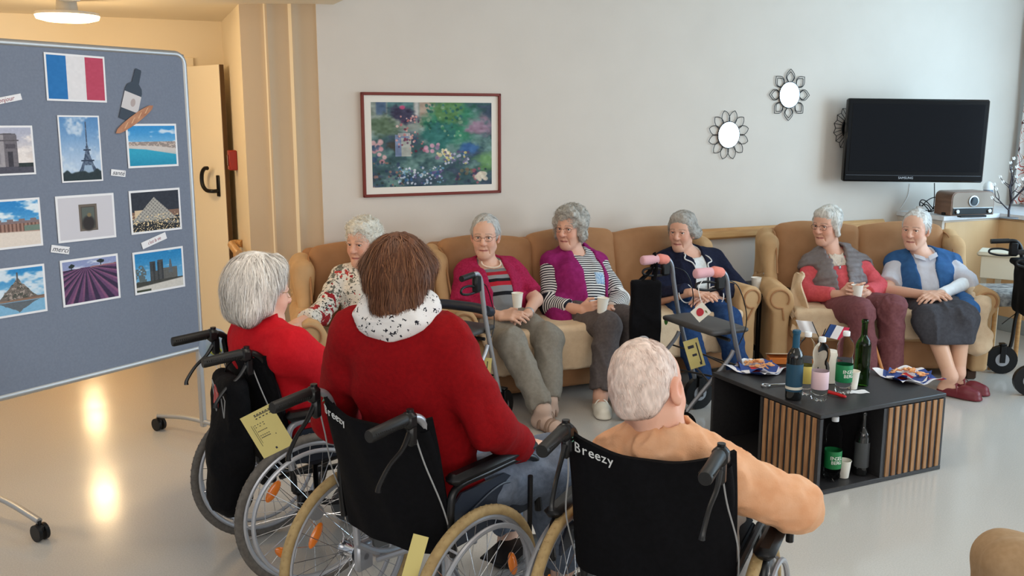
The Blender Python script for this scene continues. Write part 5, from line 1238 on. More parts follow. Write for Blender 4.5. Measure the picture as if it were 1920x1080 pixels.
def head_prims(HM, s, jaw=1, nose=1, full=1.0):
    T = lambda x, y, z: HM @ V((x*s, y*s, z*s)); A = HM.to_3x3()
    E_ = lambda c, r, k=.02, op='u', tg=0, rot=None: el(T(*c), [v*s for v in r], A @ rot if rot else A, k*s, None, tg, op)
    C_ = lambda a, b, ra, rb, k=.012, op='u', tg=0: rc(T(*a), T(*b), ra*s, rb*s, k*s, None, tg, op)
    L = [E_((0,-.018,.038),(.074,.094,.084)), E_((0,.028,-.020),(.064*full,.066,.090),.03), E_((0,.042,.045),(.060,.052,.058),.03),
         E_((0,.046,-.072),(.046*jaw,.044,.040),.03), C_((0,.074,-.104),(0,.078,-.094),.019,.017,.02)]
    for g in (-1,1):
        L += [C_((g*.049*full,.000,-.062),(g*.014,.066,-.102),.019,.019,.03), E_((g*.036,.062,-.030),(.027*full,.026,.028),.03), C_((g*.050,.055,.000),(g*.024,.078,-.012),.010,.010,.02),
              E_((g*.032,.094,.006),(.019,.020,.0125),.012,'s'), C_((g*.048,.070,.026),(g*.012,.091,.022),.009,.009,.012)]
    L += [C_((0,.086,.020),(0,.112*nose+.004,-.024),.0085,.0125,.012), E_((0,.108*nose+.004,-.030),(.012,.012,.010),.01)]
    for g in (-1,1):
        L += [E_((g*.0125,.098,-.032),(.0085,.011,.008),.008), C_((g*.019,.101,-.040),(g*.034,.083,-.078),.0035,.003,.008,'s'),
              C_((g*.020,.0885,.0075),(g*.044,.0765,.006),.0042,.0042,.004),                                   # lower part of upper lid line
              C_((g*.018,.089,.0125),(g*.032,.0915,.0165),.0055,.006,.004), C_((g*.032,.0915,.0165),(g*.046,.080,.0115),.006,.0055,.004), # upper lid
              C_((g*.019,.0885,.0005),(g*.032,.0915,-.0045),.0045,.005,.005), C_((g*.032,.0915,-.0045),(g*.045,.0795,.0005),.005,.0045,.005)]
        L.pop(-5)
    L += [C_((-.024,.083,-.0675),(0,.0945,-.064),.0040,.0052,.007), C_((.024,.083,-.0675),(0,.0945,-.064),.0040,.0052,.007),
          C_((-.021,.0830,-.0735),(0,.0925,-.0755),.0044,.0060,.007), C_((.021,.0830,-.0735),(0,.0925,-.0755),.0044,.0060,.007),
          C_((-.028,.087,-.0700),(0,.1020,-.0695),.0022,.0022,.004,'s'), C_((.028,.087,-.0700),(0,.1020,-.0695),.0022,.0022,.004,'s'), C_((-.030,.083,-.074),(-.034,.077,-.092),.003,.002,.006,'s'), C_((.030,.083,-.074),(.034,.077,-.092),.003,.002,.006,'s')]
    for g in (-1,1):
        r_ = Euler((R(-12), 0, R(g*-22))).to_matrix()
        L += [E_((g*.079,-.012,-.006),(.0095,.020,.034),.008,'u',2,r_), E_((g*.090,-.008,-.002),(.008,.010,.018),.006,'s',2,r_), E_((g*.076,-.004,-.034),(.007,.009,.010),.008)]
    return L
def head_col(P, HM, s, skin, lips=(176,96,92)):
    """skin colour over a head: lips, cheeks, lids, brows, darker round the eyes and along the mouth"""
    I = np.array(HM.inverted()); p = (P @ I[:3,:3].T+I[:3,3])/s; x, y, z = p.T; ax = abs(x)
    C = np.tile(lnp(skin), (len(P),1)); sk = np.array(skin, float)
    def mixc(w, c): nonlocal C; w = np.clip(w,0,1)[:,None]; C = C*(1-w)+lnp(c)*w
    bl = np.exp(-((ax-.042)/.022)**2-((z+.03)/.022)**2)*(y > .03); mixc(bl*.45, sk*np.array((.98,.80,.76)))
    mixc(np.exp(-(x/.016)**2-((z+.028)/.016)**2)*(y > .085)*.4, sk*np.array((.98,.80,.76)))
    mixc(np.exp(-((ax-.080)/.02)**2-((z+.0)/.04)**2)*.45, sk*np.array((1,.80,.75)))
    mixc(ss(.0075,.004,abs(z+.0695-.0*ax))*ss(.029,.022,ax)*(y > .07)*.8, lips)
    mixc(ss(.0016,.0008,abs(z+.0695))*ss(.029,.023,ax)*(y > .07)*.8, np.array(lips)*.6)
    ey = np.exp(-((ax-.032)/.022)**2-((z-.004)/.014)**2)*(y > .05); mixc(ey*.30, sk*np.array((.86,.70,.68)))
    mixc(ss(.0035,.0015,abs(z-.0105-.0035*(1-((ax-.032)/.014)**2)))*ss(.017,.013,abs(ax-.032))*(y > .07)*.6, sk*.5)      # lash line
    mixc(ss(.006,.003,abs(z-.0295+.25*np.clip(ax-.034,0,1)))*ss(.022,.017,abs(ax-.032))*(y > .05)*.5, (140,118,106))
    mixc((vnoise(p[:,0]*60,p[:,1]*60,p[:,2]*60) > .28)*(y < .2)*.10, sk*np.array((.86,.74,.68)))
    return C
def eyes(HM, s, par, look=(0,0), col=(96,110,120)):
    for g in (-1,1):
        c = HM @ V((g*.0315*s,.0800*s,.0055*s)); q = MB(); q.ell((0,0,0), [.0128*s]*3, 20, 14)
        P = np.array([np3(v) for v in q.v]); d = P/(.0128*s); A = np.array(HM.to_3x3())
        f = A @ np.array((math.sin(look[0]), math.cos(look[0])*math.cos(look[1]), math.sin(look[1])))
        t = d @ f; C = np.tile(lnp((226,220,212)), (len(P),1)); C[t > .86] = lnp(col); C[t > .95] = lnp((14,12,12))
        P = P+np3(c); nmesh('eye', P, np.array([f_ if len(f_) == 4 else (*f_, f_[-1]) for f_ in q.f]), m_eye, par, C)
def strands(name, cap, HM, s, par, col, n, length, flow, width=.0022, lift=.006, curl=0, curlf=60, steps=8, var=.10, where=None, seed=1, jitter=.25, base=-.002, tip=.25, m=None, col2=None):
    """locks of hair: ribbons that start on the cap and follow it; flow(p) local direction"""
    rg = np.random.default_rng(seed)
    P, Q = cap
    a = HM.inverted(); I = np.array(a); A = np.array(HM)
    loc = (P @ I[:3,:3].T+I[:3,3])/s
    ok = np.ones(len(P), bool) if where is None else where(loc)
    cand = np.nonzero(ok)[0]; idx = rg.choice(cand, n)
    p = P[idx]+rg.normal(0,.002*s,(n,3)); L = length*s*rg.uniform(.55,1.15,n); st = L/steps
    # surface by nearest-cell distance: use the cap's own prims
    prims = strands.prims
    def g(pp):
        e = .003; f = lambda d: fieldat(prims, pp[:,0]+d[0], pp[:,1]+d[1], pp[:,2]+d[2], .03)
        F = f((0,0,0)); G = np.stack([f((e,0,0))-F, f((0,e,0))-F, f((0,0,e))-F],1); G /= np.linalg.norm(G,axis=1,keepdims=True)+1e-9; return F, G
    ph = rg.uniform(0,6.28,n); jit = rg.normal(0,jitter,(n,3)); lv = rg.uniform(.2,1,n)*lift*s
    pts = []; nr = []
    for k in range(steps+1):
        F, G = g(p); tgt = base*s+lv*(k/steps)**.8
        p = p+G*((tgt-F)*.8)[:,None]
        l = (p @ I[:3,:3].T+I[:3,3])/s
        d = flow(l) @ A[:3,:3].T+jit
        d -= G*np.sum(d*G,1,keepdims=True); d /= np.linalg.norm(d,axis=1,keepdims=True)+1e-9
        side = np.cross(G, d)
        o = p+side*(curl*s*np.sin(ph+k/steps*curlf*.1))[:,None]+G*(curl*s*.6*np.cos(ph+k/steps*curlf*.1))[:,None] if curl else p
        pts.append(o.copy()); nr.append(side)
        p = p+d*st[:,None]
    pts = np.stack(pts,1); sd = np.stack(nr,1)                                   # n, steps+1, 3
    w = width*s*np.concatenate([np.linspace(.6,1,2), np.linspace(1,tip,steps-1)])[None,:,None]
    a_, b_ = pts-sd*w/2, pts+sd*w/2
    VV = np.stack([a_, b_],2).reshape(n,-1,3); m_ = VV.shape[1]
    base_q = np.array([(2*i,2*i+1,2*i+3,2*i+2) for i in range(steps)])
    QQ = (base_q[None]+(np.arange(n)*m_)[:,None,None]).reshape(-1,4)
    cc = np.array(col, float)[None,:]*(1+rg.normal(0,var,(n,1)))
    if col2 is not None: mk = rg.random(n) < .3; cc[mk] = np.array(col2, float)*(1+rg.normal(0,var,(mk.sum(),1)))
    cc = np.repeat(srgb2lin(np.clip(cc,0,255))[:,None],m_,1).reshape(-1,3)
    return VV.reshape(-1,3), QQ, cc
def hair(HM, s, par, col, style, n=900, seed=1, vox=.0045, width=.0026, col2=None):
    T = lambda x, y, z: HM @ V((x*s, y*s, z*s)); A = HM.to_3x3()
    E_ = lambda c, r, k=.03, op='u': el(T(*c), [v*s for v in r], A, k*s, None, 0, op)
    C_ = lambda a, b, ra, rb, k=.03, op='u': rc(T(*a), T(*b), ra*s, rb*s, k*s, None, 0, op)
    face = [E_((0,.136,-.040),(.075,.080,.108),.02,'s')]
    noise = [(.004*s,40),(.003*s,90)]; flow = None; kw = {}
    crown = np.array((0,-.05,.13))
    out = lambda l: (l-crown)*np.array((1,1,1))+np.array((0,0,-.05))
    where = None
    if style == 'short':        # swept short hair
        pr = [E_((0,-.020,.046),(.085,.104,.090)), C_((0,-.075,-.02),(0,-.070,-.055),.046,.036)]+[C_((g*.066,-.01,.02),(g*.070,-.02,-.01),.020,.016) for g in (-1,1)]+face
        flow = lambda l: np.stack([l[:,0]*.6+.5*np.sign(l[:,0]+.02), np.where(l[:,1] > .03, .5, -.8), -.6-6*np.abs(l[:,0])],1); kw = dict(length=.07, lift=.010)
    elif style == 'fluffy':     # white, soft and standing off the head
        pr = [E_((0,-.022,.056),(.098,.112,.098)), C_((-.07,-.02,.01),(-.074,-.03,-.015),.026,.018), C_((.07,-.02,.01),(.074,-.03,-.015),.026,.018), C_((0,-.08,-.01),(0,-.07,-.05),.05,.036), E_((0,.05,.105),(.06,.035,.03))]+face
        noise = [(.010*s,34),(.005*s,80)]; flow = out; kw = dict(length=.05, lift=.020, curl=.008, curlf=70, jitter=.7)
    elif style == 'curly':      # thick grey waves covering the ears
        pr = [E_((0,-.020,.055),(.102,.114,.096)), E_((0,.055,.098),(.070,.040,.036))]+[C_((g*.078,.01,.03),(g*.082,.0,-.050),.034,.028) for g in (-1,1)]+[C_((0,-.08,.0),(0,-.075,-.07),.055,.045)]+face
        noise = [(.013*s,30),(.006*s,70)]; flow = out; kw = dict(length=.06, lift=.014, curl=.010, curlf=80, jitter=.6)
    elif style == 'pulled':     # combed back with fullness behind the ear
        pr = [E_((0,-.018,.050),(.089,.106,.092)), E_((-.055,-.075,-.015),(.055,.05,.048)), E_((0,.05,.095),(.062,.036,.032))]+[C_((g*.062,.02,.03),(g*.076,-.02,-.02),.024,.026) for g in (-1,1)]+face
        flow = lambda l: np.stack([l[:,0]*4+.3*np.sign(l[:,0]), -.9+0*l[:,0], -.3-3*np.abs(l[:,0])],1); kw = dict(length=.08, lift=.006)
    elif style == 'soft':       # fine straight hair to the jaw with a fringe
        pr = [E_((0,-.020,.046),(.087,.105,.091)), C_((0,-.075,-.02),(0,-.070,-.06),.050,.040), E_((0,.055,.085),(.060,.034,.034))]+[C_((g*.070,.02,.03),(g*.078,.0,-.055),.022,.018) for g in (-1,1)]+face
        flow = lambda l: np.stack([(l[:,0])*4, (l[:,1]+.02)*5, -.7-6*np.clip(.05-l[:,2],0,1)],1); kw = dict(length=.08, lift=.008, jitter=.14)
    elif style == 'bob':        # chin-length, seen from behind
        pr = [E_((0,-.020,.048),(.090,.108,.092)), E_((0,-.055,.0),(.088,.078,.080)), C_((-.05,-.06,-.05),(.05,-.06,-.05),.042,.042), C_((-.055,-.06,-.075),(.055,-.065,-.075),.030,.030), C_((.072,.0,.01),(.076,-.005,-.045),.022,.016), C_((-.072,.0,.01),(-.076,-.005,-.045),.022,.016), E_((0,.05,.10),(.055,.03,.028))]+face
        flow = lambda l: np.stack([(l[:,0])*3, (l[:,1]+.05)*3, -.9-6*np.clip(.03-l[:,2],0,1)],1); kw = dict(length=.10, lift=.014, jitter=.16); noise = [(.007*s,(34,34,12)),(.004*s,(80,80,20))]
    elif style == 'layered':    # brown layered cut with a pointed nape
        pr = [E_((0,-.022,.056),(.092,.110,.094)), E_((0,-.055,.020),(.094,.078,.070)), C_((-.030,-.080,-.05),(.030,-.080,-.05),.040,.040), C_((-.012,-.088,-.06),(-.006,-.078,-.125),.036,.014), C_((.070,.02,.03),(.080,.0,-.03),.026,.014), C_((-.070,.02,.03),(-.080,.0,-.012),.028,.016), C_((-.05,.05,.08),(-.092,.03,.055),.034,.022), C_((.05,.03,.08),(.088,.0,.055),.034,.024), E_((0,.05,.10),(.06,.03,.03))]+face
        noise = [(.008*s,(34,34,9)),(.004*s,(80,80,16))]
        flow = lambda l: np.stack([(l[:,0])*4, (l[:,1]+.03)*3, -.8-6*np.clip(.05-l[:,2],0,1)],1); kw = dict(length=.10, lift=.016, jitter=.14)
    else:                       # cropped
        pr = [E_((0,-.020,.042),(.0790,.0985,.0875)), E_((0,-.060,.0),(.070,.058,.062)), C_((-.028,-.078,-.040),(.028,-.078,-.040),.022,.022)]+face+[E_((g*.088,-.008,-.012),(.022,.034,.042),.012,'s') for g in (-1,1)]
        noise = [(.002*s,60)]; flow = lambda l: np.stack([(l[:,0])*4+.2, (l[:,1]+.03)*4, -.8-5*np.clip(.05-l[:,2],0,1)],1); kw = dict(length=.036, lift=.0045, jitter=.2, var=.07)
    cap = snet(pr, vox, .03*s, noise=noise)
    strands.prims = pr
    SV, SQ, SCc = strands('hair', cap, HM, s, par, col, n, kw.pop('length'), flow, width=width, seed=seed, col2=col2, **kw)
    c1 = srgb2lin(np.clip(np.array(col, float)[None]*(.97+.22*vnoise(cap[0][:,0]*150,cap[0][:,1]*150,cap[0][:,2]*60)[:,None]),0,255))
    P, Q = join(cap, (SV, SQ))
    return nmesh('hair', P, Q, m_hair, par, np.concatenate([c1, SCc]))
def hand(W, d, n, right, curl, s=1, spread=.0, thumb=.5):
    d = V(d).normalized(); n = V(n); n = (n-d*n.dot(d)).normalized(); t = d.cross(n) if right else n.cross(d)
    A = Matrix((t, n, d)).transposed(); L = [bx(V(W)+d*.045*s, (.038*s,.0125*s,.046*s), .012*s, A, k=.012*s), el(V(W)+d*.03*s+t*.018*s+n*.008*s, (.02*s,.014*s,.03*s), A, k=.012*s)]
    lens = ((.042,.025,.019),(.046,.029,.020),(.042,.026,.019),(.033,.020,.017))
    cs = curl if hasattr(curl, '__len__') else (curl,)*4
    for i in range(4):
        b = V(W)+d*(.088-.004*abs(i-1)-(.006 if i == 3 else 0))*s+t*(.028-.0187*i)*s; a = 0; r = (.0090,.0092,.0088,.0078)[i]*s
        dv = (d+t*(.10-.07*i)*(1-spread)+t*spread*(.5-.35*i)).normalized()
        for j in range(3):
            a += cs[i]*(.75,1.0,.7)[j]; v = (dv*math.cos(a)+n*math.sin(a)).normalized(); e = b+v*lens[i][j]*s
            L.append(rc(b, e, r, r*.92, k=.006*s if j else .010*s)); b = e; r *= .92
    b = V(W)+d*.022*s+t*.028*s+n*.004*s; v = (d*.62+t*(.75-.3*thumb)+n*.5*thumb).normalized(); e = b+v*.040*s; L.append(rc(b, e, .0115*s, .0098*s, k=.012*s))
    v = (d*.8+t*(.25-.5*thumb)+n*(.4*thumb)).normalized(); e2 = e+v*.032*s; L.append(rc(e, e2, .0098*s, .0085*s, k=.005*s))
    return L
class Person:
    def __init__(s, label, J, base, b=1.0, belly=1.0, bust=1.0, hs=1.06, ls=1.0, sw=.80):
        mS = (J['SR']+J['SL'])/2
        for q_ in ('SR','SL'): J[q_] = mS+(J[q_]-mS)*sw
        s.J = J; s.b = b; s.hs = hs; s.t = thing('person', label, 'person', base)
        N, P = J['N'], J['P']; s.up = (N-P).normalized(); s.L = (N-P).length
        X = (J['SR']-J['SL']); X = (X-s.up*X.dot(s.up)).normalized(); s.X = X; s.f = s.up.cross(X); s.A = Matrix((X, s.f, s.up)).transposed()
        s.belly, s.bust, s.ls = belly, bust, ls
    def tr(s, x, y, z): return s.J['P']+s.X*x+s.f*y+s.up*(z*s.L)
    def torso(s):
        b, A, L = s.b, s.A, s.L; J = s.J
        o = [el(s.tr(0,-.01,.04), (.175*b,.125*b,.12), A, .06), el(s.tr(0,.02*s.belly,.38), (.155*b,.120*b*s.belly,.17), A, .07), el(s.tr(0,-.005,.70), (.150*b,.105*b,.145), A, .07), el(s.tr(0,-.03,.86), (.13*b,.075*b,.09), A, .06)]
        for g in (-1,1): o.append(el(s.tr(g*.072*b,.075*b,.60), (.070*s.bust,.055*s.bust,.068*s.bust), A, .05))
        for S in ('SL','SR'): o.append(rc(s.tr(0,-.015,.90), J[S], .056, .050*b, .05)); o.append(rc(J['N'], J[S]+s.up*.004, .046, .034, .05))
        return o
    def neck(s):
        HM = s.HM; a = HM @ V((0,-.018*s.hs,-.055*s.hs)); return [rc(s.J['N']-s.up*.02, a, .058, .054, .03), rc(s.J['N']-s.up*.03+s.f*.03, HM @ V((0,.03*s.hs,-.09*s.hs)), .045, .034, .03)]
    def arm(s, g, fr=1.0, r0=.049, r1=.041, r2=.028, k=.03, slack=0):
        J = s.J; S, E_, W = J['S'+g], J['E'+g], J['W'+g]; o = []
        if fr >= .5:
            o.append(rc(S, E_, (r0+slack)*s.b, r1*s.b+slack, k))
            e = E_+(W-E_)*((fr-.5)*2); rr = (r1+(r2-r1)*((fr-.5)*2))*s.b+slack
            if fr > .5: o.append(rc(E_, e, r1*s.b+slack, rr, k, None if fr >= 1 else [(e, (W-E_).normalized())]))
        else:
            e = S+(E_-S)*(fr*2); o.append(rc(S, e, (r0+slack)*s.b, r1*s.b+slack*1.3, k, [(e, (E_-S).normalized())]))
        return o
    def legs(s, fr=1.0, r0=.088, r1=.062, r2=.046, slack=0, cutcuff=True):
        J = s.J; o = []
        for g in 'LR':
            H_ = s.tr(.085*(1 if g == 'R' else -1), .02, .0); K, A_ = J['K'+g], J['A'+g]; b = s.b*s.ls
            o += [rc(H_, K, r0*b+slack, r1*b+slack, .05)]
            e = K+(A_-K)*fr; o.append(rc(K, e, r1*b+slack, (r1+(r2-r1)*fr)*b+slack, .035, [(e, (A_-K).normalized())] if cutcuff else None)) 
        return o
    def foot(s, g, h=.03):
        J = s.J; A_, T_ = J['A'+g], J['T'+g]; d = (T_-A_); d.z = 0; d.normalize(); z = max(.0, A_.z)
        heel = V((A_.x,A_.y,h))-d*.03; toe = V((A_.x,A_.y,h-.004))+d*.155
        return [rc(A_, heel+V((0,0,.01)), .040, .036, .03), rc(heel, toe-d*.04, .034, .036, .04), rc(toe-d*.04, toe, .034, .028, .03)], heel, toe, d
    def body(s, hands, skin, vox=.009, hvox=.0035, shins=True, extra=(), lips=(176,96,92), feet=True, headkw={}):
        HM = s.HM; hp = head_prims(HM, s.hs, **headkw); pr = s.torso()+s.neck()
        for g in 'LR': pr += s.arm(g, 1.0, .046, .040, .027)
        pr += s.legs(1.0, .080, .056, .040, cutcuff=False)
        if feet:
            for g in 'LR': pr += s.foot(g)[0]
        parts = []; boxes = []
        allp = pr+hp+[p for h in hands for p in h]
        def bb(ps, pad=.006):
            lo, hi = zip(*[pbox(p) for p in ps if p.op == 'u']); return np.min(lo,0)-pad, np.max(hi,0)+pad
        bo = [bb(hp)]+[bb(h) for h in hands]
        P, Q = snet(allp, vox, .03)
        c = P[Q].mean(1); keep = np.ones(len(Q), bool)
        for lo, hi in bo: keep &= ~np.all((c > lo+vox*1.2) & (c < hi-vox*1.2), 1)
        parts.append((P, Q[keep]))
        for (lo, hi), vx in zip(bo, [hvox]+[.0032]*len(hands)): parts.append(snet(allp, vx, .03, box=(lo, hi)))
        # drop the caps where the fine boxes cut the limbs
        out = []
        for i, (P, Q) in enumerate(parts):
            if i:
                lo, hi = bo[i-1]; vx = ([hvox]+[.0032]*len(hands))[i-1]; c = P[Q].mean(1); k = np.all((c > lo+1.3*vx) & (c < hi-2.3*vx), 1); Q = Q[k]
            out.append((P, Q))
        P, Q = join(*out); used = np.unique(Q); mp = np.full(len(P), -1); mp[used] = np.arange(len(used)); P, Q = P[used], mp[Q]
        C = head_col(P, HM, s.hs, skin, lips)
        o = nmesh('body', P, Q, MS, s.t, C); s.bodyo = o; return o
    def garment(s, name, prims, m, grow=.012, vox=.010, noise=((.006,9,'r'),(.004,22),(.002,60)), sub=(), cut=None, k=.03, attrs=False, parent=None, neck_r=.068, neck=(0,.02,1.0), post=None):
        pr = list(prims)
        if neck_r: pr.append(el(s.tr(*neck), (neck_r,neck_r,neck_r*1.1), s.A, .012, None, 0, 's'))
        pr += list(sub)
        P, Q = snet(pr, vox, k, grow, list(noise) if noise else None, cut=cut, post=post)
        at_ = None
        if attrs: at_ = s.stripe(P)
        return nmesh(name, P, Q, m, parent or s.t, attrs=at_)
    def stripe(s, P):
        J = s.J; v = (P-np3(J['P'])); t = v @ np3(s.up); xx = v @ np3(s.X); yy = v @ np3(s.f)
        d0 = np.maximum(np.abs(xx)-.145*s.b, 0)+1e-3; st = t.copy(); best = np.where(np.abs(xx) < .15*s.b, 0., .02)
        for g in 'LR':
            S, E_, W = np3(J['S'+g]), np3(J['E'+g]), np3(J['W'+g]); l1 = np.linalg.norm(E_-S)
            for a, b_, off in ((S,E_,0),(E_,W,l1)):
                ba = b_-a; tt = np.clip((P-a) @ ba/(ba @ ba), 0, 1); d = np.linalg.norm(P-a-tt[:,None]*ba, axis=1)
                m = (d < .085*s.b) & ((np.abs(xx) > .13*s.b) | (yy > .14*s.b) | (off > 0) & (d < .06)); st = np.where(m, -(off+tt*np.linalg.norm(ba))+.37, st)
        return {'st': st, 'lat': xx}
    def shoe(s, g, m, kind='clog', m2=None, sock=None):
        pr, heel, toe, d = s.foot(g, .034); side = V((-d.y,d.x,0)); A_ = s.J['A'+g]
        if sock: nmesh('sock', *snet([rc(A_+(J['K'+g]-A_).normalized()*.10, A_, .038, .042, .03), rc(A_, heel+V((0,0,.012)), .042, .040, .03), rc(heel, toe-d*.045, .038, .040, .04), rc(toe-d*.045, toe-d*.008, .038, .031, .03)], .006, .03, .002), sock, s.t)
        base = rc(heel-V((0,0,.020)), toe-V((0,0,.022)), .037, .040, flat=(np.array((0,0,1.)),.45))
        if kind == 'clog':
            P, Q = snet([rc(heel, toe-d*.05, .040, .043, .03), rc(toe-d*.05, toe, .043, .036, .03), base], .006, .03, .004, cut=[(A_+V((0,0,-.005)),(0,0,1))])
            cutp = heel+V((0,0,.030)); pr2 = [rc(heel, toe-d*.05, .040, .043, .03), rc(toe-d*.05, toe, .043, .036, .03), base, rc(heel+V((0,0,.05))-d*.05, heel+d*.055+V((0,0,.055)), .045, .045, .01, op='s')]
            P, Q = snet(pr2, .006, .03, .004, cut=[((0,0,.004),(0,0,-1))]); o = nmesh('shoe', P, Q, m, s.t)
            q = MB(); c = heel+d*.085; q.tube([c+side*(.047*math.cos(a))+V((0,0,-.010+.062*math.sin(a)))+d*.012*math.cos(a*2) for a in np.linspace(0,PI,14)], .006, 6, flat=.4); q.build('strap', m2 or m, o, world=True)
            q = MB(); q.tube([heel-d*.03+V((0,0,-.026)), toe+d*.02+V((0,0,-.028))], [.036,.042,.040,.03], 12, flat=.25); q.build('sole', mat('shoe sole', (60,54,50), .7), o, world=True)
        else:
            q = MB(); q.tube([heel-d*.035+V((0,0,-.022)), heel+V((0,0,-.022)), toe-d*.04+V((0,0,-.024)), toe+d*.02+V((0,0,-.022))], [.030,.038,.042,.030], 14, flat=.30); o = q.build('shoe', m, s.t, world=True)
            for off in (.045,.105,.135):
                q = MB(); c = heel+d*off; hgt = .055-.12*off if off < .1 else .040; q.tube([c+side*(.049*math.cos(a))+V((0,0,-.018+(hgt*1.25+.012)*math.sin(a))) for a in np.linspace(0,PI,14)], .013 if off < .1 else .010, 6, flat=.4); q.build('strap', m, o, world=True)
    def glasses(s, col=(120,96,84), r=.021, lens=True):
        HM, h = s.HM, s.hs; t = None; q = MB(); y = .104
        for g in (-1,1):
            q.tube([HM @ V(((g*.033+r*1.12*math.cos(a))*h, (y-.35*(abs(g*.033+r*1.1*math.cos(a))-.01)**1.0*.35)*h, (.003+r*.78*math.sin(a))*h)) for a in np.linspace(0,2*PI,25)[:-1]], .0010*h, 5, True)
            q.tube([HM @ V((g*.056*h,.096*h,.008*h)), HM @ V((g*.074*h,.05*h,.010*h)), HM @ V((g*.080*h,-.012*h,.008*h))], .0010*h, 5)
        q.tube([HM @ V((-.011*h,(y+.002)*h,.006*h)), HM @ V((0,(y+.004)*h,.009*h)), HM @ V((.011*h,(y+.002)*h,.006*h))], .0010*h, 5)
        o = q.build('spectacles', mat('spectacle metal %d' % col[0], col, .3, metal=.4), s.t, world=True)
        if lens:
            q = MB()
            for g in (-1,1):
                n = 20; c = HM @ V((g*.033*h, (y-.003)*h, .003*h)); vs = [HM @ V(((g*.033+r*1.1*math.cos(a))*h, (y-.004)*h, (.003+r*.76*math.sin(a))*h)) for a in np.linspace(0,2*PI,n+1)[:-1]]
                q._add(vs, [tuple(range(n))])
            q.build('lens', m_lens, o, world=True)
def J_(**k): return {a: (at(*v) if not isinstance(v, V) else v) for a, v in k.items()}
def clothm(name, c, c2=None, rough=.85, ns=60, sheen=.2, bump=.25, bs=220): return mat(name, c, rough, noise=c2, nscale=ns, sheen=sheen, bump=bump, bscale=bs, spec=.2)
def stripem(name, stops, freq, rough=.85):
    """bands across the garment's own stripe coordinate"""
    m = mat(name, (200,200,200), rough, spec=.2, bump=.2, bscale=250); nt = m.node_tree; N = nt.nodes; L = nt.links; b = N['Principled BSDF']
    a = N.new('ShaderNodeAttribute'); a.attribute_name = 'st'; mu = N.new('ShaderNodeMath'); mu.operation = 'MULTIPLY'; mu.inputs[1].default_value = freq; L.new(a.outputs['Fac'], mu.inputs[0])
    fr = N.new('ShaderNodeMath'); fr.operation = 'FRACT'; L.new(mu.outputs[0], fr.inputs[0]); r = N.new('ShaderNodeValToRGB'); r.color_ramp.interpolation = 'CONSTANT'
    e = r.color_ramp.elements; e[0].position = 0; e[0].color = (*lin(stops[0][1]),1); e[1].position = stops[1][0]; e[1].color = (*lin(stops[1][1]),1)
    for p, c in stops[2:]: x = e.new(p); x.color = (*lin(c),1)
    L.new(fr.outputs[0], r.inputs['Fac']); L.new(r.outputs['Color'], b.inputs['Base Color']); return m
def motifm(name, base, layers, rough=.85, space='Object'):
    """printed cloth: scattered motifs; layers = (scale, size, colour, offset, ragged)"""
    m = mat(name, base, rough, spec=.2, bump=.15, bscale=260); nt = m.node_tree; N = nt.nodes; L = nt.links; b = N['Principled BSDF']; tc = N.new('ShaderNodeTexCoord'); prev = None
    for sc, sz, c, off, rag in layers:
        mp = N.new('ShaderNodeMapping'); mp.inputs['Location'].default_value = (off,off*.7,off*1.3); L.new(tc.outputs['Object'], mp.inputs['Vector'])
        ns = N.new('ShaderNodeTexNoise'); ns.inputs['Scale'].default_value = sc*2.2; ns.inputs['Detail'].default_value = 2; L.new(mp.outputs['Vector'], ns.inputs['Vector'])
        mv = N.new('ShaderNodeMix'); mv.data_type = 'RGBA'; mv.inputs['Factor'].default_value = rag; L.new(mp.outputs['Vector'], mv.inputs['A']); L.new(ns.outputs['Color'], mv.inputs['B'])
        v = N.new('ShaderNodeTexVoronoi'); v.inputs['Scale'].default_value = sc; L.new(mv.outputs['Result'], v.inputs['Vector'])
        lt = N.new('ShaderNodeMath'); lt.operation = 'LESS_THAN'; lt.inputs[1].default_value = sz; L.new(v.outputs['Distance'], lt.inputs[0])
        mx = N.new('ShaderNodeMix'); mx.data_type = 'RGBA'; L.new(lt.outputs[0], mx.inputs['Factor'])
        if prev: L.new(prev, mx.inputs['A'])
        else: mx.inputs['A'].default_value = (*lin(base),1)
        mx.inputs['B'].default_value = (*lin(c),1); prev = mx.outputs['Result']
    L.new(prev, b.inputs['Base Color']); return m
def held_cup(p, label, up=(0,0,1), h=.085, r=.034):
    M = axm(up).to_4x4(); q = MB(); q.lathe([(r*.2,.002), (r*.72,.0), (r*.74,.004), (r*.98,h-.003), (r*1.05,h-.001), (r*1.03,h+.002), (r*.95,h-.002), (r*.71,.008), (r*.2,.007)], 24, M)
    return cat_build(q, 'paper_cup', m_cup, label, 'cup', 'white paper cups', loc=p)
SKIN = (224,178,154); SKIN2 = (222,172,148); SKIN3 = (228,186,164)
FOLD = ((.010,(11,11,8),'r'),(.004,14),(.003,40))
def fist(W, d, n, right, curl=.55, s=1.0, th=.5): return hand(W, d, n, right, curl, s, 0, th)
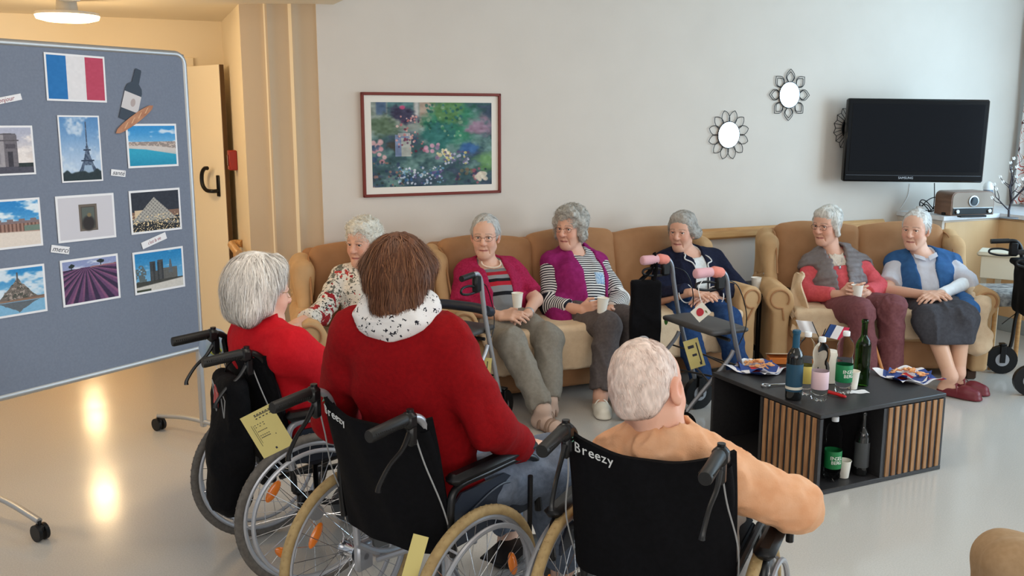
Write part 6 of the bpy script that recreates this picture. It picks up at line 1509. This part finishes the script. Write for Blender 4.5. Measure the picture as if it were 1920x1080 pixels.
# ---- woman in the floral blouse, in the armchair
J = J_(N=(690,505,5.66), SR=(632,520,5.60), SL=(748,522,5.76), ER=(598,592,5.36), WR=(556,606,5.12), EL=(792,590,5.62), WL=(818,622,5.36), P=(695,618,5.56), KR=(652,690,5.10), KL=(738,690,5.16), AR=(650,800,4.98), AL=(735,805,5.02), TR=(650,830,4.8), TL=(735,830,4.85))
p = Person('seated woman with fluffy white hair in a white blouse with red flowers, in the armchair', J, V((J['P'].x,J['P'].y,.0)), b=1.03, belly=1.1)
p.HM = headM(at(681,456,5.62), -115, 4); 
h1 = fist(J['WL'], J['WL']-J['EL']+V((0,0,.06)), V((-.6,.3,.2)), False, .5); h2 = fist(J['WR'], J['WR']-J['ER'], V((0,0,-1)), True, .25)
p.body([h1,h2], SKIN2, headkw=dict(full=.92)); eyes(p.HM, p.hs, p.t, (-.25,0), (70,60,52)); hair(p.HM, p.hs, p.t, (228,224,212), 'fluffy', 1300, 2)
m_floral = motifm('floral blouse cloth', (224,218,208), [(9,.30,(112,112,104),.3,.30),(13,.26,(58,62,60),2.1,.32),(7.5,.27,(150,38,44),5.2,.16),(8,.20,(186,70,66),8.4,.18),(14,.2,(48,50,52),11,.34)])
p.garment('blouse', p.torso()+p.arm('R',.82,slack=.008)+p.arm('L',.82,slack=.008), m_floral, .014, cut=[(p.tr(0,0,-.12),-p.up)])
p.garment('trousers', [el(p.tr(0,0,-.02),(.17,.12,.10),p.A,.06)]+p.legs(.95, slack=.006), clothm('black trousers', (26,26,30)), .012, neck_r=0)
m_shoeb = mat('black shoe', (24,22,22), .5)
for g in 'LR': p.shoe(g, m_shoeb, 'clog')
held_cup(at(832,618,5.26)+V((0,0,-.035)), 'white paper cup held by the woman in the floral blouse')
# ---- woman with pearls
J = J_(N=(912,500,5.93), SR=(868,514,5.87), SL=(966,508,6.02), ER=(866,578,5.72), WR=(938,592,5.50), EL=(1004,562,5.84), WL=(990,588,5.60), P=(930,602,5.80), KR=(958,642,5.38), KL=(1030,636,5.50), AR=(1018,768,5.12), AL=(1030,752,5.32), TR=(1056,798,4.98), TL=(1000,812,4.95))
p = Person('seated woman with grey hair, glasses, pearls and a raspberry cardigan over a striped jumper', J, V((J['P'].x,J['P'].y,.0)), b=1.08, belly=1.22, bust=1.1)
p.HM = headM(at(910,443,5.90), -96, 3)
hR = fist(J['WR'], at(985,590,5.42)-J['WR'], V((.1,.6,-.75)), True, .50, 1.05, .3); hL = fist(J['WL'], at(958,596,5.46)-J['WL'], V((-.1,-.2,-.95)), False, .42, 1.05, .3)
p.body([hR,hL], SKIN, headkw=dict(full=.95)); eyes(p.HM, p.hs, p.t, (-.05,0), (110,120,124)); hair(p.HM, p.hs, p.t, (188,186,182), 'short', 1200, 3, col2=(214,212,208)); p.glasses((96,84,78))
LT = p.L
m_str = stripem('block stripe jumper', [(0,(128,128,128)),(.34,(26,26,30)),(.41,(134,134,136)),(.52,(176,36,50)),(.60,(28,28,32)),(.66,(140,140,142)),(.73,(168,34,48)),(.80,(120,120,122)),(.87,(206,198,188))], 1/LT)
p.garment('jumper', p.torso()+p.arm('R',.3)+p.arm('L',.3), m_str, .012, cut=[(p.tr(0,0,-.10),-p.up)], attrs=True, neck_r=.075, neck=(0,.05,.98))
m_rasp = clothm('raspberry crochet', (172,38,80), (150,28,66), ns=90, bump=.6, bs=130)
cb_ = [bx(p.tr(0,.16,.4), (.070,.16,.40), .03, p.A @ Euler((R(-4),0,0)).to_matrix(), .015, op='s')]
p.garment('cardigan', p.torso()+p.arm('R',.46,slack=.010)+p.arm('L',.42,slack=.010), m_rasp, .024, sub=cb_, cut=[(p.tr(0,0,.05),-p.up)], neck_r=.085, neck=(0,.05,1.0))
p.garment('trousers', [el(p.tr(0,.0,.0),(.19,.14,.11),p.A,.06)]+p.legs(.97, slack=.010), clothm('grey slacks', (142,136,126), (133,127,117)), .010, neck_r=0, noise=FOLD)
m_sand = mat('beige sandal', (150,122,104), .6); m_sock = clothm('beige sock', (204,176,160))
p.shoe('R', m_sand, 'sandal', sock=m_sock); p.shoe('L', m_sand, 'sandal', sock=m_sock)
q = MB(); n_ = 30; pn = p.torso()+p.neck()
for i in range(n_):
    a = PI*1.05*(i/(n_-1)-.5); q.ell(onfront(.066*math.sin(a), 1.02-.13*math.cos(a), prims=pn, grow=.010, off=.006), (.0058,)*3, 8, 6)
q.build('pearl_necklace', mat('pearl', (236,214,192), .3), p.t, world=True)
c_ = J['WL']-(J['WL']-J['EL']).normalized()*.02; ax = (J['WL']-J['EL']).normalized(); q = MB(); q.lathe([(.031,-.008),(.034,-.004),(.034,.004),(.031,.008)], 20, Matrix.Translation(c_) @ axm(ax).to_4x4(), cap=False); q.build('wristwatch', m_alu, p.t, world=True)
held_cup(at(970,562,5.44)+V((0,0,-.045)), 'white paper cup held by the woman with the pearl necklace')
# ---- woman in the magenta waistcoat
J = J_(N=(1076,478,6.20), SR=(1022,494,6.12), SL=(1130,494,6.30), ER=(1030,572,5.96), WR=(1092,580,5.76), EL=(1162,562,6.06), WL=(1142,586,5.84), P=(1090,590,6.04), KR=(1138,612,5.62), KL=(1186,604,5.76), AR=(1126,742,5.46), AL=(1168,742,5.6), TR=(1134,786,5.25), TL=(1180,780,5.35))
p = Person('seated woman with wavy grey hair, glasses, magenta waistcoat and black-and-white striped sleeves', J, V((J['P'].x,J['P'].y,.0)), b=1.05, belly=1.2, bust=1.15)
p.HM = headM(at(1070,428,6.16), -122, 2)
hR = fist(J['WR'], at(1128,574,5.66)-J['WR'], V((.5,.5,.1)), True, .62, 1.05, .7); hL = fist(J['WL'], at(1122,588,5.70)-J['WL'], V((-.3,-.2,.6)), False, .45, 1.0, .4)
p.body([hR,hL], SKIN2, headkw=dict(nose=1.03, full=.92)); eyes(p.HM, p.hs, p.t, (-.2,0), (90,96,100)); hair(p.HM, p.hs, p.t, (186,182,174), 'curly', 1500, 4, col2=(156,152,146)); p.glasses((150,110,90))
p.garment('striped_top', p.torso()+p.arm('R',.80,slack=.006)+p.arm('L',.88,slack=.006), stripem('navy and white stripes', [(0,(228,224,220)),(.52,(34,34,44))], 58), .012, attrs=True, cut=[(p.tr(0,0,-.05),-p.up)])
p.garment('blue_print', p.torso(), clothm('blue print', (122,160,196), (196,210,224), ns=70), .0165, vox=.008, neck_r=0, cut=[(p.tr(-.035,0,0),p.X),(p.tr(-.115,0,0),-p.X),(p.tr(0,0,.40),-p.up),(p.tr(0,0,.60),p.up),(p.tr(0,.04,0),-p.f)])
m_mag = clothm('magenta cloth', (150,38,106), (134,30,92), ns=30)
p.garment('waistcoat', p.torso()+[el(p.tr(0,-.005,1.03),(.088,.078,.06),p.A,.03), el(p.tr(.10,-.04,.05),(.13,.12,.14),p.A,.05), el(p.tr(-.10,-.04,.05),(.13,.12,.14),p.A,.05), rc(p.tr(.17,.0,.15),p.tr(.20,.10,-.12),.07,.06,.05)], m_mag, .024, sub=[bx(p.tr(-.045,.20,.32),(.078,.17,.34),.03,p.A @ Euler((0,R(0),0)).to_matrix(),.015,op='s'), rc(p.tr(-.03,.14,.60),p.tr(0,.10,1.05),.060,.05,.02,op='s')], cut=[(p.tr(0,0,-.22),-p.up)], neck_r=.066, neck=(0,.02,1.10))
p.garment('trousers', [el(p.tr(0,.0,-.0),(.18,.13,.10),p.A,.06)]+p.legs(.92, slack=.008), clothm('grey brown slacks', (96,88,86), (86,78,78)), .012, neck_r=0, noise=FOLD)
m_clogw = mat('white clog', (234,228,214), .45); p.shoe('R', m_clogw, 'clog'); p.shoe('L', mat('grey clog', (120,116,110), .5), 'clog')
c_ = p.HM @ V((.078*p.hs,.0,-.052*p.hs)); q = MB(); q.ell(c_, (.006,.006,.009)); c_ = p.HM @ V((-.078*p.hs,.0,-.052*p.hs)); q.ell(c_, (.006,.006,.009)); q.build('earring', mat('gold', (200,160,70), .3, metal=.9), p.t, world=True)
held_cup(at(1128,572,5.63)+V((0,0,-.05)), 'white paper cup held by the woman in the magenta waistcoat', (.1,0,1), .095, .037)
# ---- woman in the navy cardigan
J = J_(N=(1288,478,6.54), SR=(1240,492,6.48), SL=(1346,488,6.64), ER=(1236,560,6.30), WR=(1296,548,6.06), EL=(1384,548,6.46), WL=(1332,556,6.14), P=(1292,566,6.42), KR=(1282,606,6.02), KL=(1362,600,6.06), AR=(1330,760,5.84), AL=(1392,735,5.86), TR=(1310,790,5.6), TL=(1400,770,5.6))
p = Person('seated woman with grey swept-back hair in a navy cardigan with white piping', J, V((J['P'].x,J['P'].y,.0)), b=1.05, belly=1.1, bust=1.1)
p.HM = headM(at(1279,434,6.50), -120, 4)
hR = fist(J['WR'], at(1322,552,5.98)-J['WR'], V((0,.35,-.9)), True, .30, 1.08, .3); hL = fist(J['WL'], at(1304,566,6.02)-J['WL'], V((-.1,.2,-.9)), False, .24, 1.08, .3)
p.body([hR,hL], SKIN2, headkw=dict(full=.90, jaw=.92)); eyes(p.HM, p.hs, p.t, (-.1,0), (96,80,66)); hair(p.HM, p.hs, p.t, (170,164,156), 'pulled', 1200, 5, col2=(140,132,124))
p.garment('white_blouse', p.torso(), clothm('white knit', (226,226,224), (214,214,212)), .012, neck_r=.075, neck=(0,.05,.97), cut=[(p.tr(0,0,-.08),-p.up)])
m_navyk = clothm('navy knit', (28,32,54), (22,25,44), ns=60, bump=.5, bs=160)
def vopen(z): return .050+.0*z
p.garment('cardigan', p.torso()+p.arm('R',.93,slack=.012)+p.arm('L',.93,slack=.012), m_navyk, .025, sub=[bx(p.tr(-.01,.18,.32),(.045,.16,.36),.02,p.A,.012,op='s'), rc(p.tr(-.01,.15,.66),p.tr(0,.08,1.0),.045,.055,.02,op='s')], cut=[(p.tr(0,0,-.02),-p.up)], neck_r=.075, neck=(0,.05,1.0))
m_pip = mat('white piping', (226,226,226), .7)
q = MB()
for g in (-1,1):
    q.tube(spl([onfront(g*.052-.01, z) for z in (.02,.2,.4,.58)]+[onfront(g*.062,.72), onfront(g*.105,.80), onfront(g*.085,.92), p.tr(g*.075,.03,1.0)], 5), .0048, 6)
    q.tube(spl([onfront(g*.085,.22), onfront(g*.085,.06)], 3), .0045, 6)
    e = J['E'+('R' if g > 0 else 'L')]; w_ = J['W'+('R' if g > 0 else 'L')]; c_ = e+(w_-e)*.84; q.tube([c_+axm(w_-e) @ V((.064*math.cos(a),.064*math.sin(a),0)) for a in np.linspace(0,2*PI,21)[:-1]], .004, 6, True)
q.build('piping', m_pip, p.t, world=True)
p.garment('trousers', [el(p.tr(0,.0,-.0),(.18,.13,.10),p.A,.06)]+p.legs(.97, slack=.010), clothm('blue slacks', (38,66,108), (30,54,94)), .012, neck_r=0, noise=FOLD)
for g in 'LR': p.shoe(g, mat('navy shoe', (28,34,52), .5), 'clog')
# ---- woman in the quilted gilet
J = J_(N=(1561,478,6.60), SR=(1510,500,6.60), SL=(1624,498,6.56), ER=(1508,550,6.46), WR=(1580,552,6.20), EL=(1648,540,6.42), WL=(1622,552,6.18), P=(1575,576,6.46), KR=(1610,584,5.98), KL=(1672,578,6.00), AR=(1632,722,5.92), AL=(1668,722,5.94), TR=(1630,760,5.7), TL=(1670,760,5.7))
p = Person('seated woman with white hair and dark glasses in a grey quilted gilet over coral', J, V((J['P'].x,J['P'].y,.0)), b=1.04, belly=1.12)
p.HM = headM(at(1551,422,6.56), -140, 6)
hR = fist(J['WR'], at(1606,546,6.10)-J['WR'], V((.6,.4,.1)), True, .48, 1.08, .6); hL = fist(J['WL'], at(1604,550,6.08)-J['WL'], V((-.7,.3,.1)), False, .42, 1.08, .6)
p.body([hR,hL], SKIN2, headkw=dict(full=.93)); eyes(p.HM, p.hs, p.t, (-.15,-.05), (80,76,70)); hair(p.HM, p.hs, p.t, (220,216,208), 'soft', 1500, 6, col2=(200,196,190)); p.glasses((90,44,50), .022)
p.garment('coral_top', p.torso()+p.arm('R',.88,slack=.008)+p.arm('L',.92,slack=.008), clothm('coral knit', (218,96,102), (208,86,94)), .012, cut=[(p.tr(0,0,-.06),-p.up)], neck_r=.07, neck=(0,.05,1.0))
p.garment('lace_collar', p.torso(), clothm('cream lace', (226,212,196), (204,190,174), ns=110, bump=.8, bs=120), .017, vox=.008, sub=[], cut=[(p.tr(0,.08,.70),-p.up), (p.tr(.05,0,.8),p.X), (p.tr(-.05,0,.8),-p.X)], neck_r=.062, neck=(0,.05,1.02), post=None)
def quilt(F, X, Y, Z):
    s_ = (X-p.J['P'].x)*p.up.x+(Y-p.J['P'].y)*p.up.y+(Z-p.J['P'].z)*p.up.z; return F-.006*np.abs(np.sin(s_*PI/.042)).astype('f')
p.garment('gilet', p.torso()+[rc(p.tr(.05,-.02,.96), p.tr(.075,.02,1.02), .045, .03, .03), rc(p.tr(-.05,-.02,.96), p.tr(-.075,.02,1.02), .045, .03, .03)], mat('grey gilet', (122,114,114), .5, noise=(112,104,104), nscale=40, sheen=.2), .030, vox=.008, sub=[bx(p.tr(-.005,.19,.3),(.040,.16,.40),.03,p.A,.012,op='s'), rc(p.tr(0,.15,.66),p.tr(0,.10,1.05),.045,.072,.02,op='s')]+[rc(p.tr(g*.20,-.1,.68),p.tr(g*.20,.15,.66),.052,.052,.02,op='s') for g in (-1,1)], cut=[(p.tr(0,0,-.02),-p.up)], neck_r=.07, neck=(0,.04,1.05), post=quilt)
p.garment('trousers', [el(p.tr(0,.0,-.0),(.18,.13,.10),p.A,.06)]+p.legs(.97, slack=.012), clothm('maroon slacks', (122,76,78), (110,66,70)), .012, neck_r=0, noise=FOLD)
for g in 'LR': p.shoe(g, mat('brown shoe', (70,50,44), .5), 'clog')
q = MB(); q.tube(spl([p.tr(.055,.05,1.0), onfront(.04,.86,off=.0,grow=.02), onfront(.006,.68,off=.004,grow=.02), onfront(-.03,.86,off=.0,grow=.02), p.tr(-.055,.05,1.0)], 6), .0018, 5); q.ell(onfront(.006,.66,off=.006,grow=.02), (.008,.004,.012)); q.build('pendant', m_silver, p.t, world=True)
held_cup(at(1607,547,6.10)+V((0,0,-.045)), 'white paper cup held by the woman in the grey quilted gilet', (0,0,1), .09, .038)
# ---- woman in the blue tunic and skirt
J = J_(N=(1728,482,6.54), SR=(1676,494,6.58), SL=(1786,496,6.50), ER=(1662,544,6.40), WR=(1732,552,6.14), EL=(1812,530,6.32), WL=(1764,552,6.10), P=(1736,572,6.42), KR=(1744,598,5.96), KL=(1802,592,5.94), AR=(1782,706,5.78), AL=(1796,700,5.88), TR=(1850,740,5.62), TL=(1860,735,5.74))
p = Person('seated woman with short white hair in an open blue tunic, grey skirt and burgundy clogs', J, V((J['P'].x,J['P'].y,.0)), b=1.08, belly=1.15, bust=1.15)
p.HM = headM(at(1717,430,6.50), -132, 4)
hR = fist(J['WR'], at(1764,552,6.04)-J['WR'], V((0,.5,-.8)), True, .45, 1.08, .4); hL = fist(J['WL'], at(1742,556,6.04)-J['WL'], V((-.1,.3,-.8)), False, .45, 1.08, .4)
p.body([hR,hL], SKIN, headkw=dict(full=.98)); eyes(p.HM, p.hs, p.t, (-.2,0), (90,84,78)); hair(p.HM, p.hs, p.t, (216,214,210), 'short', 1200, 7, col2=(192,190,188))
m_shirt = motifm('pale print blouse', (204,204,212), [(60,.30,(176,178,192),1,.2)])
p.garment('blouse', p.torso()+p.arm('R',.40,slack=.016)+p.arm('L',.56,slack=.014)+[], m_shirt, .012, cut=[(p.tr(0,0,-.05),-p.up)], neck_r=.066, neck=(0,.05,1.0))
q = MB()
for g in (-1,1): q.sheet(lambda u, v: onfront(g*(.012+.062*u), .92-.10*v+.10*u, grow=.028, off=.006+.004*v), 6, 5, .004)
q.build('collar', m_shirt, p.t, world=True)
m_blue = clothm('blue cotton', (52,96,146), (44,84,132), ns=24, rough=.7)
p.garment('tunic', p.torso()+[rc(p.tr(g*.12,-.01,.9),J['S'+('R' if g>0 else 'L')]+p.up*.004+p.X*(g*.018),.06,.062,.04) for g in (-1,1)]+[rc(p.tr(.16,.02,.1),p.tr(.20,.10,-.16),.075,.07,.05), rc(p.tr(-.17,.03,.1),p.tr(-.19,.22,-.16),.07,.06,.05), rc(p.tr(-.19,.22,-.14),p.tr(-.16,.42,-.30),.05,.05,.05)], m_blue, .022, sub=[bx(p.tr(.0,.20,.28),(.055,.17,.38),.03,p.A @ Euler((0,R(6),0)).to_matrix(),.012,op='s'), rc(p.tr(0,.15,.68),p.tr(0,.09,1.02),.05,.07,.02,op='s')], cut=[(p.tr(0,0,-.45),-p.up)], neck_r=.078, neck=(0,.04,1.03))
sk = [el(p.tr(0,.0,.0),(.20,.15,.12),p.A,.06), rc(p.tr(.08,.06,0),J['KR']+V((0,0,.0)),.095,.072,.09), rc(p.tr(-.08,.06,0),J['KL']+V((0,0,.0)),.095,.072,.09), rc(J['KR']+V((-.01,-.01,-.02)),J['KR']+(J['AR']-J['KR'])*.40,.070,.072,.09), rc(J['KL']+V((.01,-.01,-.02)),J['KL']+(J['AL']-J['KL'])*.40,.070,.072,.09), rc((J['KR']+J['KL'])/2, (J['KR']+J['KL'])/2+V((0,-.03,-.12)),.060,.066,.09)]
kc = (J['KR']+J['KL'])/2+V((0,-.02,-.17)); p.garment('skirt', sk, clothm('charcoal skirt', (74,74,80), (66,66,72)), .010, neck_r=0, cut=[(kc, (0,-.15,-1))], noise=((.009,(12,12,3),'r'),(.003,40)))
m_nyl = mat('nylon stocking', (222,176,148), .4); p.garment('stockings', p.legs(1.0,.070,.056,.036), m_nyl, .004, neck_r=0, noise=None)
m_burg = mat('burgundy leather', (112,36,46), .4)
for g in 'LR': p.shoe(g, m_burg, 'clog')
e, w_ = J['EL'], J['WL']; P_, Q_ = snet([rc(e+(w_-e)*.15, e+(w_-e)*.96, .043, .033, clip=[(e+(w_-e)*.97,(w_-e).normalized())])], .007, .02, .004, [(.003,40)]); nmesh('arm_bandage', P_, Q_, clothm('white bandage', (236,238,240)), p.t)
# ---- person in red with white bob, nearest the pinboard
J = {}
f = V((.819,.573,0)); r = V((.573,-.819,0)); N0 = at(497,618,3.44)
J.update(N=N0, SR=N0+r*.16+f*.03+V((0,0,-.05)), SL=N0-r*.16+f*.0+V((0,0,-.05)), P=V((-.86,3.56,.54)))
J['ER'] = at(612,702,3.46); J['WR'] = at(690,700,3.72); J['EL'] = J['SL']+f*.12-r*.05+V((0,0,-.22)); J['WL'] = J['EL']+f*.22+r*.03
for g, sg in (('R',1),('L',-1)):
    J['K'+g] = J['P']+f*.44+r*.10*sg+V((0,0,.0)); J['A'+g] = J['K'+g]+f*.12+V((0,0,-.40)); J['T'+g] = J['A'+g]+f*.2
p = Person('person with a white bob seen from behind in a bright red jumper, beside the pinboard', J, V((J['P'].x,J['P'].y,0)), b=1.08, hs=1.04, sw=.95)
p.HM = headM(at(487,548,3.44), 42, 8)
h1 = fist(J['WR'], f, V((0,0,-1)), True); h2 = fist(J['WL'], f, V((0,0,-1)), False)
p.body([h1,h2], SKIN3, hvox=.004); eyes(p.HM, p.hs, p.t); hair(p.HM, p.hs*1.05, p.t, (226,219,211), 'bob', 4600, 8, width=.0026, col2=(208,200,192)); p.glasses((170,140,90), lens=False)
m_red = clothm('bright red knit', (196,22,34), (188,18,30), ns=80, bump=.3, sheen=.05)
p.garment('jumper', p.torso()+p.arm('R',.95,slack=.014)+p.arm('L',.95,slack=.012), m_red, .018, neck_r=.066, neck=(0,.03,1.04), noise=((.009,(8,8,6),'r'),(.005,14),(.002,60)), cut=[(p.tr(0,0,-.1),-p.up)])
p.garment('trousers', [el(p.tr(0,.0,-.0),(.18,.13,.10),p.A,.06)]+p.legs(.97, slack=.008), clothm('dark slacks', (40,40,48)), .012, neck_r=0)
for g in 'LR': p.shoe(g, m_shoeb, 'clog')
# ---- person in red with brown hair
f = V((.26,.966,0)); r = V((.966,-.26,0)); N0 = at(748,600,2.78); fl = V((.75,.66,0))
J = dict(N=N0, SR=N0+r*.185+V((0,0,-.055)), SL=N0-r*.185+V((0,0,-.055)), P=V((-.27,2.86,.53)))
J['ER'] = at(918,798,2.72); J['WR'] = at(978,838,2.94); J['EL'] = at(628,790,2.95); J['WL'] = J['EL']+V((.1,.22,.0))
J['KR'] = at(1030,868,3.04); J['KL'] = J['P']+V((.20,.50,.03)); J['AR'] = J['KR']+V((.06,.12,-.42)); J['AL'] = J['KL']+V((.06,.12,-.40))
for g in 'LR': J['T'+g] = J['A'+g]+fl*.2
p = Person('person with layered brown hair seen from behind in dark red with an anchor-print scarf', J, V((J['P'].x,J['P'].y,0)), b=1.12, hs=1.02, sw=.80)
p.HM = headM(at(747,533,2.80), 92, 6)
h1 = fist(J['WR'], V((.5,.8,-.1)), V((0,0,-1)), True); h2 = fist(J['WL'], f, V((0,0,-1)), False)
p.body([h1,h2], SKIN3, hvox=.004); eyes(p.HM, p.hs, p.t); hair(p.HM, p.hs*1.04, p.t, (98,60,39), 'layered', 5200, 9, width=.0026, col2=(136,90,60))
m_red2 = clothm('dark red knit', (140,6,14), (130,4,12), ns=80, bump=.3, sheen=0)
p.garment('jumper', p.torso()+p.arm('R',.97,slack=.010)+p.arm('L',.97,slack=.008), m_red2, .016, neck_r=.066, neck=(0,.03,1.05), noise=((.008,(8,8,6),'r'),(.005,14),(.002,60)), cut=[(p.tr(0,0,-.12),-p.up)])
m_scarf = motifm('anchor print cotton', (228,224,222), [(50,.27,(36,36,46),1.3,.03)])
HMp = p.HM; p.garment('scarf', [rc(p.tr(.068*math.cos(a)*1.15,.068*math.sin(a)-.008,1.045+.02*math.sin(a)),p.tr(.068*math.cos(a+.5)*1.15,.068*math.sin(a+.5)-.008,1.045+.02*math.sin(a+.5)),.036,.036,.03) for a in np.arange(0,6.28,.5)]+[el(p.tr(0,-.01,1.10),(.080,.074,.05),p.A,.03), rc(p.tr(.05,.09,.94),p.tr(.10,.13,.82),.03,.025,.03)], m_scarf, .010, vox=.006, noise=((.006,(9,9,22),'r'),(.003,36)), neck_r=0)
p.garment('trousers', [el(p.tr(0,.0,-.0),(.18,.13,.10),p.A,.06)]+p.legs(.97, slack=.012), clothm('blue grey denim', (112,122,138), (98,108,124)), .012, neck_r=0, noise=FOLD)
for g in 'LR': p.shoe(g, m_shoeb, 'clog')
# ---- person in peach with cropped white hair
f = V((.36,.933,0)); r = V((.933,-.36,0)); N0 = at(1246,826,2.47)
J = dict(N=N0, SR=at(1352,884,2.42), SL=at(1152,862,2.56), P=V((.47,2.60,.50)))
J['ER'] = at(1488,950,2.44); J['WR'] = at(1462,948,2.72); J['EL'] = J['SL']+V((-.02,.10,-.24)); J['WL'] = J['EL']+V((.10,.22,0))
for g, sg in (('R',1),('L',-1)):
    J['K'+g] = J['P']+V((.18,.42,.02))+r*.10*sg; J['A'+g] = J['K'+g]+V((.04,.12,-.38)); J['T'+g] = J['A'+g]+V((.08,.18,0))
p = Person('person with cropped white hair seen from behind in a peach blouse, elbow on the armrest', J, V((J['P'].x,J['P'].y,0)), b=1.0, hs=1.13, sw=.92)
p.HM = headM(at(1216,732,2.50), 56, 12, -14)
h1 = fist(J['WR'], V((-.2,.8,.0)), V((0,0,-1)), True); h2 = fist(J['WL'], f, V((0,0,-1)), False)
p.body([h1,h2], (226,176,152), hvox=.004); eyes(p.HM, p.hs, p.t); hair(p.HM, p.hs, p.t, (232,210,198), 'crop', 7000, 10, width=.0016, vox=.004, col2=(216,190,178))
m_peach = clothm('peach blouse cloth', (232,180,142), (224,164,122), ns=14, rough=.7)
p.garment('blouse', p.torso()+p.arm('R',.97,slack=.016)+p.arm('L',.95,slack=.012)+[rc(p.tr(.05,-.035,.97),p.tr(-.05,-.035,.97),.052,.052,.03)], m_peach, .016, vox=.0075, neck_r=.062, neck=(0,.02,1.10), noise=((.009,(9,9,7),'r'),(.005,20,'r'),(.002,60)), cut=[(p.tr(0,0,-.1),-p.up)])
p.garment('trousers', [el(p.tr(0,.0,-.0),(.18,.13,.10),p.A,.06)]+p.legs(.97, slack=.008), clothm('pale grey slacks', (160,156,152)), .012, neck_r=0)
for g in 'LR': p.shoe(g, m_shoeb, 'clog')
q = MB(); c_ = p.HM @ V((.0,-.0,.136)); q.tube([c_+V((.016*math.cos(a),.0,.014*math.sin(a))) for a in np.linspace(0,PI,10)], .003, 6); q.build('hair_clip', m_silver, p.t, world=True)
# ---- person at the bottom right corner, only a knee in view
K = atz(1905,1068,.50)
J = dict(P=K+V((.50,-.22,-.02)), KR=K+V((.02,.10,-.02)), KL=K, N=K+V((.62,-.26,.44)))
f = V((-.91,.41,0)); r = V((.41,.91,0))
J.update(SR=J['N']+r*.17+V((0,0,-.05)), SL=J['N']-r*.17+V((0,0,-.05)))
for g, sg in (('R',1),('L',-1)): J['E'+g] = J['S'+g]+V((0,0,-.25))+r*.03*sg; J['W'+g] = J['E'+g]+f*.22; J['A'+g] = J['K'+g]+V((-.03,.02,-.40)); J['T'+g] = J['A'+g]+f*.2
p = Person('person at the bottom right corner of whom only a knee in beige trousers shows', J, V((J['P'].x,J['P'].y,0)), b=1.0)
p.HM = headM(J['N']+V((-.03,.01,.17)), 155, 4)
p.body([fist(J['WR'], f, V((0,0,-1)), True), fist(J['WL'], f, V((0,0,-1)), False)], SKIN, hvox=.005, vox=.012); hair(p.HM, p.hs, p.t, (200,198,192), 'short', 500, 11, vox=.007)
p.garment('shirt', p.torso()+p.arm('R',.9)+p.arm('L',.9), clothm('oat shirt', (190,180,160)), .014, vox=.014)
p.garment('trousers', [el(p.tr(0,.0,-.0),(.18,.13,.10),p.A,.06)]+p.legs(.97, slack=.006), clothm('beige trousers', (168,140,108), (160,132,100), bump=.1), .012, neck_r=0, noise=((.003,12),))
t = thing('chair', 'chair under the person at the bottom right corner', 'chair', V((J['P'].x,J['P'].y,0)), math.atan2(f.y,f.x)-PI/2)
q = MB(); q.box((0,.0,.36), (.46,.46,.06), .02); q.build('seat', m_vel, t)
q = MB(); q.box((0,-.27,.62), (.44,.05,.5), .02); q.build('backrest', m_vel, t)
for x in (-.2,.2):
    for y in (-.24,.2):
        q = MB(); q.cyl((x,y,0), (x,y,.34), .018, 10); q.build('leg', m_beech, t)
